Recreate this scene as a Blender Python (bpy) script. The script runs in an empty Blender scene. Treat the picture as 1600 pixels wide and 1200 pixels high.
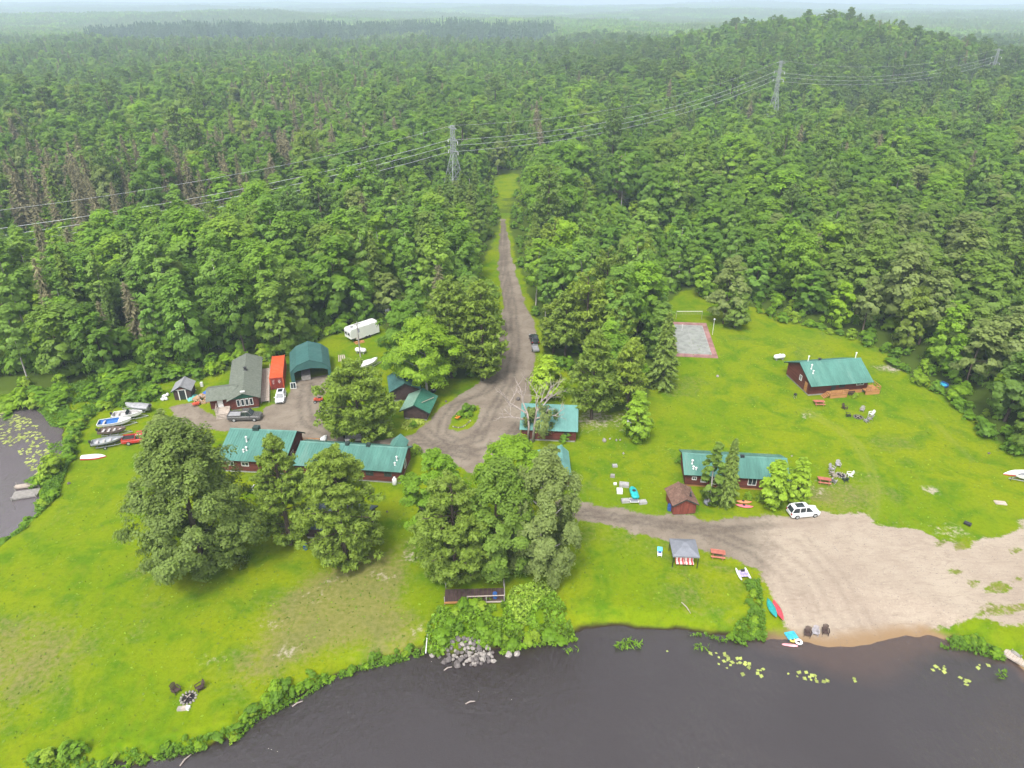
import bpy, math, random
import numpy as np
from math import radians as R, sin, cos, pi
from mathutils import Vector, Matrix

SC = bpy.context.scene
COL = SC.collection
# ------------------------------------------------------------------ camera, world, sun, exposure
FPX, PITCH, HCAM = 1111.0, R(28.2), 66.0
cam_data = bpy.data.cameras.new('camera')
cam = bpy.data.objects.new('camera', cam_data); COL.objects.link(cam)
cam.location = (0, 0, HCAM); cam.rotation_euler = (R(90) - PITCH, 0, 0)
cam_data.sensor_width = 36; cam_data.lens = 36 * FPX / 1600
cam_data.clip_start = 1; cam_data.clip_end = 30000
SC.camera = cam
SUN_EL, SUN_AZ = R(58), R(200)          # azimuth clockwise from +Y
W = bpy.data.worlds.new('World'); SC.world = W; W.use_nodes = True
wn = W.node_tree; wn.nodes.clear()
wo = wn.nodes.new('ShaderNodeOutputWorld'); wb = wn.nodes.new('ShaderNodeBackground')
sk = wn.nodes.new('ShaderNodeTexSky'); sk.sky_type = 'NISHITA'; sk.sun_disc = False
sk.sun_elevation = SUN_EL; sk.sun_rotation = SUN_AZ
sk.air_density = 1.0; sk.dust_density = 4.0; sk.ozone_density = 1.0
hs = wn.nodes.new('ShaderNodeHueSaturation'); hs.inputs['Saturation'].default_value = 0.12
wn.links.new(sk.outputs[0], hs.inputs['Color']); wn.links.new(hs.outputs[0], wb.inputs['Color'])
wb.inputs['Strength'].default_value = 0.15
wn.links.new(wb.outputs[0], wo.inputs['Surface'])
sd_ = bpy.data.lights.new('sun', 'SUN'); sd_.energy = 1.5; sd_.angle = R(12); sd_.color = (1, .97, .92)
sun = bpy.data.objects.new('sun', sd_); COL.objects.link(sun)
sun.rotation_euler = (R(90) - SUN_EL, 0, pi - SUN_AZ)
SC.view_settings.view_transform = 'Standard'; SC.view_settings.look = 'None'
SC.view_settings.gamma = 1; SC.view_settings.use_curve_mapping = False
SC.view_settings.exposure = 1.3
SC.cycles.max_bounces = 10; SC.cycles.diffuse_bounces = 6; SC.cycles.transparent_max_bounces = 8
SC.cycles.volume_bounces = 0
SC.cycles.use_denoising = True

rng = np.random.default_rng(7); random.seed(7)
ZW = -1.2                                # water level

# ------------------------------------------------------------------ measuring: photo point -> place on the ground
def G(px, py, z=0.0):
    dx = (px - 800) / FPX; dy = (600 - py) / FPX
    d = (dx, cos(PITCH) + dy * sin(PITCH), -sin(PITCH) + dy * cos(PITCH))
    t = (z - HCAM) / d[2]
    return (d[0] * t, d[1] * t)
def scr(x, y, z=0.0):
    zc = y * cos(PITCH) + (HCAM - z) * sin(PITCH); yc = y * sin(PITCH) - (HCAM - z) * cos(PITCH)
    return 800 + FPX * x / zc, 600 - FPX * yc / zc
def height_for(x, y, py, z0=0.0):        # height whose top reaches photo row py
    k = (600 - py) / FPX
    # (y sp - (H-z) cp) = k (y cp + (H-z) sp)
    h = (y * sin(PITCH) - k * y * cos(PITCH)) / (cos(PITCH) + k * sin(PITCH))
    return HCAM - h - z0
def mpp(px, py): 
    x, y = G(px, py); return (y * cos(PITCH) + HCAM * sin(PITCH)) / FPX

# ------------------------------------------------------------------ noise + polygons in numpy
def vnoise(x, y, s, seed=0):
    x = np.asarray(x, float) * s; y = np.asarray(y, float) * s
    xi = np.floor(x).astype(np.int64); yi = np.floor(y).astype(np.int64); fx = x - xi; fy = y - yi
    fx = fx * fx * (3 - 2 * fx); fy = fy * fy * (3 - 2 * fy)
    def h(a, b):
        n = (a * 374761393 + b * 668265263 + seed * 974711) & 0x7fffffff
        n = ((n ^ (n >> 13)) * 1274126177) & 0x7fffffff
        return ((n ^ (n >> 16)) & 0xffff) / 65535.0
    a = h(xi, yi) * (1 - fx) + h(xi + 1, yi) * fx; b = h(xi, yi + 1) * (1 - fx) + h(xi + 1, yi + 1) * fx
    return a * (1 - fy) + b * fy
def fbm(x, y, s, seed=0, o=4):
    return sum(vnoise(x, y, s * 2 ** k, seed + k * 17) * .5 ** k for k in range(o)) / sum(.5 ** k for k in range(o))
def sdist(x, y, poly):                   # signed distance, positive inside
    x = np.asarray(x, float); y = np.asarray(y, float)
    d = np.full(x.shape, 1e18); ins = np.zeros(x.shape, bool)
    n = len(poly)
    for i in range(n):
        ax, ay = poly[i]; bx, by = poly[(i + 1) % n]
        ex, ey = bx - ax, by - ay
        t = np.clip(((x - ax) * ex + (y - ay) * ey) / (ex * ex + ey * ey + 1e-12), 0, 1)
        d = np.minimum(d, (x - ax - t * ex) ** 2 + (y - ay - t * ey) ** 2)
        if ay != by:
            c = ((ay > y) != (by > y)) & (x < (bx - ax) * (y - ay) / (by - ay) + ax); ins ^= c
    return np.where(ins, 1, -1) * np.sqrt(d)
def ldist(x, y, line):
    x = np.asarray(x, float); y = np.asarray(y, float); d = np.full(x.shape, 1e18)
    for (ax, ay), (bx, by) in zip(line[:-1], line[1:]):
        ex, ey = bx - ax, by - ay
        t = np.clip(((x - ax) * ex + (y - ay) * ey) / (ex * ex + ey * ey + 1e-12), 0, 1)
        d = np.minimum(d, (x - ax - t * ex) ** 2 + (y - ay - t * ey) ** 2)
    return np.sqrt(d)
def smooth(a, b, x):
    t = np.clip((x - a) / (b - a), 0, 1); return t * t * (3 - 2 * t)
def PG(pts, z=0.0): return [G(a, b, z) for a, b in pts]

# ------------------------------------------------------------------ plan of the place
SHORE = [(-200,1300),(60,1225),(150,1205),(230,1190),(300,1175),(370,1155),(400,1125),(440,1105),(470,1090),(495,1075),(520,1062),(560,1047),(610,1035),(650,1025),(668,1022),(700,1030),(740,1033),(790,1022),(830,1012),(880,1005),(905,1000),(915,987),(950,982),(1010,982),(1060,987),(1100,993),(1140,1003),(1180,1007),(1230,1012),(1260,1020),(1300,1030),(1345,1030),(1385,1022),(1425,1012),(1460,1004),(1480,1012),(1510,1015),(1545,1025),(1575,1032),(1600,1050),(1680,1110),(1800,1140)]
RIVER = PG(SHORE, ZW); RIVER = [(-130, RIVER[0][1])] + RIVER + [(220, 52), (220, -80), (-130, -80)]
POND = PG([(-60,905),(0,857),(40,827),(62,797),(58,772),(75,747),(87,732),(96,700),(99,668),(78,664),(66,645),(55,636),(20,630),(0,626),(-60,622),(-200,622)], ZW) + [(-190, 110), (-190, 60)]
ROAD = PG([(782,342),(789,342),(796,378),(804,420),(819,470),(833,500),(839,540),(834,580),(829,620),(817,650),(813,676),(800,700),(780,715),(760,735),(735,740),(700,722),(660,708),(640,697),(600,697),(470,706),(420,684),(362,676),(300,668),(272,655),(268,636),(300,628),(338,652),(350,642),(412,648),(416,636),(440,630),(455,612),(458,596),(515,585),(522,600),(500,625),(500,650),(520,680),(580,690),(625,684),(650,676),(668,658),(685,640),(708,622),(745,600),(766,575),(779,545),(783,510),(786,480),(784,450),(778,420),(780,375)])
PATH = PG([(895,783),(930,787),(985,796),(1040,806),(1100,813),(1160,811),(1225,808),(1280,803),(1320,797),(1345,803),(1375,824),(1405,836),(1440,838),(1470,846),(1500,848),(1540,838),(1570,845),(1600,815),(1720,790),(1720,970),(1600,988),(1560,985),(1500,984),(1468,994),(1458,1012),(1400,1040),(1300,1045),(1262,1020),(1250,1003),(1236,985),(1226,960),(1213,935),(1205,915),(1190,895),(1165,880),(1130,868),(1080,850),(1020,835),(960,822),(905,812),(870,805),(870,780)])
ISLAND = PG([(698,670),(703,650),(720,636),(744,631),(753,638),(751,655),(737,669),(715,677)])
COURT = [G(1055.5,505), G(1103.5,505), G(1122.5,560)]
CLEAR = PG([(-60,625),(0,622),(60,618),(130,598),(200,606),(250,598),(330,590),(372,574),(430,566),(485,542),(535,520),(590,510),(648,556),(690,592),(740,592),(768,560),(776,505),(750,455),(750,425),(780,362),(784,345),(780,306),(771,298),(771,276),(806,270),(808,298),(798,306),(794,345),(797,362),(805,400),(826,470),(842,520),(848,560),(900,600),(950,650),(1000,640),(1050,560),(1046,500),(1046,476),(1064,456),(1084,452),(1100,474),(1190,484),(1232,502),(1300,517),(1380,548),(1400,572),(1450,602),(1482,622),(1522,662),(1562,692),(1602,718),(1720,800),(1900,1000),(1800,1300),(-400,1300),(-300,700)])
DRY = PG([(420,1010),(400,960),(480,900),(560,870),(620,840),(660,850),(658,980),(640,1010),(560,1030),(480,1060),(400,1050)])
RUTS = [PG(p) for p in ([(786,345),(788,420),(800,480),(805,540),(795,600),(770,640),(745,690),(700,705)],[(784,345),(784,420),(793,480),(796,540),(783,590),(755,615),(715,630),(695,655),(690,680),(712,690),(745,680),(768,650)],[(640,690),(690,695),(740,705),(790,690),(812,660)],[(880,795),(960,808),(1040,820),(1120,835),(1180,860),(1230,900),(1260,960)],[(900,800),(980,810),(1060,820),(1130,828),(1220,820),(1300,815)],[(1200,850),(1260,900),(1290,950),(1340,990)],[(1250,840),(1310,900),(1350,960),(1390,1000)],[(480,600),(475,630),(480,660),(540,690)],[(660,672),(700,705),(740,715)])]
TYRE = [PG(p) for p in ([(1250,640),(1300,668),(1335,695),(1355,730),(1366,770),(1358,810)],[(1258,638),(1308,666),(1344,694),(1364,730),(1375,770),(1368,812)],[(1440,640),(1480,680),(1520,720)],[(640,840),(600,870),(560,890)])]

def gauss(x, y, cx, cy, sx, sy): return np.exp(-.5 * (((x - cx) / sx) ** 2 + ((y - cy) / sy) ** 2))
BEACH_C = G(1350, 1015, ZW)
def terrain(x, y):
    x = np.asarray(x, float); y = np.asarray(y, float)
    z = 35 * gauss(x, y, 285, 755, 88, 135) + 8 * gauss(x, y, 215, 590, 125, 130) * smooth(330, 520, y)
    far = smooth(900, 2600, y)
    z = z + far * (fbm(x, y, 1 / 900., 3) - .42) * 70 + smooth(2500, 7000, y) * (40 * fbm(x, y, 1 / 1700., 9) + 14) + smooth(280, 480, y) * (fbm(x, y, 1 / 130., 5, 3) - .5) * 16
    z = np.where(y > 200, np.maximum(z, -.05 * z), z)
    near = (y < 140)
    if near.any():
        wr = sdist(x[near], y[near], RIVER); wp = sdist(x[near], y[near], POND)
        bw = np.exp(-.5 * (((x[near] - BEACH_C[0]) / 9.) ** 2 + ((y[near] - BEACH_C[1]) / 14.) ** 2))
        sd = -np.maximum(wr, wp)                                       # positive on land
        sd = sd + (vnoise(x[near], y[near], .8, 2) - .5) * .9 * smooth(6, 0, np.abs(sd))
        w = 1.6 + 11 * bw + 4.5 * gauss(x[near], y[near], -1, 61, 8, 6)
        zl = -1.28 * (1 - smooth(0, 1, sd / w)); slope = .45 - .38 * bw
        zz = np.where(sd > 0, zl, -1.28 - np.minimum(2.2, -sd * slope))
        z[near] = z[near] + zz
    return z
def tz(x, y): return float(terrain(np.array([x]), np.array([y]))[0])

# ------------------------------------------------------------------ materials
def clamp01(v): return max(0., min(1., v))
class NT:
    def __init__(s, name):
        s.m = bpy.data.materials.new(name); s.m.use_nodes = True; s.t = s.m.node_tree; s.t.nodes.clear()
        s.out = s.t.nodes.new('ShaderNodeOutputMaterial')
    def n(s, typ, **kw):
        nd = s.t.nodes.new(typ)
        for k, v in kw.items(): setattr(nd, k, v)
        return nd
    def put(s, sock, v):
        if hasattr(v, 'is_output') or isinstance(v, bpy.types.NodeSocket): s.t.links.new(v, sock)
        elif isinstance(v, (tuple, list)) and len(v) == 3 and sock.type == 'RGBA': sock.default_value = (*v, 1)
        else: sock.default_value = v
    def pos(s): return s.n('ShaderNodeNewGeometry').outputs['Position']
    def obj(s): return s.n('ShaderNodeTexCoord').outputs['Object']
    def map(s, v, sc):
        nd = s.n('ShaderNodeMapping'); s.put(nd.inputs['Vector'], v); nd.inputs['Scale'].default_value = sc; return nd.outputs[0]
    def noise(s, v, sc, det=3, rough=.55, dist=0):
        nd = s.n('ShaderNodeTexNoise'); s.put(nd.inputs['Vector'], v); nd.inputs['Scale'].default_value = sc
        nd.inputs['Detail'].default_value = det; nd.inputs['Roughness'].default_value = rough; nd.inputs['Distortion'].default_value = dist
        return nd.outputs['Fac']
    def math(s, op, a, b=0., c=0., cl=False):
        nd = s.n('ShaderNodeMath', operation=op, use_clamp=cl); s.put(nd.inputs[0], a); s.put(nd.inputs[1], b); s.put(nd.inputs[2], c); return nd.outputs[0]
    def rng(s, v, a, b, c=0., d=1.):
        nd = s.n('ShaderNodeMapRange', interpolation_type='SMOOTHSTEP'); s.put(nd.inputs[0], v)
        for i, q in enumerate((a, b, c, d)): nd.inputs[i + 1].default_value = q
        return nd.outputs[0]
    def mix(s, f, a, b, mode='MIX'):
        nd = s.n('ShaderNodeMix', data_type='RGBA', blend_type=mode); s.put(nd.inputs[0], f); s.put(nd.inputs[6], a); s.put(nd.inputs[7], b); return nd.outputs[2]
    def ramp(s, f, stops):
        nd = s.n('ShaderNodeValToRGB'); s.put(nd.inputs[0], f); e = nd.color_ramp.elements
        while len(e) < len(stops): e.new(.5)
        for el, (p, c) in zip(e, stops): el.position = p; el.color = (*c, 1)
        return nd.outputs[0]
    def attr(s, name, typ='GEOMETRY'):
        return s.n('ShaderNodeAttribute', attribute_name=name, attribute_type=typ)
    def bump(s, h, st, dist=.05):
        nd = s.n('ShaderNodeBump'); s.put(nd.inputs['Height'], h); nd.inputs['Strength'].default_value = st; nd.inputs['Distance'].default_value = dist; return nd.outputs[0]
    def bsdf(s, col, rough=.7, metal=0., spec=.3, normal=None, surf=True, coat=0.):
        b = s.n('ShaderNodeBsdfPrincipled'); s.put(b.inputs['Base Color'], col); s.put(b.inputs['Roughness'], rough)
        b.inputs['Metallic'].default_value = metal; b.inputs['Specular IOR Level'].default_value = spec; b.inputs['Coat Weight'].default_value = coat
        if normal is not None: s.put(b.inputs['Normal'], normal)
        if surf: s.t.links.new(b.outputs[0], s.out.inputs['Surface'])
        return b
MATS = {}
def simple(name, col, rough=.6, metal=0., spec=.3, vary=.25, sc=3., dirt=None, coat=0., stretch=(1, 1, 1), bump=0.):
    if name in MATS: return MATS[name]
    k = NT(name); o = k.map(k.obj(), stretch); col = tuple(v * .82 for v in col); dirt = tuple(v * .82 for v in dirt) if dirt else None
    f = k.noise(o, sc, 4); f2 = k.noise(o, sc * 7, 3)
    c0 = tuple(v * (1 - vary) for v in col); c1 = tuple(min(1, v * (1 + vary * .7)) for v in col)
    c = k.mix(k.rng(f, .3, .7), c0, c1); c = k.mix(k.rng(f2, .35, .75, 0, .35), c, tuple(v * .7 for v in col))
    if dirt: c = k.mix(k.rng(k.noise(o, sc * .5, 5, .65), .52, .75, 0, .6), c, dirt)
    k.bsdf(c, k.rng(f2, .2, .8, max(.02, rough - .1), min(1, rough + .1)), metal, spec, k.bump(f2, bump, .02) if bump else None, coat=coat)
    MATS[name] = k.m; return k.m
M = {}
M['teal_roof'] = simple('teal_roof', (.078, .205, .168), .5, 0, .3, .22, .5, (.15, .21, .175), stretch=(1.5, .3, 1))
M['teal_light'] = simple('teal_light_roof', (.13, .3, .27), .5, 0, .3, .15, .5, (.2, .3, .26), stretch=(1, .35, 1))
M['green_roof'] = simple('green_roof', (.035, .15, .1), .5, 0, .35, .15, .5, (.09, .16, .12))
M['green_pale'] = simple('green_pale_roof', (.2, .33, .26), .5, 0, .3, .15, .5)
M['shingle_grey'] = simple('shingle_grey_green', (.15, .165, .135), .9, 0, .1, .2, 2.5, (.1, .12, .09), bump=.3)
M['shingle_blue'] = simple('shingle_blue_grey', (.1, .125, .14), .9, 0, .1, .3, 1.5, (.07, .08, .08), bump=.3)
M['shingle_brown'] = simple('shingle_brown', (.17, .1, .075), .9, 0, .1, .3, 2.5, (.22, .17, .13), bump=.3)
M['shed_roof'] = simple('shed_roof_grey', (.26, .26, .27), .8, 0, .1, .12, 2.)
M['log_red'] = simple('log_red_brown', (.13, .036, .024), .75, 0, .2, .3, 1.2, (.08, .03, .022), stretch=(.3, .3, 3))
M['hut_red'] = simple('hut_red_board', (.2, .055, .035), .75, 0, .2, .25, 1.5, stretch=(3, 3, .3))
M['trim_white'] = simple('trim_white', (.72, .72, .7), .5, 0, .3, .08, 3.)
M['white_paint'] = simple('white_paint', (.74, .74, .73), .35, 0, .4, .06, 2., (.55, .54, .5))
M['glass'] = simple('window_glass', (.03, .04, .045), .08, 0, .6, .3, .8)
M['dark_trim'] = simple('dark_trim', (.03, .05, .045), .6)
M['orange_wood'] = simple('orange_cedar', (.45, .22, .085), .7, 0, .2, .2, 2., stretch=(.4, 3, 3))
M['pale_wood'] = simple('pale_wood', (.45, .38, .32), .8, 0, .15, .2, 2., (.3, .26, .22))
M['grey_wood'] = simple('grey_weathered_wood', (.3, .28, .26), .85, 0, .1, .25, 2., (.2, .18, .16))
M['dark_wood'] = simple('dark_brown_wood', (.07, .045, .04), .8, 0, .15, .3, 2.)
M['pink_wood'] = simple('faded_red_wood', (.42, .14, .1), .75, 0, .2, .2, 2., (.5, .25, .2))
M['concrete'] = simple('concrete', (.36, .35, .34), .9, 0, .1, .2, 2., (.28, .27, .25))
M['metal'] = simple('galvanized_metal', (.5, .52, .53), .45, .5, .5, .15, 2.)
M['tower_metal'] = simple('tower_steel', (.33, .35, .36), .5, .2, .5, .1, 1.)
M['dark_metal'] = simple('dark_metal', (.035, .035, .04), .5, .3, .5)
M['black_rubber'] = simple('black_rubber', (.02, .02, .02), .85)
M['orange_steel'] = simple('orange_steel', (.6, .095, .03), .55, 0, .3, .15, .6, (.45, .1, .05))
M['dark_red_steel'] = simple('dark_red_steel', (.26, .04, .03), .55, 0, .3, .2, 1., (.2, .07, .05))
M['garage_green'] = simple('garage_green_fabric', (.045, .125, .115), .6, 0, .25, .12, .4, (.08, .15, .14))
M['dark_inside'] = simple('dark_interior', (.03, .03, .03), .9)
M['car_white'] = simple('car_paint_white', (.78, .79, .8), .25, 0, .5, .03, 1., coat=.5)
M['car_grey'] = simple('car_paint_grey', (.12, .115, .11), .3, .3, .5, .1, 1., coat=.5)
M['car_black'] = simple('car_paint_black', (.02, .022, .026), .25, 0, .5, .1, 1., coat=.5)
M['car_red'] = simple('car_paint_red', (.5, .03, .02), .3, 0, .5, .1, 1., coat=.5)
M['car_silver'] = simple('car_paint_silver', (.5, .52, .52), .3, .4, .5, .05, 1., coat=.5)
M['red_light'] = simple('red_lens', (.4, .02, .02), .2)
M['clear_light'] = simple('clear_lens', (.7, .72, .74), .15)
M['alu'] = simple('boat_aluminium', (.45, .47, .49), .4, .5, .5, .15, 2.)
M['boat_cover'] = simple('boat_cover_grey', (.33, .33, .34), .8, 0, .15, .2, 1.5)
M['boat_white'] = simple('boat_gelcoat_white', (.75, .75, .74), .3, 0, .4, .06, 1.)
M['boat_black'] = simple('boat_black', (.03, .03, .035), .4)
M['boat_blue'] = simple('boat_blue', (.03, .14, .42), .7)
M['boat_red'] = simple('boat_red', (.5, .03, .035), .45)
M['boat_brown'] = simple('boat_brown_carpet', (.17, .13, .11), .9, 0, .1, .3, 4.)
M['seat_pale'] = simple('seat_vinyl', (.45, .43, .42), .6)
M['kayak_teal'] = simple('kayak_teal', (.02, .3, .29), .4)
M['kayak_red'] = simple('kayak_red', (.6, .06, .08), .4)
M['kayak_pink'] = simple('kayak_pink', (.75, .16, .2), .45)
M['kayak_orange'] = simple('kayak_orange', (.75, .25, .12), .45)
M['turq'] = simple('turquoise_plastic', (.02, .42, .42), .45)
M['sky_blue'] = simple('sky_blue_plastic', (.05, .4, .55), .45)
M['barrel_blue'] = simple('barrel_blue', (.03, .1, .3), .5)
M['lilac'] = simple('lilac_plastic', (.5, .42, .68), .5)
M['yellow'] = simple('yellow_plastic', (.75, .6, .12), .45)
M['pink'] = simple('pink_plastic', (.8, .35, .38), .45)
M['canopy_grey'] = simple('canopy_grey', (.2, .21, .24), .8, 0, .1, .1, 1.)
M['plum_seat'] = simple('plastic_grey_seat', (.33, .31, .33), .6)
M['firewood'] = simple('split_firewood', (.5, .32, .18), .9, 0, .1, .4, 4., (.55, .45, .33))
M['tarp_blue'] = simple('tarp_blue', (.04, .13, .42), .6)
M['tarp_teal'] = simple('tarp_teal', (.12, .42, .38), .6)
M['rock'] = simple('rock_grey', (.17, .15, .145), .9, 0, .1, .4, 1.7, (.25, .22, .21), bump=.4)
M['rock_pale'] = simple('rock_pale', (.33, .3, .275), .9, 0, .1, .25, 2., bump=.3)
M['ash'] = simple('ash_black', (.03, .025, .025), .95, 0, .05, .5, 5.)
M['court_red'] = simple('court_faded_red', (.3, .16, .15), .9, 0, .1, .3, .6, (.34, .27, .24))
M['court_grey'] = simple('court_grey', (.28, .29, .27), .9, 0, .1, .25, .7, (.2, .23, .18))
M['rv_white'] = simple('rv_white', (.76, .76, .75), .4, 0, .3, .05, .8)
M['rv_grey'] = simple('rv_trim_grey', (.3, .3, .31), .5)
M['mower_red'] = simple('mower_red', (.5, .08, .04), .45)
M['wire'] = simple('wire_aluminium', (.6, .62, .63), .5, .3)
M['flower'] = simple('flower_orange', (.75, .25, .03), .7)
M['bark_white'] = simple('bark_white', (.48, .45, .41), .85, 0, .1, .3, 4., (.12, .1, .09), stretch=(1, 1, .3))
M['bark_brown'] = simple('bark_brown', (.11, .085, .065), .95, 0, .05, .3, 4., stretch=(1, 1, .3), bump=.4)
M['bark_dead'] = simple('bark_dead_grey', (.34, .29, .26), .9, 0, .1, .25, 4., stretch=(1, 1, .3))
def striped(name, a, b, period):
    k = NT(name); o = k.obj(); sp = k.n('ShaderNodeSeparateXYZ'); k.put(sp.inputs[0], o)
    w = k.math('FRACT', k.math('MULTIPLY', sp.outputs[0], 1 / period)); c = k.mix(k.math('GREATER_THAN', w, .5), a, b)
    k.bsdf(c, .85); return k.m
M['stripe'] = striped('striped_cushion', (.7, .66, .62), (.55, .09, .09), .5)

def leafmat(name, stops, trans=.45, vary=.24, rough=.6):
    k = NT(name); stops = [(p, (c[0] * 2.1, c[1] * 1.72, c[2] * .8)) for p, c in stops]
    oi = k.n('ShaderNodeObjectInfo').outputs['Random']
    v = k.attr('var').outputs['Fac']
    c = k.ramp(oi, stops)
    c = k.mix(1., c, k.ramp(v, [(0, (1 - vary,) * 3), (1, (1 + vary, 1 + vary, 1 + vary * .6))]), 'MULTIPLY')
    b = k.bsdf(c, rough, 0, .25, surf=False)
    t = k.n('ShaderNodeBsdfTranslucent'); k.put(t.inputs['Color'], k.mix(1., c, (1.05, 1.15, .6), 'MULTIPLY'))
    mx = k.n('ShaderNodeMixShader'); mx.inputs[0].default_value = trans
    k.t.links.new(b.outputs[0], mx.inputs[1]); k.t.links.new(t.outputs[0], mx.inputs[2]); k.t.links.new(mx.outputs[0], k.out.inputs['Surface'])
    return k.m
L = {}
L['maple'] = leafmat('leaf_maple', [(0, (.05, .115, .025)), (.2, (.07, .155, .025)), (.42, (.095, .2, .028)), (.6, (.055, .13, .032)), (.76, (.09, .18, .03)), (.86, (.12, .23, .024)), (.92, (.08, .15, .05)), (1, (.095, .155, .05))])
L['aspen'] = leafmat('leaf_aspen', [(0, (.085, .17, .05)), (.3, (.07, .16, .045)), (.5, (.1, .19, .065)), (.75, (.06, .135, .045)), (.9, (.105, .21, .035)), (1, (.085, .15, .065))])
L['oak'] = leafmat('leaf_oak', [(0, (.06, .125, .04)), (.5, (.076, .148, .04)), (1, (.08, .145, .052))])
L['farcon'] = leafmat('needle_shaded_stand', [(0, (.022, .055, .04)), (1, (.03, .065, .045))], .1)  # dark conifers; shade on the stand's open edge is put into this colour
L['oldoak'] = leafmat('leaf_old_oak', [(0, (.07, .12, .055)), (1, (.07, .12, .055))], .4, .4)
L['greyleaf'] = leafmat('leaf_silver', [(0, (.085, .135, .085)), (.5, (.1, .155, .095)), (1, (.095, .15, .075))])
L['lime'] = leafmat('leaf_lime', [(0, (.1, .2, .024)), (1, (.115, .22, .028))])
L['pine'] = leafmat('needle_pine', [(0, (.085, .15, .035)), (.5, (.078, .138, .04)), (1, (.1, .165, .035))], .35)
L['wpine'] = leafmat('needle_white_pine', [(0, (.045, .1, .04)), (.5, (.06, .115, .04)), (1, (.04, .085, .035))], .25)
L['spruce'] = leafmat('needle_spruce', [(0, (.05, .1, .04)), (.5, (.065, .12, .035)), (1, (.075, .125, .055))], .25)
L['cedar'] = leafmat('leaf_cedar', [(0, (.085, .17, .02)), (1, (.11, .2, .022))], .2)
L['dead'] = leafmat('dead_twigs', [(0, (.085, .095, .115)), (.5, (.105, .115, .14)), (1, (.07, .085, .09))], .05, .25, .9)
L['bush'] = leafmat('leaf_bush', [(0, (.07, .16, .015)), (.4, (.055, .13, .022)), (.7, (.09, .19, .016)), (1, (.115, .2, .03))])
L['cover'] = leafmat('leaf_cover', [(0, (.062, .138, .014)), (1, (.062, .138, .014))], .3, .5)
L['tuft'] = leafmat('leaf_tuft', [(0, (.052, .1, .006)), (1, (.052, .1, .006))], .2, .5)
L['plume'] = leafmat('leaf_plume', [(0, (.11, .2, .045)), (1, (.11, .2, .045))], .25, .4)
L['hosta'] = leafmat('leaf_hosta', [(0, (.17, .25, .09)), (1, (.17, .25, .09))], .25, .3)
L['pad'] = leafmat('lily_pad', [(0, (.12, .17, .1)), (1, (.12, .17, .1))], .1, .5, .35)
L['straw'] = leafmat('plume_grass', [(0, (.42, .45, .2)), (1, (.42, .45, .2))], .25, .35)
# ------------------------------------------------------------------ mesh helpers
def fast_mesh(name, V, quads, mats=(), midx=None, var=None, cols=None, smooth_=False, tris=None):
    V = np.asarray(V, np.float32); me = bpy.data.meshes.new(name)
    quads = np.asarray(quads, np.int32).reshape(-1, 4); nq = len(quads)
    tris = np.zeros((0, 3), np.int32) if tris is None else np.asarray(tris, np.int32).reshape(-1, 3); nt = len(tris)
    me.vertices.add(len(V)); me.vertices.foreach_set('co', V.ravel())
    me.loops.add(nq * 4 + nt * 3); me.loops.foreach_set('vertex_index', np.concatenate([quads.ravel(), tris.ravel()]))
    me.polygons.add(nq + nt)
    me.polygons.foreach_set('loop_start', np.concatenate([np.arange(nq) * 4, nq * 4 + np.arange(nt) * 3]).astype(np.int32))
    me.polygons.foreach_set('loop_total', np.concatenate([np.full(nq, 4), np.full(nt, 3)]).astype(np.int32))
    for m in mats: me.materials.append(m)
    if midx is not None: me.polygons.foreach_set('material_index', np.asarray(midx, np.int32))
    if smooth_: me.polygons.foreach_set('use_smooth', np.ones(nq + nt, bool))
    me.update(calc_edges=True)
    if var is not None:
        a = me.attributes.new('var', 'FLOAT', 'FACE'); a.data.foreach_set('value', np.asarray(var, np.float32))
    for k, c in (cols or {}).items():
        a = me.attributes.new(k, 'FLOAT_COLOR', 'POINT'); a.data.foreach_set('color', np.asarray(c, np.float32).ravel())
    return me
def link(name, me, parent=None, loc=None, rz=None, sc=None, kind=None):
    o = bpy.data.objects.new(name, me); COL.objects.link(o)
    if parent is not None: o.parent = parent
    if loc is not None: o.location = loc
    if rz is not None: o.rotation_euler = (0, 0, rz)
    if sc is not None: o.scale = sc
    if kind: o['kind'] = kind
    return o
def tag(o, label=None, cat=None, group=None, kind=None):
    if label: o['label'] = label
    if cat: o['category'] = cat
    if group: o['group'] = group
    if kind: o['kind'] = kind
    return o
def thing(name, label, cat, loc, rz=0., group=None):
    o = bpy.data.objects.new(name, None); COL.objects.link(o); o.empty_display_size = .3
    o.location = loc; o.rotation_euler = (0, 0, rz)
    return tag(o, label, cat, group)
def copy_tree(o, parent=None):
    c = o.copy(); COL.objects.link(c)
    if parent is not None: c.parent = parent; c.matrix_parent_inverse = o.matrix_parent_inverse
    for ch in list(o.children): copy_tree(ch, c)
    return c
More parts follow.
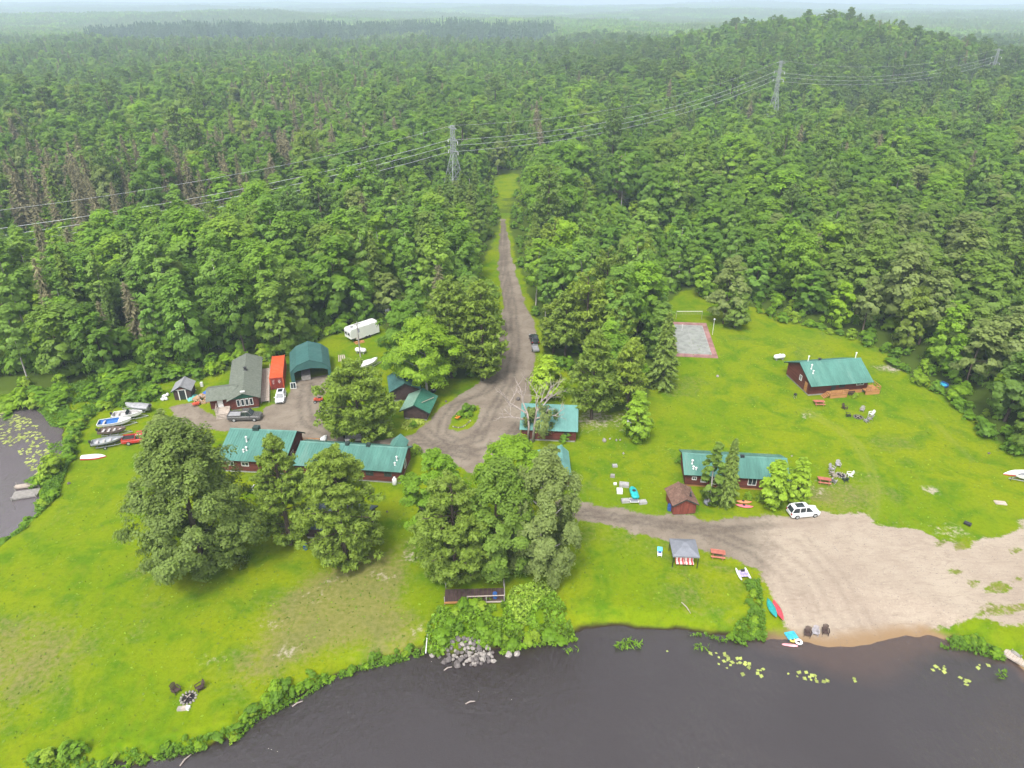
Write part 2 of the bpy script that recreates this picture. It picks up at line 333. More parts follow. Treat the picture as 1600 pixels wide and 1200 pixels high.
class MB:
    def __init__(s): s.v = []; s.f = []; s.mi = []; s.m = 0
    def add(s, vs, fs):
        b = len(s.v); s.v += [tuple(v) for v in vs]; s.f += [tuple(i + b for i in f) for f in fs]; s.mi += [s.m] * len(fs); return s
    def box(s, c, d, rz=0., taper=1., rx=0., ry=0.):
        x, y, z = (q / 2 for q in d); vs = [Vector((sx * x * (taper if sz > 0 else 1), sy * y * (taper if sz > 0 else 1), sz * z)) for sz in (-1, 1) for sx, sy in ((-1, -1), (1, -1), (1, 1), (-1, 1))]
        m = Matrix.Rotation(rz, 3, 'Z') @ Matrix.Rotation(ry, 3, 'Y') @ Matrix.Rotation(rx, 3, 'X')
        return s.add([m @ v + Vector(c) for v in vs], [(3, 2, 1, 0), (4, 5, 6, 7), (0, 1, 5, 4), (1, 2, 6, 5), (2, 3, 7, 6), (3, 0, 4, 7)])
    def bar(s, p, q, w=.1, h=None):
        h = h or w; p = Vector(p); q = Vector(q); d = (q - p)
        if d.length < 1e-6: return s
        d.normalize(); u = d.cross(Vector((0, 0, 1)))
        if u.length < 1e-3: u = Vector((1, 0, 0))
        u.normalize(); v = d.cross(u)
        vs = [a + u * sx * w / 2 + v * sy * h / 2 for a in (p, q) for sx, sy in ((-1, -1), (1, -1), (1, 1), (-1, 1))]
        return s.add(vs, [(3, 2, 1, 0), (4, 5, 6, 7), (0, 1, 5, 4), (1, 2, 6, 5), (2, 3, 7, 6), (3, 0, 4, 7)])
    def tube(s, pts, rad, n=8, cap=True):
        pts = [Vector(p) for p in pts]; rad = rad if isinstance(rad, (list, tuple)) else [rad] * len(pts); vs = []
        for i, p in enumerate(pts):
            d = (pts[min(i + 1, len(pts) - 1)] - pts[max(i - 1, 0)]).normalized(); u = d.cross(Vector((0, 0, 1)))
            if u.length < 1e-3: u = Vector((1, 0, 0))
            u.normalize(); v = d.cross(u)
            vs += [p + (u * cos(2 * pi * k / n) + v * sin(2 * pi * k / n)) * rad[i] for k in range(n)]
        fs = [(i * n + k, i * n + (k + 1) % n, (i + 1) * n + (k + 1) % n, (i + 1) * n + k) for i in range(len(pts) - 1) for k in range(n)]
        if cap: fs += [tuple(range(n))[::-1], tuple((len(pts) - 1) * n + k for k in range(n))]
        return s.add(vs, fs)
    def prism(s, poly, a, b, axis='z'):      # 2-D outline pushed along an axis
        n = len(poly); mk = {'z': lambda p, t: (p[0], p[1], t), 'y': lambda p, t: (p[0], t, p[1]), 'x': lambda p, t: (t, p[0], p[1])}[axis]
        vs = [mk(p, a) for p in poly] + [mk(p, b) for p in poly]
        return s.add(vs, [tuple(range(n))[::-1], tuple(range(n, 2 * n))] + [(i, (i + 1) % n, n + (i + 1) % n, n + i) for i in range(n)])
    def loft(s, secs, cap=True, closed=True):
        n = len(secs[0]); vs = [p for sec in secs for p in sec]; fs = []
        for i in range(len(secs) - 1):
            for k in range(n if closed else n - 1): fs.append((i * n + k, i * n + (k + 1) % n, (i + 1) * n + (k + 1) % n, (i + 1) * n + k))
        if cap: fs += [tuple(range(n))[::-1], tuple((len(secs) - 1) * n + k for k in range(n))]
        return s.add(vs, fs)
    def lathe(s, prof, c, n=12, axis='z'):
        vs = []; 
        for r, t in prof:
            for k in range(n):
                a = 2 * pi * k / n; p = {'z': (r * cos(a), r * sin(a), t), 'y': (r * cos(a), t, r * sin(a)), 'x': (t, r * cos(a), r * sin(a))}[axis]
                vs.append((p[0] + c[0], p[1] + c[1], p[2] + c[2]))
        m = len(prof)
        return s.add(vs, [(i * n + k, i * n + (k + 1) % n, (i + 1) * n + (k + 1) % n, (i + 1) * n + k) for i in range(m - 1) for k in range(n)] + [tuple(range(n))[::-1], tuple((m - 1) * n + k for k in range(n))])
    def rock(s, c, d, r_, n=8):
        rings = []; sh = [r_.uniform(.75, 1.15) for _ in range(n)]; rz = r_.uniform(0, 6)
        for t, k in ((-.5, .7), (-.1, 1.), (.3, .8), (.5, .35)):
            rings.append([(c[0] + d[0] / 2 * k * sh[j] * cos(2 * pi * j / n + rz) * r_.uniform(.9, 1.1), c[1] + d[1] / 2 * k * sh[j] * sin(2 * pi * j / n + rz) * r_.uniform(.9, 1.1), c[2] + d[2] * (t + .5) * r_.uniform(.85, 1.1)) for j in range(n)])
        return s.loft(rings)
    def mesh(s, name, mats, smooth_=False):
        me = bpy.data.meshes.new(name); me.from_pydata(s.v, [], s.f)
        for m in (mats if isinstance(mats, (list, tuple)) else [mats]): me.materials.append(m)
        me.polygons.foreach_set('material_index', s.mi)
        if smooth_: me.polygons.foreach_set('use_smooth', [True] * len(s.f))
        me.update(); return me
    def build(s, name, mats, parent=None, loc=None, rz=None, smooth_=False, kind=None):
        return link(name, s.mesh(name, mats, smooth_), parent, loc, rz, None, kind)

# ------------------------------------------------------------------ the ground
def ground_material():
    k = NT('ground_cover'); p = k.pos()
    A = k.n('ShaderNodeSeparateColor'); a = k.attr('gA'); k.t.links.new(a.outputs['Color'], A.inputs[0]); forest = a.outputs['Alpha']
    B = k.n('ShaderNodeSeparateColor'); b = k.attr('gB'); k.t.links.new(b.outputs['Color'], B.inputs[0]); bare = b.outputs['Alpha']
    dirt, sand, dry = A.outputs[0], A.outputs[1], A.outputs[2]; rut, tyre, mud = B.outputs[0], B.outputs[1], B.outputs[2]
    big = k.noise(p, .045, 4, .6); mid = k.noise(p, .22, 5, .6, .5); fine = k.noise(p, 1.6, 4, .65); grain = k.noise(p, 6., 3, .7)
    streak = k.noise(k.map(p, (.9, .25, 1)), 1.1, 4, .6)
    g = k.mix(k.rng(big, .27, .73), (.095, .155, .0025), (.148, .182, .003)); g = k.mix(k.math('MULTIPLY', k.rng(k.math('SINE', k.math('ADD', k.math('MULTIPLY', k.noise(k.map(p, (.5, .12, 0)), 1., 1), 9.), k.math('MULTIPLY', big, 30.))), -.3, .6), .1), g, (.16, .2, .012))
    g = k.mix(k.rng(mid, .42, .68, 0, .75), g, (0.0480, 0.1200, 0.0037)); g = k.mix(k.rng(streak, .5, .75, 0, .5), g, (0.1280, 0.1480, 0.0104))
    g = k.mix(k.rng(k.noise(p, .5, 5, .7), .6, .78, 0, .45), g, (0.1320, 0.1320, 0.0370))
    fine2 = k.math('ADD', k.math('MULTIPLY', fine, .6), k.math('MULTIPLY', grain, .4))
    g = k.mix(1., g, k.ramp(fine2, [(.25, (.62, .64, .6)), (.5, (1, 1, 1)), (.75, (1.22, 1.18, 1.3))]), 'MULTIPLY')
    nd = k.math('MULTIPLY', k.math('SUBTRACT', fine, .5), 1.2); nm = k.math('MULTIPLY', k.math('SUBTRACT', mid, .5), 1.1)
    def edge(at, lo, hi, w=1.): return k.rng(k.math('ADD', at, k.math('MULTIPLY', k.math('ADD', nd, nm), w)), lo, hi)
    dr = k.mix(k.rng(fine, .3, .7), (0.1200, 0.1160, 0.0333), (0.1760, 0.1480, 0.0629)); g = k.mix(k.math('MULTIPLY', edge(dry, .25, .9), .75), g, dr)
    g = k.mix(k.math('MULTIPLY', tyre, k.rng(fine, .3, .7, .25, .6)), g, (0.1600, 0.1760, 0.0370))
    g = k.mix(edge(bare, .35, .75), g, k.mix(fine, (0.2400, 0.2080, 0.1480), (0.3360, 0.2960, 0.2294)))
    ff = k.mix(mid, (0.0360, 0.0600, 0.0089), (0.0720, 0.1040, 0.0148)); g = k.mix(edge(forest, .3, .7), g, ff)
    d = k.mix(k.rng(mid, .35, .65), (0.1400, 0.1176, 0.0962), (0.1880, 0.1640, 0.1354)); d = k.mix(k.rng(k.noise(p, .9, 5, .7, 1.), .48, .7, 0, .6), d, (0.0880, 0.0720, 0.0607))
    d = k.mix(k.rng(grain, .35, .8, 0, .45), d, (0.2160, 0.1920, 0.1628)); d = k.mix(k.math('MULTIPLY', rut, k.rng(fine, .25, .75, .25, .75)), d, (0.0600, 0.0504, 0.0444))
    s = k.mix(k.rng(k.noise(p, .1, 6, .7), .3, .7), (0.2160, 0.1760, 0.1406), (0.2720, 0.2320, 0.1850)); s = k.mix(k.rng(k.noise(k.map(p, (.5, 1.6, 1)), .9, 6, .7, 1.2), .46, .72, 0, .75), s, (0.1760, 0.1400, 0.1110)); s = k.mix(k.rng(k.noise(p, 2.6, 5, .75), .5, .75, 0, .6), s, (0.3200, 0.2800, 0.2294)); s = k.mix(k.rng(grain, .5, .8, 0, .5), s, (0.1360, 0.1120, 0.0888))
    s = k.mix(k.math('MULTIPLY', rut, k.rng(fine, .3, .8, .2, .75)), s, (0.1520, 0.1200, 0.0962))
    s = k.mix(1., s, (1.12, 1.11, 1.1), 'MULTIPLY'); d = k.mix(1., d, (1.04, 1., .95), 'MULTIPLY'); d = k.mix(edge(sand, .3, .7, .5), d, s); g = k.mix(edge(dirt, .35, .62, .8), g, d)
    sp = k.n('ShaderNodeSeparateXYZ'); k.put(sp.inputs[0], p)
    wet = k.rng(k.math('ADD', sp.outputs[2], k.math('MULTIPLY', nd, .08)), -1.2, -.85, 1, 0)
    wet = k.math('MULTIPLY', wet, mud); g = k.mix(wet, g, k.mix(sand, (0.0280, 0.0208, 0.0118), (0.2000, 0.1320, 0.0740)))
    deep = k.math('MULTIPLY', mud, k.rng(sp.outputs[2], -1.2, -1.75, 0, 1)); g = k.mix(deep, g, (0.0176, 0.0112, 0.0067))
    k.bsdf(g, 1., 0, 0., k.bump(fine2, .5, .12)); return k.m
GM = ground_material()
def ground_attrs(x, y):
    n = fbm(x, y, .35, 31, 3) - .5; n2 = fbm(x, y, .09, 41, 3) - .5
    road = sdist(x, y, ROAD); isl = sdist(x, y, ISLAND); path = sdist(x, y, PATH); clr = sdist(x, y, CLEAR)
    px, py = scr(x, y, 0)
    roadm = smooth(-.9, .9, np.minimum(road, -isl + .2) + n * 1.2)
    pathm = smooth(-1.6, 1.4, path + n * 2.4 + n2 * (1.5 + 5 * smooth(1280, 1450, px)))
    bw = smooth(1130, 1270, px + n2 * 60)
    dirt = np.maximum(roadm, pathm); sand = bw
    # weedy patches let into the sand at the right
    pg = np.zeros_like(x)
    for (pa, pb, pr) in ((1497, 893, 12), (1515, 912, 18), (1560, 918, 20), (1590, 905, 16), (1585, 862, 14), (1545, 952, 26), (1590, 950, 26), (1500, 855, 16), (1470, 850, 12)): pg = np.maximum(pg, gauss(px, py, pa, pb, pr, pr * .45))
    patch = smooth(.25, .85, pg + n * 1.1); dirt = dirt * (1 - .62 * patch)
    dry = np.maximum(smooth(-6, 6.5, sdist(x, y, DRY) + n2 * 11), .35 * smooth(.05, .25, n2))
    for (a, b, r, k) in ((20, 1030, 7, .8), (470, 830, 4, .6), (1130, 900, 7, .35), (1300, 780, 5, .7), (1430, 560, 6, .5), (1390, 575, 5, .4), (1340, 770, 5, .6), (1060, 720, 5, .3)):
        cx, cy = G(a, b); dry = np.maximum(dry, k * gauss(x, y, cx, cy, r, r * .8))
    dry = np.maximum(dry, .85 * pg)
    bare = np.zeros_like(x)
    for (a, b, r, k) in ((422, 976, 1.3, .5), (508, 935, 1.2, .45), (325, 1030, 1.2, .35), (450, 1020, 1., .4), (1265, 648, 1.6, .38), (1395, 575, 2., .55), (930, 655, 4., .55), (960, 650, 3.5, .5), (1450, 765, 1., .6), (650, 985, 1., .45), (662, 1010, 1.4, .75), (660, 1000, .8, .6), (1420, 820, 1.4, .4), (1480, 830, 2., .45), (1310, 740, 2.6, .35), (1285, 760, 2.4, .35), (640, 870, 1.2, .5), (600, 900, 1.2, .5), (805, 660, 2, .6)):
        cx, cy = G(a, b); bare = np.maximum(bare, k * gauss(x, y, cx, cy, r * 1.3, r))
    bare = np.maximum(bare,   .26 * np.exp(-((ldist(x, y, PG([(668,760),(645,840),(605,880),(540,905),(480,930)])) + n * 3) / 1.6) ** 2))
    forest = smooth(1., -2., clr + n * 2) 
    rut = np.zeros_like(x); tyre = np.zeros_like(x)
    near = (y < 260)
    for l in RUTS:
        for off in (-.8, .8):
            rut[near] = np.maximum(rut[near], np.exp(-((ldist(x[near], y[near], [(a + off, b + off * .5) for a, b in l]) + n[near] * .5) / .42) ** 2))
    for l in TYRE: tyre[near] = np.maximum(tyre[near], np.exp(-(ldist(x[near], y[near], l) / .35) ** 2))
    al = lambda *c: np.stack(c, -1)
    return al(dirt, sand, dry, forest), al(rut, tyre, (y < 135) * 1., bare), dict(road=np.minimum(road, -isl), path=path, clr=clr, px=px)
def grid(x0, x1, y0, y1, st, dz=0., split=False, name='ground', hole=None):
    xs = np.arange(x0, x1 + st / 2, st); ys = np.arange(y0, y1 + st / 2, st); X, Y = np.meshgrid(xs, ys); x = X.ravel(); y = Y.ravel()
    z = terrain(x, y) + dz; nx = len(xs)
    i = (np.arange(len(ys) - 1)[:, None] * nx + np.arange(nx - 1)[None]).ravel(); Q = np.stack([i, i + 1, i + nx + 1, i + nx], -1)
    if split or st < 10: A, B, inf = ground_attrs(x, y)
    else: A = np.tile([0, 0, 0, 1.], (len(x), 1)); B = np.zeros((len(x), 4))
    V = np.stack([x, y, z], -1)
    if not split:
        if hole:
            cx = V[Q].mean(1); Q = Q[~((cx[:, 0] > hole[0]) & (cx[:, 0] < hole[1]) & (cx[:, 1] > hole[2]) & (cx[:, 1] < hole[3]))]
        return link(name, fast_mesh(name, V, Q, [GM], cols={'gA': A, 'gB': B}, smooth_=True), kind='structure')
    f = lambda a: a[Q].mean(1)
    fz, fr, fp, fc, fx, fy = f(z), f(inf['road']), f(inf['path']), f(inf['clr']), f(inf['px']), f(y)
    fxw = f(x); cls = np.zeros(len(Q), int)
    cls[fc < 0] = 1; cls[fr > 0] = 2; cls[(fp > 0) & (fx < 1195)] = 3; cls[(fp > 0) & (fx >= 1195)] = 4; cls[fz < -1.21] = 5; cls[(fz < -1.21) & (fy > 70.95) & (fxw < -50)] = 6
    for c, nm in enumerate(('lawn', 'forest_floor', 'dirt_road', 'gravel_path', 'beach', 'river_bed', 'pond_bed')):
        q = Q[cls == c]
        if len(q) == 0: continue
        u, inv = np.unique(q.ravel(), return_inverse=True)
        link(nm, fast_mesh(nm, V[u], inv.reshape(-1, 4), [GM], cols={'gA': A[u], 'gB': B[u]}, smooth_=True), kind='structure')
grid(-130, 150, 22, 252, .5, split=True)
grid(-500, 700, -80, 900, 5, -.35, name='ground', hole=(-124, 144, 28, 246))
grid(-8000, 8000, -80, 9000, 80, -5., name='terrain', hole=(-330, 530, 80, 720))
# water
def water_mat(name, tint, wave, silt_sheen=(.12, .092, .1)):
    k = NT(name); p = k.pos()
    n1 = k.noise(k.map(p, (1.8, .9, 1)), wave, 5, .65, .4); n2 = k.noise(p, .07, 3)
    nrm = k.bump(k.math('MULTIPLY', n1, k.rng(n2, .3, .65, .15, 1)), .9, .22)
    gl = k.n('ShaderNodeBsdfGlossy'); gl.inputs['Roughness'].default_value = .04; k.put(gl.inputs['Normal'], nrm)
    tr = k.n('ShaderNodeBsdfTransparent'); k.put(tr.inputs['Color'], tint)
    df = k.n('ShaderNodeBsdfDiffuse'); k.put(df.inputs['Color'], silt_sheen)  # murky water tone, with sky sheen put into the diffuse colour
    m0 = k.n('ShaderNodeMixShader'); m0.inputs[0].default_value = .17; k.t.links.new(tr.outputs[0], m0.inputs[1]); k.t.links.new(df.outputs[0], m0.inputs[2])
    fr = k.n('ShaderNodeFresnel'); fr.inputs['IOR'].default_value = 1.95; k.put(fr.inputs['Normal'], nrm)
    mx = k.n('ShaderNodeMixShader'); k.t.links.new(fr.outputs[0], mx.inputs[0]); k.t.links.new(m0.outputs[0], mx.inputs[1]); k.t.links.new(gl.outputs[0], mx.inputs[2])
    k.t.links.new(mx.outputs[0], k.out.inputs['Surface']); return k.m
WM = water_mat('river_water', (.8, .66, .52), 1.3); WP = water_mat('pond_water', (.55, .42, .34), 1., (.5, .42, .46))  # pond's diffuse colour is raised to stand in for reflected sky
def sheet(name, x0, x1, y0, y1, z, m):
    return link(name, fast_mesh(name, [(x0, y0, z), (x1, y0, z), (x1, y1, z), (x0, y1, z)], [(0, 1, 2, 3)], [m]), kind='structure')
sheet('river_water', -130, 220, -80, 70.9, ZW, WM)
sheet('pond_water', -190, -52, 70.95, 126, ZW, WP)

# ------------------------------------------------------------------ trees
def leaf_quads(C, Nn, size, r_, asp=1.5, axis=None, bend=0.):
    n = len(C); Nn = Nn / (np.linalg.norm(Nn, axis=1, keepdims=True) + 1e-9)
    a = axis if axis is not None else r_.normal(size=(n, 3))
    u = a - (a * Nn).sum(1, keepdims=True) * Nn; u /= np.linalg.norm(u, axis=1, keepdims=True) + 1e-9
    v = np.cross(Nn, u); s = np.asarray(size).reshape(-1, 1)
    p0 = C - u * s * asp * .5; p1 = C + v * s * .5 - u * s * .1; p2 = C + u * s * asp * .5; p3 = C - v * s * .5 - u * s * .1
    V = np.stack([p0, p1, p2, p3], 1).reshape(-1, 3); return V, np.arange(4 * n).reshape(-1, 4)
def sph(n, r_):
    d = r_.normal(size=(n, 3)); return d / np.linalg.norm(d, axis=1, keepdims=True)
def crown_lobes(r_, Rx, z0, z1, nl, lr, shape):
    out = []
    for i in range(nl):
        t = (i + r_.uniform(.2, .8)) / nl; 
        prof = {'round': math.sqrt(max(.05, 1 - (2 * t - .95) ** 2)), 'oval': math.sqrt(max(.04, 1 - abs(2 * t - .85) ** 2.4)), 'spread': (1 - .72 * t ** 2.2) * (.7 + .3 * min(1, t * 4)), 'col': (.55 + .45 * sin(pi * min(1, t * 1.1))) * (1 - .5 * t ** 3)}[shape]
        a = i * 2.39996 + r_.uniform(-.5, .5); rr = max(0, Rx * prof - lr * 1.05) * math.sqrt(r_.uniform(.08 if nl > 60 else .45, 1))
        out.append((rr * cos(a), rr * sin(a), z0 + (z1 - z0) * t, lr * r_.uniform(.75, 1.2)))
    return np.array(out)
def leaf_crown(r_, Rx, z0, z1, nl, lr, shape, N, leaf, sub=7, flat=.8, droop=0.):
    coh = 1. if N < 8000 and leaf < .38 else .35
    Lb = crown_lobes(r_, Rx, z0, z1, nl, lr, shape)
    # clumps on every lobe, leaves on every clump
    ci = np.repeat(np.arange(nl), sub); d = sph(nl * sub, r_); d[:, 2] = np.where(d[:, 2] < -.35, -d[:, 2], d[:, 2])
    cc = Lb[ci, :3] + d * Lb[ci, 3:4] * np.array([1, 1, flat]) * r_.uniform(.6, 1.0, (nl * sub, 1)); cr = Lb[ci, 3] * r_.uniform(.3, .52, nl * sub)
    k = r_.choice(len(cc), N, p=cr ** 2 / (cr ** 2).sum()); q = sph(N, r_); q[:, 2] = np.where((q[:, 2] < -.2) & (r_.random(N) < .7), -q[:, 2], q[:, 2])
    P = cc[k] + q * cr[k, None] * np.array([1, 1, .75]) * (r_.random((N, 1)) ** .35)
    P[:, 2] -= droop * r_.random(N) ** 2 * leaf * 4
    out = P - np.array([0, 0, z0 + (z1 - z0) * .35]); out /= np.linalg.norm(out, axis=1, keepdims=True) + 1e-6
    lq = P - Lb[ci[k], :3]; lq /= np.linalg.norm(lq, axis=1, keepdims=True) + 1e-6
    Nn = q * (.6 - .42 * coh) + lq * .32 * coh + out * (.5 + .45 * coh) + np.array([0, 0, .45]) + r_.normal(size=(N, 3)) * (.3 - .1 * coh)
    V, Q = leaf_quads(P, Nn, leaf * r_.uniform(.65, 1.3, N), r_)
    sh = (P[:, :2].min(0) + P[:, :2].max(0)) / 2; sh_ = np.array([sh[0], sh[1], 0]); V = V - sh_; Lb = Lb - np.array([sh[0], sh[1], 0, 0])
    cv = r_.uniform(.15, .85, len(cc)); var = np.clip(cv[k] * .6 + r_.random(N) * .4, 0, 1)
    return V, Q, var, Lb
def limb_mb(r_, h, r0, lobes, nb, lean=0., base=.0, fork=.3):
    mb = MB(); top = Vector((lean * h, 0, h)); pts = [Vector((0, 0, -.25)), Vector((r_.uniform(-.1, .1), r_.uniform(-.1, .1), h * .35)), Vector((r_.uniform(-.2, .2) + lean * h * .6, r_.uniform(-.2, .2), h * .7)), top]
    mb.tube([pts[0], (0, 0, .25)] + pts[1:], [r0 * 1.45, r0 * 1.05, r0 * .8, r0 * .5, r0 * .12], 7)
    if lobes is not None and nb:
        idx = r_.permutation(len(lobes))[:nb]
        for i in idx:
            c = Vector(lobes[i][:3]); t = max(.25, min(.85, (c.z / h) * .75)); st = pts[1].lerp(pts[2], (t - .35) / .35) if t > .35 else pts[0].lerp(pts[1], t / .35)
            m = st.lerp(c, .5) + Vector((0, 0, -.06 * h)); mb.tube([st, m, c], [r0 * .38, r0 * .25, r0 * .07], 5)
    return mb
def spruce_crown(r_, h, Rb, z0, N, leaf, dead=False):
    nb = max(30, N // 16); t = np.sort(r_.random(nb) ** .85); z = z0 + (h - z0) * t; ang = np.arange(nb) * 2.39996 + r_.normal(size=nb) * .3
    ln = Rb * (1 - t) ** .85 * r_.uniform(.7, 1.15, nb) * (.35 + .65 * np.minimum(1, t * 6)) + .18
    if dead: ln *= .85
    k = r_.choice(nb, N, p=(ln + .2) / (ln + .2).sum()); s = r_.random(N) ** .7
    lat = r_.normal(size=N) * .16 * ln[k] * (1.1 - s); ca, sa = np.cos(ang[k]), np.sin(ang[k])
    drop = -ln[k] * (.18 + .28 * s) * s + (.12 * ln[k] * s ** 3)
    P = np.stack([ca * ln[k] * s - sa * lat, sa * ln[k] * s + ca * lat, z[k] + drop - np.abs(lat) * .35], -1)
    ax = np.stack([ca, sa, -.35 + 0 * ca], -1) + r_.normal(size=(N, 3)) * (.25 if dead else .45)
    Nn = np.stack([ca * .35, sa * .35, 1 + 0 * ca], -1) + r_.normal(size=(N, 3)) * .45
    V, Q = leaf_quads(P, Nn, leaf * r_.uniform(.6, 1.25, N) * (.35 if dead else 1), r_, 6. if dead else 1.9, ax)
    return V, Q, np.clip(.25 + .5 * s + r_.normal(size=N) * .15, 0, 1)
def pine_crown(r_, h, Rb, z0, N, leaf, wp=False, cone=0.):
    nb = max(26, int(h * (2.4 if wp else 4.2))); t = np.sort(r_.random(nb)); z = z0 + (h - z0) * t * .97; ang = np.arange(nb) * 2.39996 + r_.normal(size=nb) * .5
    ln = Rb * ((1 - cone) * np.sqrt(np.clip(1 - (t * 1.02) ** 2.1, .02, 1)) + cone * np.clip(1 - t, .04, 1) ** .95) * r_.uniform(.65, 1.15, nb) * (.6 + .4 * np.minimum(1, t * 3)) + .25
    # tufts along the outer part of every branch
    nt = 7 if wp else 9; bi = np.repeat(np.arange(nb), nt); s = r_.uniform(.35, 1.05, nb * nt); lat = r_.normal(size=nb * nt) * .22 * ln[bi]
    ca, sa = np.cos(ang[bi]), np.sin(ang[bi]); up = (.12 if wp else .22) * ln[bi] * s ** 2 - (.0 if wp else .1) * ln[bi]
    T = np.stack([ca * ln[bi] * s - sa * lat, sa * ln[bi] * s + ca * lat, z[bi] + up + r_.normal(size=nb * nt) * .12], -1); tr = (.5 if wp else .42) * r_.uniform(.6, 1.2, nb * nt) * max(.6, Rb / 4) * (.45 + .55 * ln[bi] / ln.max())
    k = r_.integers(0, len(T), N); q = sph(N, r_); P = T[k] + q * tr[k, None] * np.array([1, 1, .45 if wp else .7])
    Nn = q * .6 + np.array([0, 0, .6]) + r_.normal(size=(N, 3)) * .5
    V, Q = leaf_quads(P, Nn, leaf * r_.uniform(.6, 1.25, N), r_, 2.4, q + r_.normal(size=(N, 3)) * .4)
    cv = r_.random(len(T)); return V, Q, np.clip(cv[k] * .6 + r_.random(N) * .4, 0, 1), (z, ang, ln)
def dead_limbs(r_, mb, p, d, ln, rad, depth, spread=.6):
    p = Vector(p); d = Vector(d).normalized(); m = p + d * ln * .5 + Vector(r_.normal(size=3) * ln * .05); e = m + (d + Vector(r_.normal(size=3) * .18)).normalized() * ln * .5
    mb.tube([p, m, e], [rad, rad * .78, rad * .5], 5 if depth > 1 else 4, False)
    if depth <= 0: return
    for _ in range(3 if depth > 1 else 2):
        t = r_.uniform(.45, 1.); q = p.lerp(m, t * 2) if t < .5 else m.lerp(e, t * 2 - 1)
        dead_limbs(r_, mb, q, d + Vector(r_.normal(size=3) * spread) + Vector((0, 0, .15)), ln * r_.uniform(.5, .72), rad * .5, depth - 1, spread)

# one set of shapes per kind; each is (trunk mesh, crown mesh)
def mesh_of(V, Q, var, mat, name): return fast_mesh(name, V, Q, [mat], var=var)
def mk_broad(seed, h, Rx, z0f, nl, lr, shape, N, leaf, mat, bark, r0, nb=5, sub=7, flat=.8, lean=0., droop=0., tuft=0):
    r_ = np.random.default_rng(seed); V, Q, var, Lb = leaf_crown(r_, Rx, h * z0f, h - lr * .7, nl, lr, shape, N, leaf, sub, flat, droop)
    return limb_mb(r_, h * .88, r0, Lb, nb, lean).mesh('trunk', bark, True), mesh_of(V, Q, var, mat, 'crown')
def mk_spruce(seed, h, Rb, z0, N, leaf, mat, bark, dead=False):
    r_ = np.random.default_rng(seed); V, Q, var = spruce_crown(r_, h, Rb, z0, N, leaf, dead)
    mb = MB(); mb.tube([(0, 0, -.25), (0, 0, h * .5), (0, 0, h * .97)], [h * .013 + .05, h * .008 + .03, .03], 6)
    return mb.mesh('trunk', bark, True), mesh_of(V, Q, var, mat, 'crown')
def mk_pine(seed, h, Rb, z0, N, leaf, mat, bark, wp=False, cone=0.):
    r_ = np.random.default_rng(seed); V, Q, var, (z, ang, ln) = pine_crown(r_, h, Rb, z0, N, leaf, wp, cone)
    mb = MB(); mb.tube([(0, 0, -.25), (r_.uniform(-.1, .1), 0, h * .5), (0, 0, h * .97)], [h * .016 + .06, h * .011 + .04, .05], 7)
    for i in range(0, len(z), 1 if N > 6000 else 3): mb.bar((0, 0, z[i] - ln[i] * .1), (cos(ang[i]) * ln[i] * .85, sin(ang[i]) * ln[i] * .85, z[i] + ln[i] * (.08 if wp else .1)), .07)
    return mb.mesh('trunk', bark), mesh_of(V, Q, var, mat, 'crown')
PROTO = {}
def proto_sets():
    for i in range(5): PROTO.setdefault('maple', []).append(mk_broad(100 + i, 15, 5.2 + .4 * (i % 3), .24, 25, 2.1, ('round', 'oval', 'spread')[i % 3], 6000, .37, L['maple'], M['bark_brown'], .2, 4, 6))
    for i in range(5): PROTO.setdefault('edge', []).append(mk_broad(150 + i, 13.5, 4.4, .04, 26, 1.75, ('oval', 'col', 'oval', 'spread', 'oval')[i], 6500, .37, L[('maple', 'aspen', 'maple', 'oak', 'aspen')[i]], M['bark_brown'], .2, 3, 6))
    for i in range(4): PROTO.setdefault('aspen', []).append(mk_broad(200 + i, 16.5, 3.7, .3, 28, 1.35, 'oval', 4600, .34, L['aspen'], M['bark_white'], .15, 4, 6))
    for i in range(2): PROTO.setdefault('greyleaf', []).append(mk_broad(250 + i, 14, 4.6, .25, 20, 1.6, 'spread', 5000, .35, L['greyleaf'], M['bark_brown'], .2, 4, 6))
    for i in range(3): PROTO.setdefault('oak', []).append(mk_broad(270 + i, 13, 5., .2, 24, 1.6, 'spread', 6000, .36, L['oak'], M['bark_brown'], .24, 4, 7))
    for i in range(3): PROTO.setdefault('spruce', []).append(mk_spruce(300 + i, 14 + i, 2.6, 1., 2400, .5, L['spruce'], M['bark_brown']))
    for i in range(3): PROTO.setdefault('dead', []).append(mk_spruce(330 + i, 14 + i, 2.9, 1.5, 2600, .55, L['dead'], M['bark_dead'], True))
    for i in range(3): PROTO.setdefault('wpine', []).append(mk_pine(350 + i, 18 + i, 4.2, 5., 3600, .42, L['wpine'], M['bark_brown'], True))
    for i in range(2): PROTO.setdefault('pine', []).append(mk_pine(370 + i, 15, 3.9, 3., 4500, .36, L['pine'], M['bark_brown']))
    for i in range(2): PROTO.setdefault('cedar', []).append(mk_broad(390 + i, 9, 2.1, .06, 22, .85, 'col', 2200, .36, L['cedar'], M['bark_brown'], .12, 0, 6, 1.1))
    for i in range(4): PROTO.setdefault('bush', []).append(mk_broad(400 + i, 2.2, 1.5, .05, 9, .75, 'spread', 700, .26, L['bush'], M['bark_brown'], .05, 3, 5))
proto_sets()
NAMES = dict(edge='maple_tree', maple='maple_tree', aspen='aspen_tree', greyleaf='willow_tree', oak='oak_tree', spruce='spruce_tree', dead='dead_spruce', wpine='white_pine', pine='pine_tree', cedar='cedar_tree', bush='shrub')
TREES = []                                # (object, kind, x, y, height)
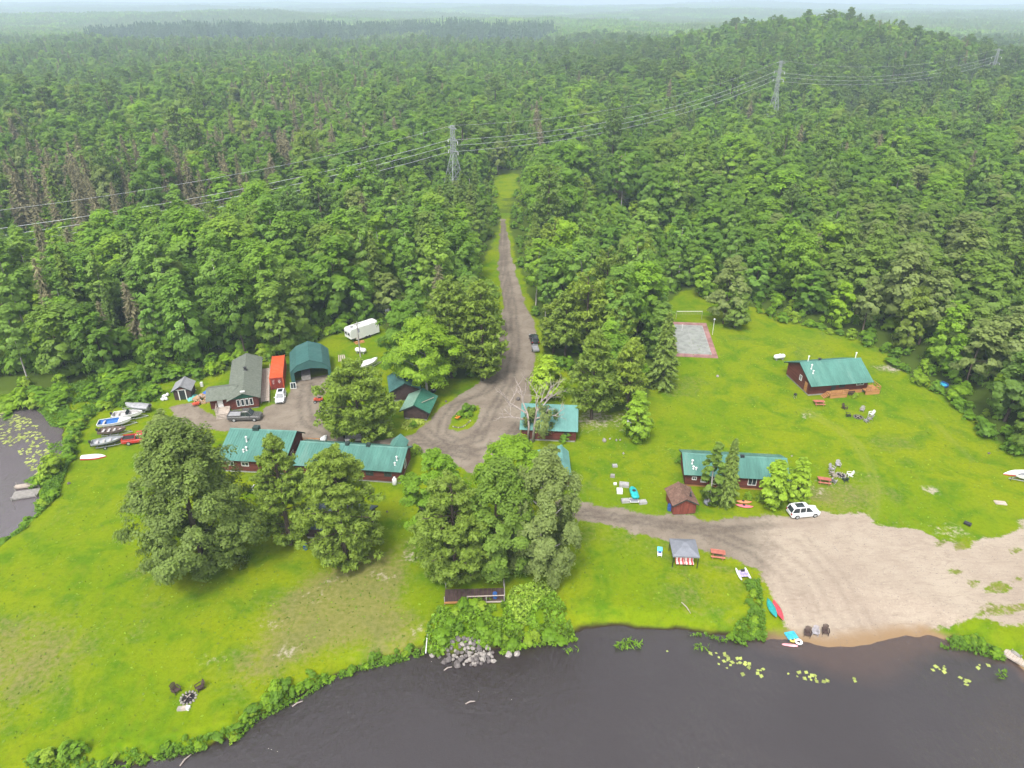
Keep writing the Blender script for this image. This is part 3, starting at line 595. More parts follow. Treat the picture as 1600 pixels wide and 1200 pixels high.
def plant(meshes, kind, x, y, sc=1., szs=None, rz=None, label=None, group=None, cat='tree', name=None, lean=0.):
    r = thing(name or NAMES[kind], label, cat, (x, y, tz(x, y)), random.uniform(0, 6.28) if rz is None else rz, group)
    r.scale = szs or (sc, sc, sc)
    if lean: r.rotation_euler = (random.uniform(-lean, lean), random.uniform(-lean, lean), r.rotation_euler[2])
    link('trunk', meshes[0], r); link('crown', meshes[1], r)
    return r
# ------------------------------------------------------------------ the forest
def joined(tm, cm, name):
    def arr(me):
        v = np.empty(len(me.vertices) * 3, np.float32); me.vertices.foreach_get('co', v); return v.reshape(-1, 3)
    vt, vc = arr(tm), arr(cm); nq = len(vc) // 4
    q = []; t = []
    for p in tm.polygons:
        vs = list(p.vertices)
        if len(vs) == 4: q.append(vs)
        else: t += [(vs[0], vs[i], vs[i + 1]) for i in range(1, len(vs) - 1)]
    Q = np.concatenate([np.array(q, np.int32).reshape(-1, 4), np.arange(nq * 4).reshape(-1, 4) + len(vt)])
    va = np.empty(nq, np.float32); cm.attributes['var'].data.foreach_get('value', va)
    mi = np.concatenate([np.zeros(len(q)), np.ones(nq), np.zeros(len(t))]).astype(int)
    return fast_mesh(name, np.concatenate([vt, vc]), Q, [tm.materials[0], cm.materials[0]], mi, np.concatenate([np.full(len(q), .5), va, np.full(len(t), .5)]), tris=t or None)
def far_patch(seed, con, size=44., n=34, cmat='spruce'):
    r_ = np.random.default_rng(seed); Vs = []; Qs = []; vr = []; mi = []; b = 0
    for i in range(n):
        x, y = r_.uniform(-size / 2, size / 2, 2); c = r_.random() < con; N = 70
        h = r_.uniform(11, 18); 
        if c:
            s = r_.random(N); a = r_.random(N) * 6.28; rr = 2.4 * (1 - s) + .2; P = np.stack([x + rr * np.cos(a), y + rr * np.sin(a), 2 + (h - 2) * s], -1); Nn = np.stack([np.cos(a), np.sin(a), .8 + 0 * a], -1)
        else:
            q = sph(N, r_); q[:, 2] = np.abs(q[:, 2]) * 1.2 - .35; P = q * np.array([4.2, 4.2, 4.6]) * r_.uniform(.75, 1.05, (N, 1)) + np.array([x, y, h - 5]); Nn = q + np.array([0, 0, .3])
        V, Q = leaf_quads(P, Nn + r_.normal(size=(N, 3)) * .35, 1.5 * r_.uniform(.7, 1.3, N), r_, 1.5)
        Vs.append(V); Qs.append(Q + b); b += len(V); vr.append(np.clip(r_.random() * .7 + r_.random(N) * .3, 0, 1)); mi.append(np.full(N, 1 if c else 0))
    return fast_mesh('far_trees', np.concatenate(Vs), np.concatenate(Qs), [L['maple'], L[cmat]], np.concatenate(mi), np.concatenate(vr))
SRC = []; SRCIDX = {}
for kname in ('maple', 'edge', 'aspen', 'oak', 'spruce', 'dead', 'wpine', 'pine', 'cedar', 'bush', 'greyleaf'):
    for i, (tm, cm) in enumerate(PROTO[kname]): SRCIDX.setdefault(kname, []).append(len(SRC)); SRC.append(joined(tm, cm, kname + '_whole'))
for i in range(3): SRCIDX.setdefault('patch', []).append(len(SRC)); SRC.append(far_patch(800 + i, .22))
for i in range(2): SRCIDX.setdefault('conpatch', []).append(len(SRC)); SRC.append(far_patch(820 + i, .92))
for i in range(2): SRCIDX.setdefault('stand', []).append(len(SRC)); SRC.append(far_patch(840 + i, 1., 44., 60, 'farcon'))
SRC_OBJ = [bpy.data.objects.new('forest_source', m) for m in SRC]       # shapes that the scatter reads; not linked to the scene
def scatter(name, pts, label, cat):
    """pts: rows x, y, z, pick, rot, sx, sz -> one object"""
    P = np.asarray(pts, float); me = bpy.data.meshes.new(name); me.vertices.add(len(P)); me.vertices.foreach_set('co', P[:, :3].astype(np.float32).ravel())
    for nm, ty, d, key in (('pick', 'INT', P[:, 3].astype(np.int32), 'value'), ('rot', 'FLOAT', P[:, 4].astype(np.float32), 'value')):
        me.attributes.new(nm, ty, 'POINT').data.foreach_set(key, d)
    me.attributes.new('scl', 'FLOAT_VECTOR', 'POINT').data.foreach_set('vector', np.stack([P[:, 5], P[:, 5], P[:, 6]], -1).astype(np.float32).ravel())
    ob = link(name, me, kind='stuff'); tag(ob, label, cat)
    g = bpy.data.node_groups.new(name, 'GeometryNodeTree'); g.interface.new_socket('Geometry', in_out='INPUT', socket_type='NodeSocketGeometry'); g.interface.new_socket('Geometry', in_out='OUTPUT', socket_type='NodeSocketGeometry')
    N = g.nodes.new; gi = N('NodeGroupInput'); go = N('NodeGroupOutput'); jn = N('GeometryNodeJoinGeometry')
    def named(n, t): a = N('GeometryNodeInputNamedAttribute'); a.data_type = t; a.inputs['Name'].default_value = n; return [o for o in a.outputs if o.enabled and o.name == 'Attribute'][0]
    pk, ro, sc = named('pick', 'INT'), named('rot', 'FLOAT'), named('scl', 'FLOAT_VECTOR')
    cx = N('ShaderNodeCombineXYZ'); g.links.new(ro, cx.inputs[2])
    for i in sorted(set(P[:, 3].astype(int))):
        oi = N('GeometryNodeObjectInfo'); oi.inputs['Object'].default_value = SRC_OBJ[i]; oi.inputs['As Instance'].default_value = True
        cp = N('FunctionNodeCompare'); cp.data_type = 'INT'; cp.operation = 'EQUAL'
        ins = [s for s in cp.inputs if s.enabled]; g.links.new(pk, ins[0]); ins[1].default_value = int(i)
        ip = N('GeometryNodeInstanceOnPoints'); g.links.new(gi.outputs[0], ip.inputs['Points']); g.links.new(cp.outputs[0], ip.inputs['Selection'])
        g.links.new(oi.outputs['Geometry'], ip.inputs['Instance']); g.links.new(cx.outputs[0], ip.inputs['Rotation']); g.links.new(sc, ip.inputs['Scale'])
        g.links.new(ip.outputs[0], jn.inputs[0])
    g.links.new(jn.outputs[0], go.inputs[0])
    md = ob.modifiers.new(name, 'NODES'); md.node_group = g; return ob

LANDMARKS = [('the grey-roofed house', -50, 122), ('the orange container', -47, 126), ('the green garage', -40, 129), ('the white camper', -33, 146), ('the parked boats', -62, 104), ('the pond', -78, 112), ('the small grey shed', -61, 114),
             ('the tennis court', 41, 144), ('the porch cabin', 61, 123), ('the blue paddling pool', 78, 117), ('the upper cabin', 7, 104), ('the black car', 4, 145), ('the road bend', -3, 165), ('the far road end', -3, 240), ('the middle steel pylon', -25, 312), ('the lawn corner beside the red boat', 90, 92), ('the volleyball net', 42, 165), ('the far clearing', -2, 300)]
LOOK = dict(edge=('low-branched broadleaf tree', 'low-branched broadleaf tree'), maple=('round-crowned broadleaf tree', 'round-crowned broadleaf tree'), aspen=('slender aspen', 'slender aspen'), oak=('wide dark oak', 'wide dark oak'), spruce=('pointed spruce', 'pointed spruce'), dead=('bare grey dead spruce', 'bare grey dead spruce'), wpine=('tiered white pine', 'tiered white pine'), pine=('bushy pine', 'bushy pine'), cedar=('narrow bright cedar', 'narrow bright cedar'), greyleaf=('silvery willow', 'silvery willow'))
ORD = ['leftmost', 'second', 'third', 'fourth', 'fifth', 'sixth', 'seventh', 'eighth', 'ninth', 'tenth', 'eleventh', 'twelfth', 'thirteenth', 'fourteenth', 'fifteenth', 'sixteenth', 'seventeenth', 'eighteenth', 'nineteenth', 'twentieth'] + ['next'] * 60

def type_field(x, y, px, py, u):
    """kind of tree that grows at a place"""
    f = fbm(x, y, 1 / 45., 61, 3); out = np.full(len(x), 'maple', dtype=object)
    con = fbm(x, y, 1 / 70., 67, 3) + .12 * smooth(650, 1000, y) * (1 - gauss(x, y, 283, 755, 150, 200))
    pa = np.where(f < .45, .55, .22)
    out[u < pa] = 'aspen'
    psp = np.clip((con - .42) * 1.6, .05, .5); fy = smooth(820, 960, y) * (1 - gauss(x, y, 283, 755, 140, 170)); psp = np.maximum(psp, .78 * fy * smooth(.3, .45, fbm(x, y, 1 / 150., 71, 2))); out[(u > 1 - psp)] = 'spruce'
    v = rng.random(len(x))
    out[(v < .045)] = 'wpine'; out[(v > .045) & (v < .08)] = 'greyleaf'; out[(v > .975)] = 'dead'
    dz = gauss(px, py, 120, 335, 230, 38) + gauss(px, py, 460, 240, 80, 60) * 1.0 + .8 * gauss(px, py, 830, 205, 14, 40) + .7 * gauss(px, py, 80, 470, 90, 70)
    out[rng.random(len(x)) < dz * .75] = 'dead'
    w2 = gauss(px, py, 1350, 165, 110, 28) + gauss(px, py, 950, 130, 60, 25) + gauss(px, py, 1560, 140, 40, 25)
    out[rng.random(len(x)) < w2 * .75] = 'wpine'
    ok = smooth(1200, 1330, px) * smooth(330, 420, py)
    r2 = rng.random(len(x)); out[r2 < ok * .85] = 'oak'; out[(r2 > ok * .85) & (r2 < ok)] = 'greyleaf'
    cd = (px < 110) & (py > 470); out[cd & (rng.random(len(x)) < .45)] = 'cedar'
    return out
def jgrid(x0, x1, y0, y1, s, j=.42):
    gx, gy = np.meshgrid(np.arange(x0, x1, s), np.arange(y0, y1, s * .9)); gx = gx + ((np.arange(gx.shape[0]) % 2) * s / 2)[:, None]
    x = gx.ravel() + rng.uniform(-j, j, gx.size) * s; y = gy.ravel() + rng.uniform(-j, j, gx.size) * s; return x, y
def in_view(x, y, m=220):
    px, py = scr(x, y, terrain(x, y)); return (px > -m) & (px < 1600 + m) & (y * cos(PITCH) + HCAM * sin(PITCH) > 20), px, py
x, y = jgrid(-420, 420, 60, 470, 7.3)
clr = sdist(x, y, CLEAR); ok, px, py = in_view(x, y)
keep = ok & (clr < -1.2) & (np.maximum(sdist(x, y, POND), sdist(x, y, RIVER)) < -2) & (fbm(x, y, 1 / 30., 77, 2) > .22)
keep &= ~((sdist(x, y, ROAD) > -5.5) & (y > 175)) & ~((np.abs(px - 789) < 26) & (py > 275) & (py < 352)); keep &= ~((px > -100) & (px < 150) & (py > 604))  & ~((np.abs(px - 789) < 9) & (py > 255) & (py < 350))
x, y, px, py, clr = x[keep], y[keep], px[keep], py[keep], clr[keep]
kd = type_field(x, y, px, py, rng.random(len(x)))
# mixed stand right beside the road and clearing keeps its pines
pz = gauss(px, py, 920, 560, 70, 90); kd[rng.random(len(x)) < pz * .75] = 'pine'
em = (clr > -7.5) & np.isin(kd, ['maple', 'aspen', 'oak']) & (rng.random(len(x)) < .8); kd[em] = 'edge'
sc = rng.uniform(.85, 1.5, len(x)) * np.where(clr > -6, .86, 1.) * np.where((kd == 'dead'), .95, 1.); sc *= np.where((px > 800) & (px < 1250) & (py > 380), .86, 1.)
LINE = [(-215, 140), (-22, 271), (140, 405), (332, 540)]; sc *= np.where(ldist(x, y, LINE) < 17, .58, 1.) * np.where((np.hypot(x + 22, y - 262) < 26), .7, 1.); near = np.hypot(x, y); vis = (px > -25) & (px < 1625); score = np.where(vis, near + np.maximum(0, -clr - 12) * 1.5, 1e9)
order = np.argsort(score); chosen = order[:285]
rot = rng.uniform(0, 6.28, len(x)); pts = []
sel = set(chosen.tolist()); groups = {}
for i in range(len(x)):
    k = kd[i]; v = int(rng.integers(0, len(PROTO[k])))
    if i in sel:
        o = plant(PROTO[k][v], k, x[i], y[i], szs=(sc[i] * rng.uniform(.82, 1.15),) * 2 + (sc[i] * rng.uniform(.88, 1.12),), rz=rot[i], lean=.05)
        bl = min(LANDMARKS, key=lambda q: math.hypot(q[1] - x[i], q[2] - y[i])); lx, ly = scr(bl[1], bl[2])
        rel = 'behind' if y[i] - bl[2] > abs(x[i] - bl[1]) * .7 else ('left of' if px[i] < lx else 'right of')
        size = 'tall' if sc[i] > 1.2 else ('small' if sc[i] < .92 else 'mid-sized')
        groups.setdefault((k, size, rel, bl[0]), []).append((px[i], o))
    else: pts.append((x[i], y[i], tz(x[i], y[i]), SRCIDX[k][v], rot[i], sc[i] * rng.uniform(.8, 1.2), sc[i] * rng.uniform(.85, 1.15)))
for (k, size, rel, lm), lst in groups.items():
    lst.sort(key=lambda q: q[0])
    for j, (_, o) in enumerate(lst):
        base = f'{size} {LOOK[k][0]} in the woods {rel} {lm}'
        if len(lst) > 1: base += ', ' + (ORD[j] + (' from left' if j else '') if j < len(lst) - 1 or j == 0 else 'rightmost')
        tag(o, base, 'tree', 'trees at the front of the forest')
# undergrowth between the trees
bx, by = jgrid(-330, 330, 60, 470, 4.6); ok, px2, py2 = in_view(bx, by, 60); cl = sdist(bx, by, CLEAR)
kp = ok & (cl < -.4) & (np.maximum(sdist(bx, by, POND), sdist(bx, by, RIVER)) < -.6) & ((cl > -14) | (rng.random(len(bx)) < .8))
kp &= ~((sdist(bx, by, ROAD) > -1.5) & (by > 160)) & ~((np.abs(px2 - 789) < 13) & (py2 > 265) & (py2 < 352))
bz = terrain(bx, by)
for i in np.nonzero(kp)[0]: s = rng.uniform(.6, 1.5) * (1 if cl[i] > -10 else 1.9); pts.append((bx[i], by[i], bz[i], SRCIDX['bush'][int(rng.integers(0, 4))], rng.uniform(0, 6.28), s, s * rng.uniform(.8, 1.3)))
# middle distance
x, y = jgrid(-1000, 1000, 470, 1250, 7.4); ok, px, py = in_view(x, y, 60); keep = ok & ~((y > 1190) & (x > -760) & (x < 80)) & ~((gauss(x, y, -190, 1010, 120, 45) > .5) & (rng.random(len(x)) < .9)); x, y, px, py = x[keep], y[keep], px[keep], py[keep]
kd = type_field(x, y, px, py, rng.random(len(x))); z = terrain(x, y); sc = rng.uniform(.8, 1.4, len(x)) * np.where(ldist(x, y, LINE) < 18, .6, 1.)
for i in range(len(x)): pts.append((x[i], y[i], z[i], SRCIDX[kd[i]][int(rng.integers(0, len(SRCIDX[kd[i]])))], rng.uniform(0, 6.28), sc[i] * rng.uniform(.9, 1.15), sc[i]))
# far woods in clumps
x, y = jgrid(-5200, 5200, 1260, 6500, 40.); ok, px, py = in_view(x, y, 40); ok &= ~((y > 1180) & (y < 1395) & (x > -760) & (x < 80)); x, y = x[ok], y[ok]; z = terrain(x, y); cf = fbm(x, y, 1 / 420., 91, 3)
stand = (y > 1400) & (y < 1640) & (x > -760) & (x < 60) & (fbm(x, y, 1 / 200., 95, 2) > .3); dark = stand | ((y > 1560) & (y < 1950) & (x > -760) & (x < 60) & (fbm(x, y, 1 / 160., 95, 2) > .36)) | (cf > .46)
for i in range(len(x)): pts.append((x[i], y[i], z[i] - 1, SRCIDX['stand' if stand[i] else 'conpatch' if dark[i] else 'patch'][int(rng.integers(0, 2 if dark[i] else 3))], rng.integers(0, 4) * 1.5708 + rng.uniform(-.2, .2), 1., rng.uniform(.8, 1.25) * (1.7 if stand[i] else 1)))
scatter('forest', pts, 'deep mixed forest rolling away behind the lawns to the hazy horizon', 'forest')
print('forest points', len(pts))

# ------------------------------------------------------------------ trees of the yard and the lawns
def spec(bx, by, ytop, wpx, mk, label, name, kind='tree', **kw):
    X, Y = G(bx, by); h = height_for(X, Y, ytop); zc = Y * cos(PITCH) + (HCAM - h * .5) * sin(PITCH); X = (bx - 800) / FPX * zc; rx = wpx * zc / FPX / 2
    tm, cm = mk(h, rx); return plant((tm, cm), None, X, Y, 1., rz=0., label=label, cat='tree', name=name, **kw)
big = lambda seed, z0f, nl, lrf, shape, N, leaf, mat, bark, r0, nb=8, sub=9, flat=.8, droop=0.: (lambda h, rx: mk_broad(seed, h, rx, z0f, nl, rx * lrf, shape, N, leaf, mat, bark, r0, nb, sub, flat, 0., droop))
pin = lambda seed, z0, N, leaf, mat='pine', cone=.6: (lambda h, rx: mk_pine(seed, h, rx, z0, N, leaf, L[mat], M['bark_brown'], False, cone))
spr = lambda seed, z0, N, leaf: (lambda h, rx: mk_spruce(seed, h, rx, z0, N, leaf, L['spruce'], M['bark_brown']))
spec(291, 884, 660, 256, big(73, .02, 110, .2, 'spread', 66000, .25, L['oldoak'], M['bark_brown'], .5, 7, 11, .8, .3), 'huge spreading grey-green oak standing alone on the left lawn', 'oak_tree')
spec(262, 720, 642, 60, big(12, .3, 12, .34, 'oval', 3000, .3, L['greyleaf'], M['bark_brown'], .15, 6), 'thin sprig-topped young tree just behind the huge lawn oak', 'ash_tree')
spec(438, 850, 678, 100, pin(13, 1.2, 20000, .26, cone=.4), 'narrower pine standing between the lodge and the big oak', 'pine_tree')
spec(528, 876, 697, 150, pin(14, 1., 34000, .26, cone=.4), 'broad ragged pine growing over the blue-grey roofed hut', 'pine_tree')
spec(682, 850, 708, 130, big(15, .04, 34, .28, 'oval', 28000, .25, L['maple'], M['bark_brown'], .3), 'bushy green maple at the left side of the waterfront clump', 'maple_tree')
spec(800, 790, 688, 140, big(16, .12, 34, .28, 'round', 26000, .25, L['lime'], M['bark_brown'], .28), 'bright lime-green broadleaf tree at the back of the waterfront clump', 'broadleaf_tree')
spec(708, 906, 738, 146, pin(17, 1.6, 34000, .26, cone=.3), 'olive pine rising over the waterfront deck', 'pine_tree')
spec(775, 900, 722, 140, big(18, .06, 34, .28, 'oval', 26000, .25, L['oak'], M['bark_brown'], .28, 8, 9, .9, .8), 'dull green broadleaf tree in the middle of the waterfront clump', 'broadleaf_tree')
spec(845, 895, 700, 146, big(19, .04, 40, .25, 'oval', 36000, .24, L['greyleaf'], M['bark_white'], .32, 14, 9, .95, 1.6), 'silvery drooping willow at the right side of the waterfront clump', 'willow_tree')
spec(862, 760, 694, 40, big(20, .2, 10, .36, 'oval', 2200, .3, L['greyleaf'], M['bark_brown'], .12), 'small grey-green tree beside the narrow teal roof', 'ash_tree')
spec(557, 684, 560, 138, pin(21, 1.5, 26000, .3, cone=.3), 'large yellowish pine standing in the gravel yard', 'pine_tree')
spec(664, 618, 500, 138, big(22, .2, 22, .34, 'oval', 20000, .28, L['lime'], M['bark_white'], .25, 12, 8), 'bright green birch with several white stems beside the green hut', 'birch_tree')
spec(630, 598, 470, 108, big(23, .12, 24, .3, 'round', 16000, .32, L['maple'], M['bark_brown'], .3), 'dark round maple hiding the rear camper', 'maple_tree')
spec(702, 590, 424, 84, pin(24, 2., 9000, .42, cone=.2), 'left pine of the pair by the road bend', 'pine_tree')
spec(752, 594, 432, 78, pin(25, 2., 9000, .42, cone=.2), 'right pine of the pair by the road bend', 'pine_tree')
spec(856, 624, 556, 80, big(26, .03, 26, .34, 'col', 5000, .34, L['cedar'], M['bark_brown'], .15, 0, 8, 1.1), 'bright bushy cedar beside the road above the upper cabin', 'cedar_tree')
spec(928, 655, 515, 92, pin(27, 3., 9000, .4), 'broad pine behind the upper cabin', 'pine_tree')
spec(985, 648, 528, 72, pin(28, 2.5, 7000, .4), 'pine beside the bare earth right of the upper cabin', 'pine_tree')
spec(960, 560, 432, 76, pin(29, 3., 6000, .44), 'tall pine in the stand between the road and the court', 'pine_tree')
spec(885, 560, 452, 72, pin(30, 3., 6000, .44), 'tall pine beside the black car', 'pine_tree')
spec(1040, 606, 488, 62, spr(31, .5, 4500, .5), 'grey-green spruce at the left edge of the tennis court', 'spruce_tree')
spec(1018, 520, 432, 46, spr(32, .5, 3000, .5), 'dark pointed spruce behind the tennis court', 'spruce_tree')
spec(998, 688, 614, 64, big(33, .02, 24, .34, 'col', 4500, .32, L['cedar'], M['bark_brown'], .14, 0, 8, 1.1), 'small pointed cedar with a white canoe leaning on it', 'cedar_tree')
spec(1141, 790, 686, 40, spr(34, .3, 6000, .34), 'dark pointed spruce in front of the middle cabin', 'spruce_tree')
spec(1114, 788, 690, 46, big(35, .04, 22, .32, 'oval', 7000, .3, L['oak'], M['bark_white'], .15, 6, 8, 1.), 'grey-green birch touching the spruce in front of the middle cabin', 'birch_tree')
spec(1212, 792, 722, 66, big(36, .02, 24, .36, 'col', 5500, .3, L['cedar'], M['bark_brown'], .13, 0, 8, 1.1), 'left one of two bushy cedars by the middle cabin', 'cedar_tree')
spec(1249, 788, 720, 52, big(37, .02, 24, .36, 'col', 5000, .3, L['cedar'], M['bark_brown'], .13, 0, 8, 1.1), 'right one of two bushy cedars by the middle cabin', 'cedar_tree')
spec(1138, 506, 402, 74, big(38, .06, 26, .3, 'oval', 9000, .42, L['greyleaf'], M['bark_brown'], .25, 6), 'tall grey-green tree behind the tennis court', 'ash_tree')
spec(1152, 512, 452, 62, big(39, .08, 18, .32, 'spread', 5000, .4, L['oak'], M['bark_brown'], .2, 6), 'lower yellowish tree leaning at the tennis court lamp', 'oak_tree')
# the half-dead tree in front of the upper cabin
r_ = np.random.default_rng(51); X, Y = G(829, 690); h = height_for(X, Y, 604)
hd = thing('dead_tree', 'half-dead bleached tree with bare limbs before the upper cabin', 'tree', (X, Y, 0))
mb = MB(); mb.tube([(-.45, 0, -.2), (-.35, 0, 3), (-.6, .2, 5.5)], [.26, .2, .17], 7); mb.tube([(.35, -.1, -.2), (.6, 0, 3), (.9, .3, 6)], [.26, .21, .17], 7)
mb.build('trunk', M['bark_dead'], hd, smooth_=True); mb = MB()
for p, d, ln in (((-.6, .2, 5.4), (-.9, .3, .55), 4.5), ((-.6, .2, 5.5), (-.25, .4, 1), 4.4), ((.9, .3, 5.9), (.45, .5, .8), 4.8), ((.9, .3, 5.8), (.9, .3, .75), 5.2), ((.75, .1, 4.4), (.1, .6, .8), 4.6), ((-.5, .1, 4.2), (-1, .1, .1), 4.2), ((.7, .1, 4.5), (1, -.1, .35), 4.)): dead_limbs(r_, mb, p, d, ln * .85, .16, 3, .5)
mb.build('branches', M['bark_dead'], hd)
V, Q, var, _ = leaf_crown(r_, 4.6, 3.2, 6.6, 15, 1., 'spread', 3400, .24, 5, .7, 1.8); V[:, 0] += 1.6; link('crown', mesh_of(V, Q, var, L['greyleaf'], 'crown'), hd)

# ------------------------------------------------------------------ shrubs and ground cover
def shrub_line(pts, n, s0, s1, label, group, wob=6, z=0.):
    tot = 0; ps = PG(pts, z); seg = [math.dist(a, b) for a, b in zip(ps[:-1], ps[1:])]; T = sum(seg)
    for i in range(n):
        d = (i + random.uniform(.1, .9)) / n * T; j = 0
        while j < len(seg) - 1 and d > seg[j]: d -= seg[j]; j += 1
        t = d / seg[j]; X = ps[j][0] * (1 - t) + ps[j + 1][0] * t + random.uniform(-1, 1) * wob * .1; Y = ps[j][1] * (1 - t) + ps[j + 1][1] * t + random.uniform(-1, 1) * wob * .1
        s = random.uniform(s0, s1); plant(PROTO['bush'][i % 4], 'bush', X, Y, szs=(s * random.uniform(.8, 1.5), s * random.uniform(.7, 1.2), s * random.uniform(.5, 1.1)), label=label, group=group, cat='shrub')
shrub_line([(70,1208),(150,1192),(230,1178),(300,1162),(370,1143),(400,1112),(440,1093),(470,1076),(498,1062),(540,1045),(600,1028),(648,1012)], 52, .22, .55, 'low leafy bush along the front bank of the left lawn', 'bushes on the front bank', 5, -.6)
shrub_line([(395,1112),(425,1095),(450,1082)], 5, .6, .85, 'larger dark green bush hanging over the front bank', 'large bushes on the front bank', 5, -.6)
shrub_line([(60,1188),(105,1182),(130,1180)], 4, .6, .85, 'thick bush on the front bank near the corner of the lawn', 'thick bushes at the lawn corner', 5, -.6)
shrub_line([(0,850),(40,818),(70,790),(85,770)], 16, .5, .8, 'low leafy bush along the pond side of the lawn', 'bushes on the pond bank', 7, -.4)
shrub_line([(70,752),(82,748)], 3, 1.2, 1.7, 'tall rounded bush beside the pond dock', 'tall bushes by the dock', 6, -.4)
shrub_line([(92,735),(110,705),(120,680),(125,660)], 18, .6, 1.1, 'leafy bush between the pond and the parked boats', 'bushes between pond and boats', 14, -.2)
shrub_line([(100,662),(130,650),(160,638),(190,628),(230,618),(250,612)], 22, .7, 1.2, 'bright bush above the row of parked boats', 'bushes above the boats', 20)
shrub_line([(20,628),(70,630),(120,622),(180,606),(235,598)], 26, 1.1, 2., 'tall dense bush at the wet forest edge behind the boats', 'tall bushes behind the boats', 30)
shrub_line([(1172,912),(1178,940),(1180,960),(1182,985)], 12, .3, .55, 'low weedy bush in the strip beside the teal kayak', 'weedy bushes beside the kayaks', 4)
shrub_line([(1140,988),(1170,985),(1190,990)], 8, .3, .5, 'low weedy bush on the shore below the kayaks', 'weedy bushes on the shore', 6, -.5)
shrub_line([(1490,998),(1515,996),(1545,1012),(1568,1022)], 9, .35, .65, 'low bush on the bank beside the right dock', 'bushes beside the right dock', 4, -.5)
shrub_line([(690,1000),(720,985),(800,1000),(830,995),(860,985),(880,990)], 12, .5, .9, 'leafy bush on the steep bank below the deck', 'bushes below the deck', 8, -.5)
shrub_line([(700,960),(730,950),(760,952)], 5, .5, .8, 'leafy bush right in front of the deck beam', 'bushes before the deck', 5)
edge = [(245,597),(330,584),(372,566),(430,557),(484,533),(538,512),(596,502)]
shrub_line(edge, 30, .9, 1.7, 'understorey bush along the forest edge behind the yard', 'bushes behind the yard', 14)
shrub_line([(1190,486),(1232,504),(1300,520),(1380,550),(1400,574),(1450,604),(1482,624),(1522,664),(1562,694),(1602,720)], 34, .7, 1.4, 'understorey bush along the forest edge right of the porch cabin', 'bushes along the right forest edge', 12)
for a, b, s, lb in ((882, 690, .9, 'dark bush at the right corner of the upper cabin'), (1186, 782, .6, 'low hedge-like bush under the middle cabin window'), (1170, 780, .55, 'low bush between the spruce and the middle cabin window'), (1062, 724, .7, 'bush at the left end of the middle cabin'), (652, 708, .8, 'bush at the gable end of the long lodge'), (645, 668, .6, 'rounded bush beside the pale hosta bed'), (662, 643, .8, 'bush beside the green hut wall'), (1335, 622, .5, 'small bush between the two porch stairs')):
    X, Y = G(a, b); plant(PROTO['bush'][1], 'bush', X, Y, s, label=lb, cat='shrub')
def cover(name, polys, dens, h, leaf, mat, label, cat, z0=None, flatn=.7, keepf=None, asp=1.6):
    Ps = []
    for poly in polys:
        P = PG(poly, -.4); a = np.array(P); lo, hi = a.min(0), a.max(0); n = int((hi[0] - lo[0]) * (hi[1] - lo[1]) * dens)
        q = rng.uniform(lo, hi, (n, 2)); q = q[sdist(q[:, 0], q[:, 1], P) > 0]; Ps.append(q)
    q = np.concatenate(Ps); q = q[fbm(q[:, 0], q[:, 1], .6, 13, 3) > .34]
    if keepf is not None: q = q[keepf(q[:, 0], q[:, 1])]
    n = len(q); hh = h * (.35 + 1.1 * fbm(q[:, 0], q[:, 1], .5, 19, 2)); z = terrain(q[:, 0], q[:, 1]) if z0 is None else np.full(n, z0)
    C = np.stack([q[:, 0], q[:, 1], z + hh * rng.random(n) ** .6], -1); Nn = rng.normal(size=(n, 3)) * .6 + np.array([0, -.15, flatn])
    V, Q = leaf_quads(C, Nn, leaf * rng.uniform(.6, 1.4, n), rng, asp); va = np.clip(fbm(q[:, 0], q[:, 1], 1.1, 23, 3) * .9 + rng.uniform(-.25, .3, n), 0, 1)
    o = link(name, fast_mesh(name, V, Q, [mat], var=va), kind='stuff'); return tag(o, label, cat)
dry_land = lambda x, y: np.maximum(sdist(x, y, RIVER), sdist(x, y, POND)) < .1
cover('ground_cover', [[(655,1022),(668,985),(690,945),(790,940),(860,925),(880,950),(905,998),(880,1006),(830,1012),(775,1016),(740,1000),(700,1010),(680,1022)]], 60, .6, .26, L['cover'], 'bright leafy ground cover on the bank below the deck', 'ground cover', keepf=dry_land)
cover('weeds', [[(60,1225),(150,1210),(300,1178),(375,1158),(402,1128),(470,1092),(560,1050),(655,1028),(655,1008),(560,1036),(495,1058),(440,1086),(395,1110),(360,1138),(290,1160),(150,1182),(40,1195)], [(-20,862),(40,832),(66,797),(62,772),(92,732),(104,700),(106,670),(128,668),(122,700),(108,735),(92,780),(60,812),(0,852)], [(20,626),(130,600),(240,602),(262,622),(225,640),(170,640),(120,672),(100,668),(80,664),(62,640)], [(1140,995),(1150,975),(1168,965),(1165,915),(1185,910),(1195,960),(1200,1000),(1180,1006)], [(1468,1004),(1485,990),(1530,992),(1575,1022),(1570,1030),(1520,1016)], [(1010,985),(1100,985),(1140,995),(1138,1003),(1060,988)], [(905,1000),(918,984),(960,980),(950,985),(915,990)]], 70, .6, .22, L['bush'], 'weeds and tall grass along the banks of the water', 'weeds', keepf=lambda x, y: np.maximum(sdist(x, y, RIVER), sdist(x, y, POND)) < .35)
cover('plume_grass', [[(790,945),(800,925),(855,918),(860,935),(830,955),(818,985),(806,975)]], 60, .9, .22, L['plume'], 'pale yellowish plume-like plants right of the deck', 'plants')
cover('hosta_bed', [[(627,672),(632,664),(650,658),(662,648),(667,650),(662,664),(648,672),(635,675)]], 60, .35, .3, L['hosta'], 'pale variegated hostas edging the drive by the green hut', 'hostas')
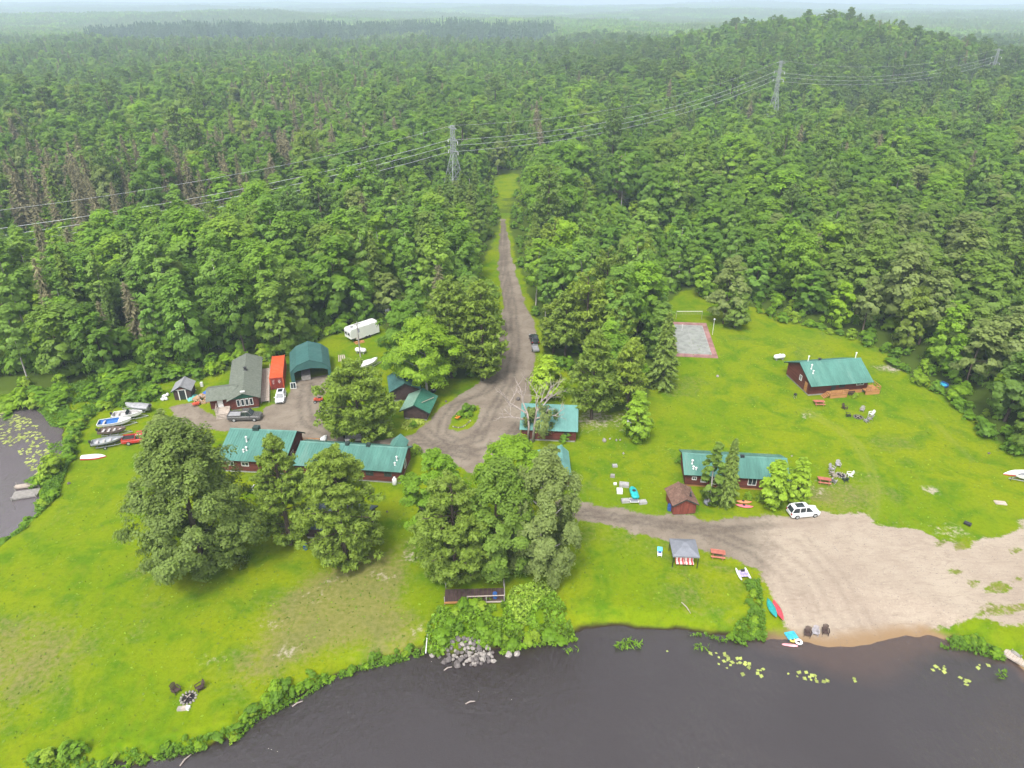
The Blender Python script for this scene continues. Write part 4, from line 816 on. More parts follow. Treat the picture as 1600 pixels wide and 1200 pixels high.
cover('lily_pads', [PGP for PGP in ([(1110,1012),(1150,1014),(1175,1030),(1170,1048),(1140,1045),(1118,1030)], [(1180,1035),(1200,1032),(1205,1048),(1185,1050)], [(1225,1040),(1250,1040),(1300,1052),(1295,1062),(1240,1052)], [(1330,1050),(1345,1052),(1340,1060)], [(1458,1030),(1480,1030),(1482,1048),(1462,1045)], [(1500,1050),(1520,1050),(1520,1065),(1502,1062)], [(1530,1030),(1555,1032),(1550,1045),(1530,1040)], [(1030,1005),(1055,1005),(1055,1012),(1035,1012)])], 2.6, .01, .42, L['pad'], 'pale lily pads floating off the beach', 'lily pads', ZW + .012, 9., asp=1.2)
cover('pond_weed', [[(-60,700),(-60,632),(20,640),(50,650),(60,668),(80,690),(90,700),(80,730),(60,745),(40,720),(20,690)]], 2.4, .01, .5, L['pad'], 'scattered lily pads and weed on the pond', 'pond weed', ZW + .012, 9., keepf=lambda x, y: sdist(x, y, POND) > .6, asp=1.3)
cover('reeds', [[(955,1000),(985,990),(1010,995),(1000,1008),(970,1010)], [(1080,1000),(1110,1002),(1105,1012),(1085,1008)], [(72,690),(92,685),(92,705),(75,705)], [(1555,1045),(1575,1040),(1578,1052),(1560,1055)], [(905,1004),(880,1010),(885,1016),(905,1010)]], 16, .5, .16, L['bush'], 'sparse reeds standing in the shallow water', 'reeds', ZW, .2, asp=4.)

lawn_ok = lambda x, y: (np.maximum(sdist(x, y, ROAD), sdist(x, y, PATH)) < -.3) & (np.maximum(sdist(x, y, RIVER), sdist(x, y, POND)) < -1.5)
cover('lawn_tufts', [[(0,900),(90,790),(130,720),(330,720),(640,740),(890,720),(880,790),(1000,850),(1200,960),(1150,985),(900,985),(660,1000),(400,1110),(100,1185),(-50,1200)], [(900,640),(1050,560),(1120,500),(1380,560),(1600,720),(1600,800),(1400,830),(1250,790),(900,770)]], 1.2, .06, .2, L['tuft'], 'scattered clover and grass tufts in the mown lawn', 'grass tufts', flatn=1.5, keepf=lawn_ok)
cover('loose_stones', [[(880,780),(1320,795),(1500,848),(1600,830),(1600,985),(1460,1000),(1300,1020),(1230,980),(1160,880),(880,805)], [(640,690),(780,620),(790,480),(835,500),(830,640),(740,730)], [(280,630),(520,590),(520,690),(280,665)]], 1.6, .03, .1, M['rock'], 'loose stones scattered over the gravel road and sandy lot', 'loose stones', flatn=2.5, asp=1.1)
def at(px, py):
    X, Y = G(px, py)
    for _ in range(4): X, Y = G(px, py, tz(X, Y))
    return X, Y
# ------------------------------------------------------------------ buildings
def rib_roof(p0, p1, p2, p3, mat, name, parent, pitch=.42, rib=.035, th=.06, flat=False):
    """one roof slope: p0-p1 along the eave, p3-p2 along the ridge; standing ribs run up the slope"""
    p0, p1, p2, p3 = map(Vector, (p0, p1, p2, p3)); n = (p1 - p0).cross(p3 - p0).normalized(); 
    if n.z < 0: n = -n
    ln = (p1 - p0).length; k = max(2, int(ln / pitch)); prof = []
    for i in range(k):
        for u, h in ((0, 0), (.8, 0), (.86, rib), (.94, rib)): prof.append(((i + u) / k, 0 if flat else h))
    prof.append((1, 0)); m = len(prof); vs = []
    for a, b in ((p0, p1), (p3, p2)): vs += [a.lerp(b, t) + n * h for t, h in prof]
    for a, b in ((p0, p1), (p3, p2)): vs += [a.lerp(b, t) - n * th for t, h in prof]
    fs = [(i, i + 1, m + i + 1, m + i) for i in range(m - 1)] + [(2 * m + i + 1, 2 * m + i, 3 * m + i, 3 * m + i + 1) for i in range(m - 1)] + [(i + 1, i, 2 * m + i, 2 * m + i + 1) for i in range(m - 1)] + [(m + i, m + i + 1, 3 * m + i + 1, 3 * m + i) for i in range(m - 1)] + [(0, m, 3 * m, 2 * m), (m - 1, 3 * m - 1, 4 * m - 1, 2 * m - 1)]
    return MB().add(vs, fs).build(name, mat, parent)
def log_wall(mb, a, b, z0, zf, course=.26, bulge=.035):
    """wall of horizontal logs from a to b (2-D); zf(t) = height of the top at fraction t (straight or gable)"""
    a = Vector((a[0], a[1], 0)); b = Vector((b[0], b[1], 0)); d = (b - a); n = Vector((d.y, -d.x, 0)).normalized(); z = z0; zm = max(zf(i / 20) for i in range(21))
    while z < zm - .03:
        z1 = min(z + course, zm); zmid = z1 - .02; ts = [i / 40 for i in range(41) if zf(i / 40) >= zmid - 1e-6]
        if ts:
            t0, t1 = ts[0], ts[-1]
            if t1 > t0:
                p, q = a.lerp(b, t0), a.lerp(b, t1); vs = []
                for o, zz in ((.0, z), (bulge, z + .03), (bulge + .015, (z + z1) / 2), (bulge, z1 - .03), (.0, z1), (-.12, z1), (-.12, z)): vs += [p + n * o + Vector((0, 0, zz)), q + n * o + Vector((0, 0, zz))]
                m = 7; fs = [(2 * i, 2 * i + 1, 2 * ((i + 1) % m) + 1, 2 * ((i + 1) % m)) for i in range(m)] + [tuple(2 * i for i in range(m))[::-1], tuple(2 * i + 1 for i in range(m))]
                mb.add(vs, fs)
        z = z1
def frame_window(root, c, w, h, face, mat_f='trim_white', mull=1, name='window'):
    """face = outward angle in the local frame; window standing just proud of the wall"""
    o = link(name, None, root); o.location = c; o.rotation_euler = (0, 0, face + pi / 2)      # local -Y looks outward
    mb = MB(); t = .09
    for sx in (-1, 1): mb.box((sx * (w / 2 - t / 2), -.04, 0), (t, .1, h))
    for sz in (-1, 1): mb.box((0, -.04, sz * (h / 2 - t / 2)), (w - 2 * t, .1, t))
    for i in range(mull): mb.box(((i + 1) * (w - 2 * t) / (mull + 1) - (w - 2 * t) / 2, -.035, 0), (.05, .08, h - 2 * t))
    mb.build('frame', M[mat_f], o); MB().box((0, -.02, 0), (w - 2 * t, .03, h - 2 * t)).build('pane', M['glass'], o); return o
def hung_door(root, c, w, h, face, mat='trim_white'):
    o = MB().box((0, -.03, 0), (w, .07, h)).box((0, -.075, -h * .2), (w * .7, .02, h * .35)).box((0, -.075, h * .24), (w * .7, .02, h * .32)).build('door', M[mat], root); o.location = c; o.rotation_euler = (0, 0, face + pi / 2)
    MB().box((w * .38, -.1, -.05), (.05, .07, .12)).build('handle', M['dark_metal'], o); return o
def pipe(root, x, y, z, h, r=.09, mat='metal', name='vent_pipe', collar=True):
    mb = MB(); mb.lathe([(r, z - .4), (r, z + h)], (x, y, 0), 8); mb.lathe([(r * 1.8, z + h), (r * 1.8, z + h + .08), (r * .4, z + h + .2)], (x, y, 0), 8)
    if collar: mb.lathe([(r * 2.2, z - .25), (r * 1.2, z + .08)], (x, y, 0), 8)
    return mb.build(name, M[mat], root)
def cabin(name, label, x, y, rz, Lx, Wy, eave, ridge, roof, wall='log_red', over=.5, found='concrete', ridge_off=0., gable_over=.4, ribs=True, cat='cabin', fz=.35, pitch=.42, mono=False):
    """footprint Lx by Wy centred on the root, ridge along local X, front = local -Y"""
    t = thing(name, label, cat, (x, y, tz(x, y)), rz); hx, hy = Lx / 2, Wy / 2; ry = hy if mono else ridge_off
    MB().box((0, 0, fz / 2 - .2), (Lx - .15, Wy - .15, fz + .4)).build('foundation', M[found], t)
    gab = lambda s: (lambda q: eave + (ridge - eave) * ((q * Wy) / (ry + hy) if q * Wy < ry + hy else (1 if mono else (Wy - q * Wy) / (hy - ry))))
    g2 = lambda q: gab(0)(1 - q)
    for a, b, zf in (((-hx, -hy), (hx, -hy), lambda q: eave), ((hx, -hy), (hx, hy), gab(0)), ((hx, hy), (-hx, hy), lambda q: ridge if mono else eave), ((-hx, hy), (-hx, -hy), g2)):
        mb = MB(); log_wall(mb, a, b, fz, zf); mb.build('wall', M[wall], t)
    gx = hx + gable_over; sl = (ridge - eave) / (ry + hy); fy = -hy - over; fzv = eave - sl * over + .09
    rm = M[roof] if isinstance(roof, str) else roof
    if mono: rib_roof((-gx, fy, fzv), (gx, fy, fzv), (gx, hy + over, ridge + sl * over + .09), (-gx, hy + over, ridge + sl * over + .09), rm, 'roof', t, pitch, flat=not ribs)
    else:
        sl2 = (ridge - eave) / (hy - ry); bz = eave - sl2 * over + .09; by = hy + over
        rib_roof((-gx, fy, fzv), (gx, fy, fzv), (gx, ry, ridge + .09), (-gx, ry, ridge + .09), rm, 'roof', t, pitch, flat=not ribs)
        rib_roof((gx, by, bz), (-gx, by, bz), (-gx, ry + .002, ridge + .09), (gx, ry + .002, ridge + .09), rm, 'roof', t, pitch, flat=not ribs)
        MB().prism([(ry - .22, ridge + .03), (ry, ridge + .17), (ry + .22, ridge + .03), (ry, ridge + .1)], -gx - .02, gx + .02, 'x').build('ridge_cap', rm, t)
        mb = MB()
        for s in (-1, 1):
            xx = s * (gx - .03); mb.bar((xx, fy, fzv - .12), (xx, ry, ridge - .03), .06, .2); mb.bar((xx, by, bz - .12), (xx, ry, ridge - .03), .06, .2)
        mb.build('barge_board', M['dark_trim'], t)
    return t
def mid(*pts): n = len(pts); return sum(p[0] for p in pts) / n, sum(p[1] for p in pts) / n
def deck(root, x0, x1, y0, y1, z, mat, rail=(), name='deck', th=.1, board=.3, along='x'):
    """platform of boards with skirt posts, and railings on the named sides"""
    bm = None; n = max(2, int(((y1 - y0) if along == 'x' else (x1 - x0)) / board))
    for i in range(n):
        if along == 'x': c = ((x0 + x1) / 2, y0 + (i + .5) * (y1 - y0) / n, z); d = (x1 - x0, (y1 - y0) / n - .02, th)
        else: c = (x0 + (i + .5) * (x1 - x0) / n, (y0 + y1) / 2, z); d = ((x1 - x0) / n - .02, y1 - y0, th)
        MB().box(c, d).build('plank', M[mat], root)
    mb = MB()
    for px_ in (x0 + .1, x1 - .1):
        for py_ in (y0 + .1, y1 - .1): mb.box((px_, py_, z / 2 - .2), (.14, .14, z + .3 - .1))
    mb.build('post', M[mat], root)
    if rail:
        mb = MB()
        sides = {'front': ((x0, y0), (x1, y0)), 'back': ((x0, y1), (x1, y1)), 'left': ((x0, y0), (x0, y1)), 'right': ((x1, y0), (x1, y1))}
        for s in rail:
            a, b = (Vector((*p, z)) for p in sides[s]); m = max(2, int((b - a).length / .9))
            for i in range(m + 1): p = a.lerp(b, i / m); mb.box(p + Vector((0, 0, .5)), (.09, .09, 1.))
            for hh in (.95, .55): mb.bar(a + Vector((0, 0, hh)), b + Vector((0, 0, hh)), .07, .1)
        mb.build('railing', M[mat], root)
def stairs(root, x, y, z, w, n, face, mat):
    o = MB(); dx, dy = cos(face), sin(face)
    for i in range(n): o.box((x + dx * (i + .5) * .28, y + dy * (i + .5) * .28, z - (i + 1) * z / (n + .5)), (.28, w, .05), face)
    for s in (-1, 1): o.bar((x - dy * s * w / 2, y + dx * s * w / 2, z - .1), (x + dx * n * .28 - dy * s * w / 2, y + dy * n * .28 + dx * s * w / 2, .02), .05, .2)
    return o.build('stairs', M[mat], root)

# porch cabin, upper right
t = cabin('porch_cabin', 'red-brown log cabin with teal metal roof and cedar porch stairs, upper right lawn', 61.6, 123.4, R(8.5), 11.9, 8.6, 3.0, 5.0, 'teal_roof', over=1.1)
frame_window(t, (-5.98, -.9, 2.2), .8, 1.1, pi); hung_door(t, (-6.0, -3.1, 1.4), .9, 1.9, pi, 'orange_wood')
frame_window(t, (4.3, -4.34, 2.05), 1.5, .9, -pi / 2); frame_window(t, (.6, -4.34, 1.9), 1.2, 1., -pi / 2, 'dark_trim'); hung_door(t, (-1.1, -4.34, 1.4), .9, 2., -pi / 2, 'dark_trim')
for x_, y_, h_ in ((-4.7, -1.6, .8), (-4.8, -2.6, .5), (-4.6, .1, 1.1), (5.4, .3, 1.1)): pipe(t, x_, y_, 5 - abs(y_) * .46 + .1, h_, .1, 'trim_white')
pipe(t, -1.6, 1., 4.7, .3, .2, 'dark_metal', 'roof_vent')
deck(t, -2.4, 1.0, -5.9, -4.35, .75, 'orange_wood', ('front',)); stairs(t, -2.4, -5.1, .75, 1.1, 4, pi, 'orange_wood'); MB().box((-.7, -5.93, .35), (3.4, .05, .6)).build('deck_skirt', M['orange_wood'], t)
deck(t, 5.0, 7.9, -5.6, -3.2, .75, 'orange_wood', ('right', 'front')); MB().box((6.45, -5.63, .35), (2.9, .05, .6)).build('deck_skirt', M['orange_wood'], t)
MB().box((3., -4.42, .35), (4., .08, .7)).build('skirting', M['orange_wood'], t); stairs(t, 2.6, -4.5, .6, 1.4, 3, -pi / 2, 'dark_wood')
# middle cabin
t = cabin('middle_cabin', 'long red-brown cabin with ribbed teal roof behind the spruce and cedars', 34.6, 92.0, R(-5.6), 15.2, 6.2, 2.5, 3.7, 'teal_roof', over=.5, found='orange_wood', ridge_off=.4)
frame_window(t, (2.4, -3.13, 1.6), 1.3, 1.4, -pi / 2); frame_window(t, (-6.3, -3.13, 1.6), .7, .6, -pi / 2); frame_window(t, (-4.8, -3.13, 1.5), 1., 1.1, -pi / 2)
frame_window(t, (7.63, .2, 1.6), .9, 1., 0)
for x_, y_, h_ in ((-6.6, -1.5, .6), (-6.5, -2.4, .4), (-6.1, -2.5, .3)): pipe(t, x_, y_, 3.7 - abs(y_ - .4) * .36 + .1, h_, .11, 'trim_white')
MB().box((1.2, .25, 3.85), (.6, .4, .4)).build('roof_vent', M['dark_metal'], t)
# little brown-roofed hut
t = cabin('boathouse_hut', 'small red hut with brown shingle roof beside the gravel path', 25.0, 84.5, R(4), 3.6, 3.3, 2.0, 2.9, 'shingle_brown', 'hut_red', over=.35, found='dark_wood', fz=.1, ribs=False, gable_over=.35)
t.rotation_euler[2] = R(-90 + 5); hung_door(t, (1.82, 0, 1.0), 1.2, 1.75, 0, 'hut_red'); pipe(t, .8, 1., 2.75, .35, .09, 'dark_metal')
# long lodge, left wing and right wing
t = cabin('long_lodge', 'long red-brown lodge with teal metal roof running across the yard', -25.3, 94.4, R(-6.4), 16.8, 6.6, 2.6, 3.9, 'teal_roof', over=.5, ridge_off=.9)
frame_window(t, (8.43, -.2, 1.7), 1., 1.3, 0, mull=1); frame_window(t, (6.5, -3.33, 1.7), 1.2, .8, -pi / 2, 'dark_trim'); frame_window(t, (3.6, -3.33, 1.7), 1.2, .8, -pi / 2, 'dark_trim')
for x_, y_, h_ in ((7.6, -1.6, .6), (7.5, -2.5, .35)): pipe(t, x_, y_, 3.9 - abs(y_ - .9) * .31 + .1, h_, .1, 'trim_white')
for x_ in (-1., 2.4): MB().box((x_, .9, 4.05), (.6, .7, .6)).build('chimney', M['dark_trim'], t)
rib_roof((5.2, 4.6, 2.9), (5.2, 1.6, 2.9), (6.6, 1.3, 4.05), (6.6, 4.8, 4.05), M['teal_roof'], 'porch_roof', t); rib_roof((8., 1.6, 2.9), (8., 4.6, 2.9), (6.602, 4.8, 4.05), (6.602, 1.3, 4.05), M['teal_roof'], 'porch_roof', t)
for x_ in (5.4, 7.8): MB().box((x_, 4.3, 1.4), (.14, .14, 2.9)).build('post', M['orange_wood'], t)
t = cabin('main_lodge', 'wide teal-roofed log lodge with orange cedar deck at its end', -40.7, 97.2, R(-4.5), 10.4, 8.2, 2.7, 4.5, 'teal_roof', over=.6, ridge_off=1.6)
frame_window(t, (-3.6, -4.13, 1.7), 1.2, .8, -pi / 2); frame_window(t, (-1.2, -4.13, 1.7), 1.2, .8, -pi / 2); hung_door(t, (5.23, 1.6, 1.35), .9, 2., 0, 'dark_wood'); frame_window(t, (5.23, -.8, 1.8), 1.1, .9, 0)
MB().box((-1.2, 1.7, 4.75), (1., .9, .7)).build('chimney', M['dark_trim'], t)
for x_, y_, h_ in ((-1.9, -.9, .8), (-1.3, -2.6, .5), (-1.7, -2.9, .3)): pipe(t, x_, y_, 4.5 - abs(y_ - 1.6) * .31 + .1, h_, .11, 'trim_white')
deck(t, 5.4, 8.3, -.4, 3.8, .9, 'orange_wood', ('front', 'right', 'back')); MB().box((6.7, 2.6, 1.35), (1., .7, .8)).box((7.1, 1.3, 1.2), (.8, .8, .5)).build('deck_furniture', M['trim_white'], t)
# upper cabin and the narrow roof beside it
t = cabin('upper_cabin', 'small red cabin with pale ribbed teal roof behind the half-dead tree', 6.4, 104.7, R(-4.5), 9.2, 4.6, 2.4, 4.2, 'teal_light', over=.4, mono=True, gable_over=.35)
frame_window(t, (-.5, -2.33, 1.6), 1.1, .9, -pi / 2, 'dark_trim'); frame_window(t, (3., -2.33, 1.6), .9, .9, -pi / 2, 'dark_trim')
t = cabin('narrow_cabin', 'narrow cabin with pale teal roof half hidden by the waterfront clump', 6.6, 92.6, R(90), 6.4, 4.4, 2.3, 3.2, 'teal_light', over=.35, ridge_off=-1.3)
frame_window(t, (0, -2.23, 1.5), .9, .9, -pi / 2)
# blue-grey roofed hut under the pine
t = cabin('tarp_roofed_hut', 'dark hut with blue-grey shingle roof under the broad pine', -24.2, 79.6, R(-8), 8.2, 5.6, 2.2, 3.6, 'shingle_blue', 'dark_wood', over=.4, ribs=False)
frame_window(t, (-1.5, -2.83, 1.3), 1., .9, -pi / 2, 'dark_trim'); hung_door(t, (1.2, -2.83, 1.2), .9, 1.9, -pi / 2, 'dark_wood')
# green huts by the drive
t = cabin('green_hut', 'small dark hut with two-tone green roof beside the pale hosta bed', -16.9, 112.2, R(90 - 8), 5.6, 4.2, 2.1, 3.2, 'green_roof', 'dark_wood', over=.7, pitch=.6)
for ch in t.children:
    if ch.name.startswith('roof') and ch.data.vertices[0].co.y > 0: ch.data.materials[0] = M['green_pale']
MB().bar((1.5, -2.4, 2.45), (-1.6, -1., 3.), .12, .06).build('pole', M['pale_wood'], t)
t = cabin('rear_green_hut', 'dark green roofed hut behind the two-tone green hut', -20.6, 119.5, R(90 + 12), 6., 5., 2.4, 3.8, 'garage_green', 'dark_wood', over=.5, pitch=.6)
hung_door(t, (-3.02, .3, 1.2), .9, 1.9, pi, 'dark_wood')

# grey-roofed house: main wing runs back, side wing to the left
HX, HY = -49.0, 113.2
hs_ = thing('grey_roofed_house', 'brown house with grey-green shingle roof and white front windows', 'house', (HX, HY, 0), R(16))
mb = MB(); log_wall(mb, (-2.4, 0), (2.4, 0), .3, lambda q: 2.5 + 1.1 * (1 - abs(2 * q - 1))); mb.build('wall', M['log_red'], hs_)
for a, b in (((2.4, 0), (2.4, 16.5)), ((2.4, 16.5), (-2.4, 16.5)), ((-2.4, 16.5), (-2.4, 5)), ((-2.4, 1.3), (-2.4, 0)), ((-6., 1.3), (-2.4, 1.3)), ((-6., 6.), (-6., 1.3)), ((-2.4, 6.), (-6., 6.))):
    mb = MB(); log_wall(mb, a, b, .3, lambda q: 2.45); mb.build('wall', M['log_red'], hs_)
MB().box((0, 8.25, .1), (4.6, 16.3, .6)).box((-4.2, 3.65, .1), (3.4, 4.5, .6)).build('foundation', M['concrete'], hs_)
rib_roof((-2.95, -.6, 2.36), (-2.95, 17., 2.36), (0, 17., 3.66), (0, -.6, 3.66), M['shingle_grey'], 'roof', hs_, 1, flat=True); rib_roof((2.95, 17., 2.36), (2.95, -.6, 2.36), (.002, -.6, 3.66), (.002, 17., 3.66), M['shingle_grey'], 'roof', hs_, 1, flat=True)
rib_roof((-6.6, .55, 2.3), (-2.4, .55, 2.3), (-1., 3.6, 3.4), (-6.6, 3.6, 3.4), M['shingle_grey'], 'roof', hs_, 1, flat=True); rib_roof((-2.4, 6.6, 2.3), (-6.6, 6.6, 2.3), (-6.6, 3.602, 3.4), (-1., 3.602, 3.4), M['shingle_grey'], 'roof', hs_, 1, flat=True)
MB().prism([(-2.3, 2.42), (2.3, 2.42), (0, 3.4)], -.12, -.06, 'y').build('gable_panel', M['green_roof'], hs_)
for i, u in enumerate((-1.05, -.3, .45, 1.2)): frame_window(hs_, (u, -.06, 1.55), .62, 1.4, -pi / 2, mull=0)
frame_window(hs_, (2.46, 6, 1.5), 1., 1., 0); hung_door(hs_, (-4.3, 1.24, 1.35), .95, 2.0, -pi / 2)
MB().box((0, 0, 3.75), (.8, .3, .2)).build('roof_lamp', M['trim_white'], hs_); pipe(hs_, .1, 9.3, 3.7, .4, .2, 'dark_metal', 'chimney')
deck(hs_, -5.0, -2.7, -1.6, 1.2, .5, 'pale_wood', ('left',)); stairs(hs_, -3.9, -1.6, .5, 2., 3, -pi / 2, 'pale_wood')
deck(hs_, 2.6, 4.2, 1.5, 15.5, .4, 'pale_wood', ('right',), along='y', board=.4)
# small shed
t = cabin('garden_shed', 'small dark shed with pale grey roof and white-trimmed doorway', -62.2, 118.4, R(-80), 3.2, 3.0, 2.1, 3.0, 'shed_roof', 'dark_wood', over=.35, fz=.1, found='dark_wood', ribs=False)
MB().prism([(-1.4, 2.15), (1.4, 2.15), (0, 2.95)], 1.66, 1.7, 'x').build('gable_panel', M['log_red'], t)
for s in (-.62, .62): MB().box((1.68, s, 1.05), (.1, .16, 2.1)).build('door_post', M['trim_white'], t)
MB().box((1.68, 0, 2.15), (.1, 2.4, .14)).build('lintel', M['trim_white'], t); MB().box((1.64, 0, 1.05), (.06, 1.05, 1.95)).build('door', M['glass'], t)
# green steel garage with an open front
gt = thing('green_garage', 'big dark green round-shouldered garage shelter with open front', 'garage', (-39.4, 123.8, 0), R(16)); gt.scale = (1.08, 1, 1)
def arch(y, k=1., dz=0.): return [(-3.6 * k, y, 0), (-3.6 * k, y, 2.7 * k + dz), (-2.3 * k, y, 4. * k + dz), (0, y, 4.9 * k + dz), (2.3 * k, y, 4. * k + dz), (3.6 * k, y, 2.7 * k + dz), (3.6 * k, y, 0)]
for i in range(6):
    a, b = arch(0), arch(9.2); MB().add([a[i], a[i + 1], b[i + 1], b[i]] + [(v[0] * .985, v[1], max(0, v[2] - .06)) for v in (a[i], a[i + 1], b[i + 1], b[i])], [(0, 3, 2, 1), (4, 5, 6, 7), (0, 1, 5, 4), (2, 3, 7, 6), (1, 2, 6, 5), (3, 0, 4, 7)]).build('wall' if i in (0, 5) else 'roof_panel', M['garage_green'], gt)
a = arch(.05); 
mb = MB(); mb.prism([(v[0] * .97, v[2] * .97) for v in a[1:6]] + [(3.3, 2.2), (2.3, 2.75), (0, 3.1), (-2.3, 2.75), (-3.3, 2.2)], .06, .12, 'y'); mb.prism([(-3.5, 0), (-2.9, 0), (-2.9, 2.5), (-3.5, 2.5)], .06, .12, 'y'); mb.prism([(3.5, 0), (3.0, 0), (3.0, 2.5), (3.5, 2.5)], .06, .12, 'y'); mb.build('front_panel', M['garage_green'], gt)
MB().prism([(v[0] * .97, v[2] * .97) for v in arch(0)], 9.1, 9.16, 'y').build('back_wall', M['garage_green'], gt)
MB().box((-1., 2.4, .6), (1.6, 2.8, .9)).build('stored_box', M['grey_wood'], gt)
# shipping container
ct = thing('shipping_container', 'orange shipping container with dark red doors between house and garage', 'container', (-45.35, 120.9, 0), R(13.5))
mb = MB()
def corr(p, q, z0, z1, mb, n, amp=.04):
    p = Vector(p); q = Vector(q); d = (q - p); nn = Vector((d.y, -d.x, 0)).normalized(); prof = []
    for i in range(n):
        for u, o in ((0, 0), (.3, 0), (.5, amp), (.8, amp)): prof.append(p + d * ((i + u) / n) + nn * o)
    prof.append(q); m = len(prof); mb.add([v + Vector((0, 0, z0)) for v in prof] + [v + Vector((0, 0, z1)) for v in prof], [(i, i + 1, m + i + 1, m + i) for i in range(m - 1)])
for p, q, n in (((1.2, .05), (1.2, 9.9), 30), ((1.2, 9.9), (-1.2, 9.9), 8), ((-1.2, 9.9), (-1.2, .05), 30)): corr((*p, 0), (*q, 0), .15, 2.5, mb, n)
mb.build('wall', M['orange_steel'], ct)
mb = MB()
for i in range(16): mb.box((0, .35 + i * .615, 2.56), (2.36, .4, .05))
mb.box((0, 4.98, 2.5), (2.42, 9.9, .06)); mb.build('roof', M['orange_steel'], ct)
mb = MB()
for sx in (-1.2, 1.2):
    for yy in (0.02, 9.92): mb.box((sx, yy, 1.3), (.16, .16, 2.6))
    mb.box((sx, 4.97, .1), (.12, 9.9, .16)); mb.box((sx, 4.97, 2.52), (.1, 9.9, .12))
mb.build('frame', M['orange_steel'], ct)
for s in (-1, 1):
    d = MB().box((s * .57, -.02, 1.3), (1.1, .08, 2.4)).build('door', M['dark_red_steel'], ct)
    mb = MB()
    for k in (.25, .8): mb.tube([(s * k, -.1, .2), (s * k, -.1, 2.42)], .035, 6)
    mb.build('lock_rod', M['dark_red_steel'], d)
mb = MB()                                                        # worn white markings on the doors
for s, rows in ((-1, ((1.95, .5), (1.75, .35), (1.5, .42), (1.3, .2))), (1, ((2.0, .62), (1.8, .5), (1.6, .55), (1.4, .3)))):
    for zz, w_ in rows:
        n = max(2, int(w_ / .11))
        for i in range(n): mb.box((s * .57 - w_ / 2 + i * w_ / n, -.068, zz), (w_ / n * .6, .008, .1))
mb.build('white_markings', M['trim_white'], ct)

# ------------------------------------------------------------------ campers
def camper(label, x, y, rz, Ln, Wd, Hh):
    t = thing('camper', label, 'camper', (x, y, 0), rz); mb = MB(); a = Ln / 2
    prof = [(-a, .55), (a * .62, .55), (a * .62, 1.05), (a, 1.05), (a * 1.0, Hh - .35), (a * .93, Hh - .05), (a * .6, Hh), (-a + .15, Hh), (-a, Hh - .2)]
    mb.prism(prof, -Wd / 2, Wd / 2, 'y'); mb.build('body', M['rv_white'], t)
    MB().prism([(-a * .97, Hh + .002), (a * .9, Hh + .002), (a * .9, Hh + .06), (-a * .97, Hh + .06)], -Wd / 2 + .12, Wd / 2 - .12, 'y').build('roof', M['white_paint'], t)
    for xx in (-.3, .35): MB().box((xx * Ln, .1, Hh + .15), (.6, .6, .2)).build('roof_vent', M['rv_grey'] if xx > 0 else M['white_paint'], t)
    for xx, w_ in ((-.36, 1.), (-.08, .8), (.16, .9)): frame_window(t, (xx * Ln, -Wd / 2 - .01, Hh * .66), w_, .6, -pi / 2, 'rv_grey', 0)
    hung_door(t, (.03 * Ln, -Wd / 2 - .01, 1.5), .65, 1.8, -pi / 2, 'rv_white')
    for yy in (-.6, .55): frame_window(t, (a + .01, yy, Hh * .65), .8, .65, 0, 'rv_grey', 0)
    mb = MB(); mb.prism([(-a, 1.2), (a * .62, 1.2), (a * .62, 1.32), (-a, 1.32)], -Wd / 2 - .012, -Wd / 2 - .006, 'y'); mb.build('stripe', M['rv_grey'], t)
    for s in (-1, 1):
        for xx in (-.13, -.02): MB().lathe([(.36, -.11), (.36, .11)], (xx * Ln, s * (Wd / 2 - .1), .36), 12, 'y').build('wheel', M['black_rubber'], t)
    MB().box((a * .7, -.5, .35), (.12, .12, 1.1)).box((a * .7, .5, .35), (.12, .12, 1.1)).build('jack_leg', M['dark_metal'], t)
    return t
camper('white fifth-wheel camper parked on the grass at the forest edge', -33.4, 145.2, R(224), 7.4, 2.5, 3.2)
camper('second white camper mostly hidden behind the dark maple', -26.2, 156.6, R(222), 7.4, 2.4, 2.9)

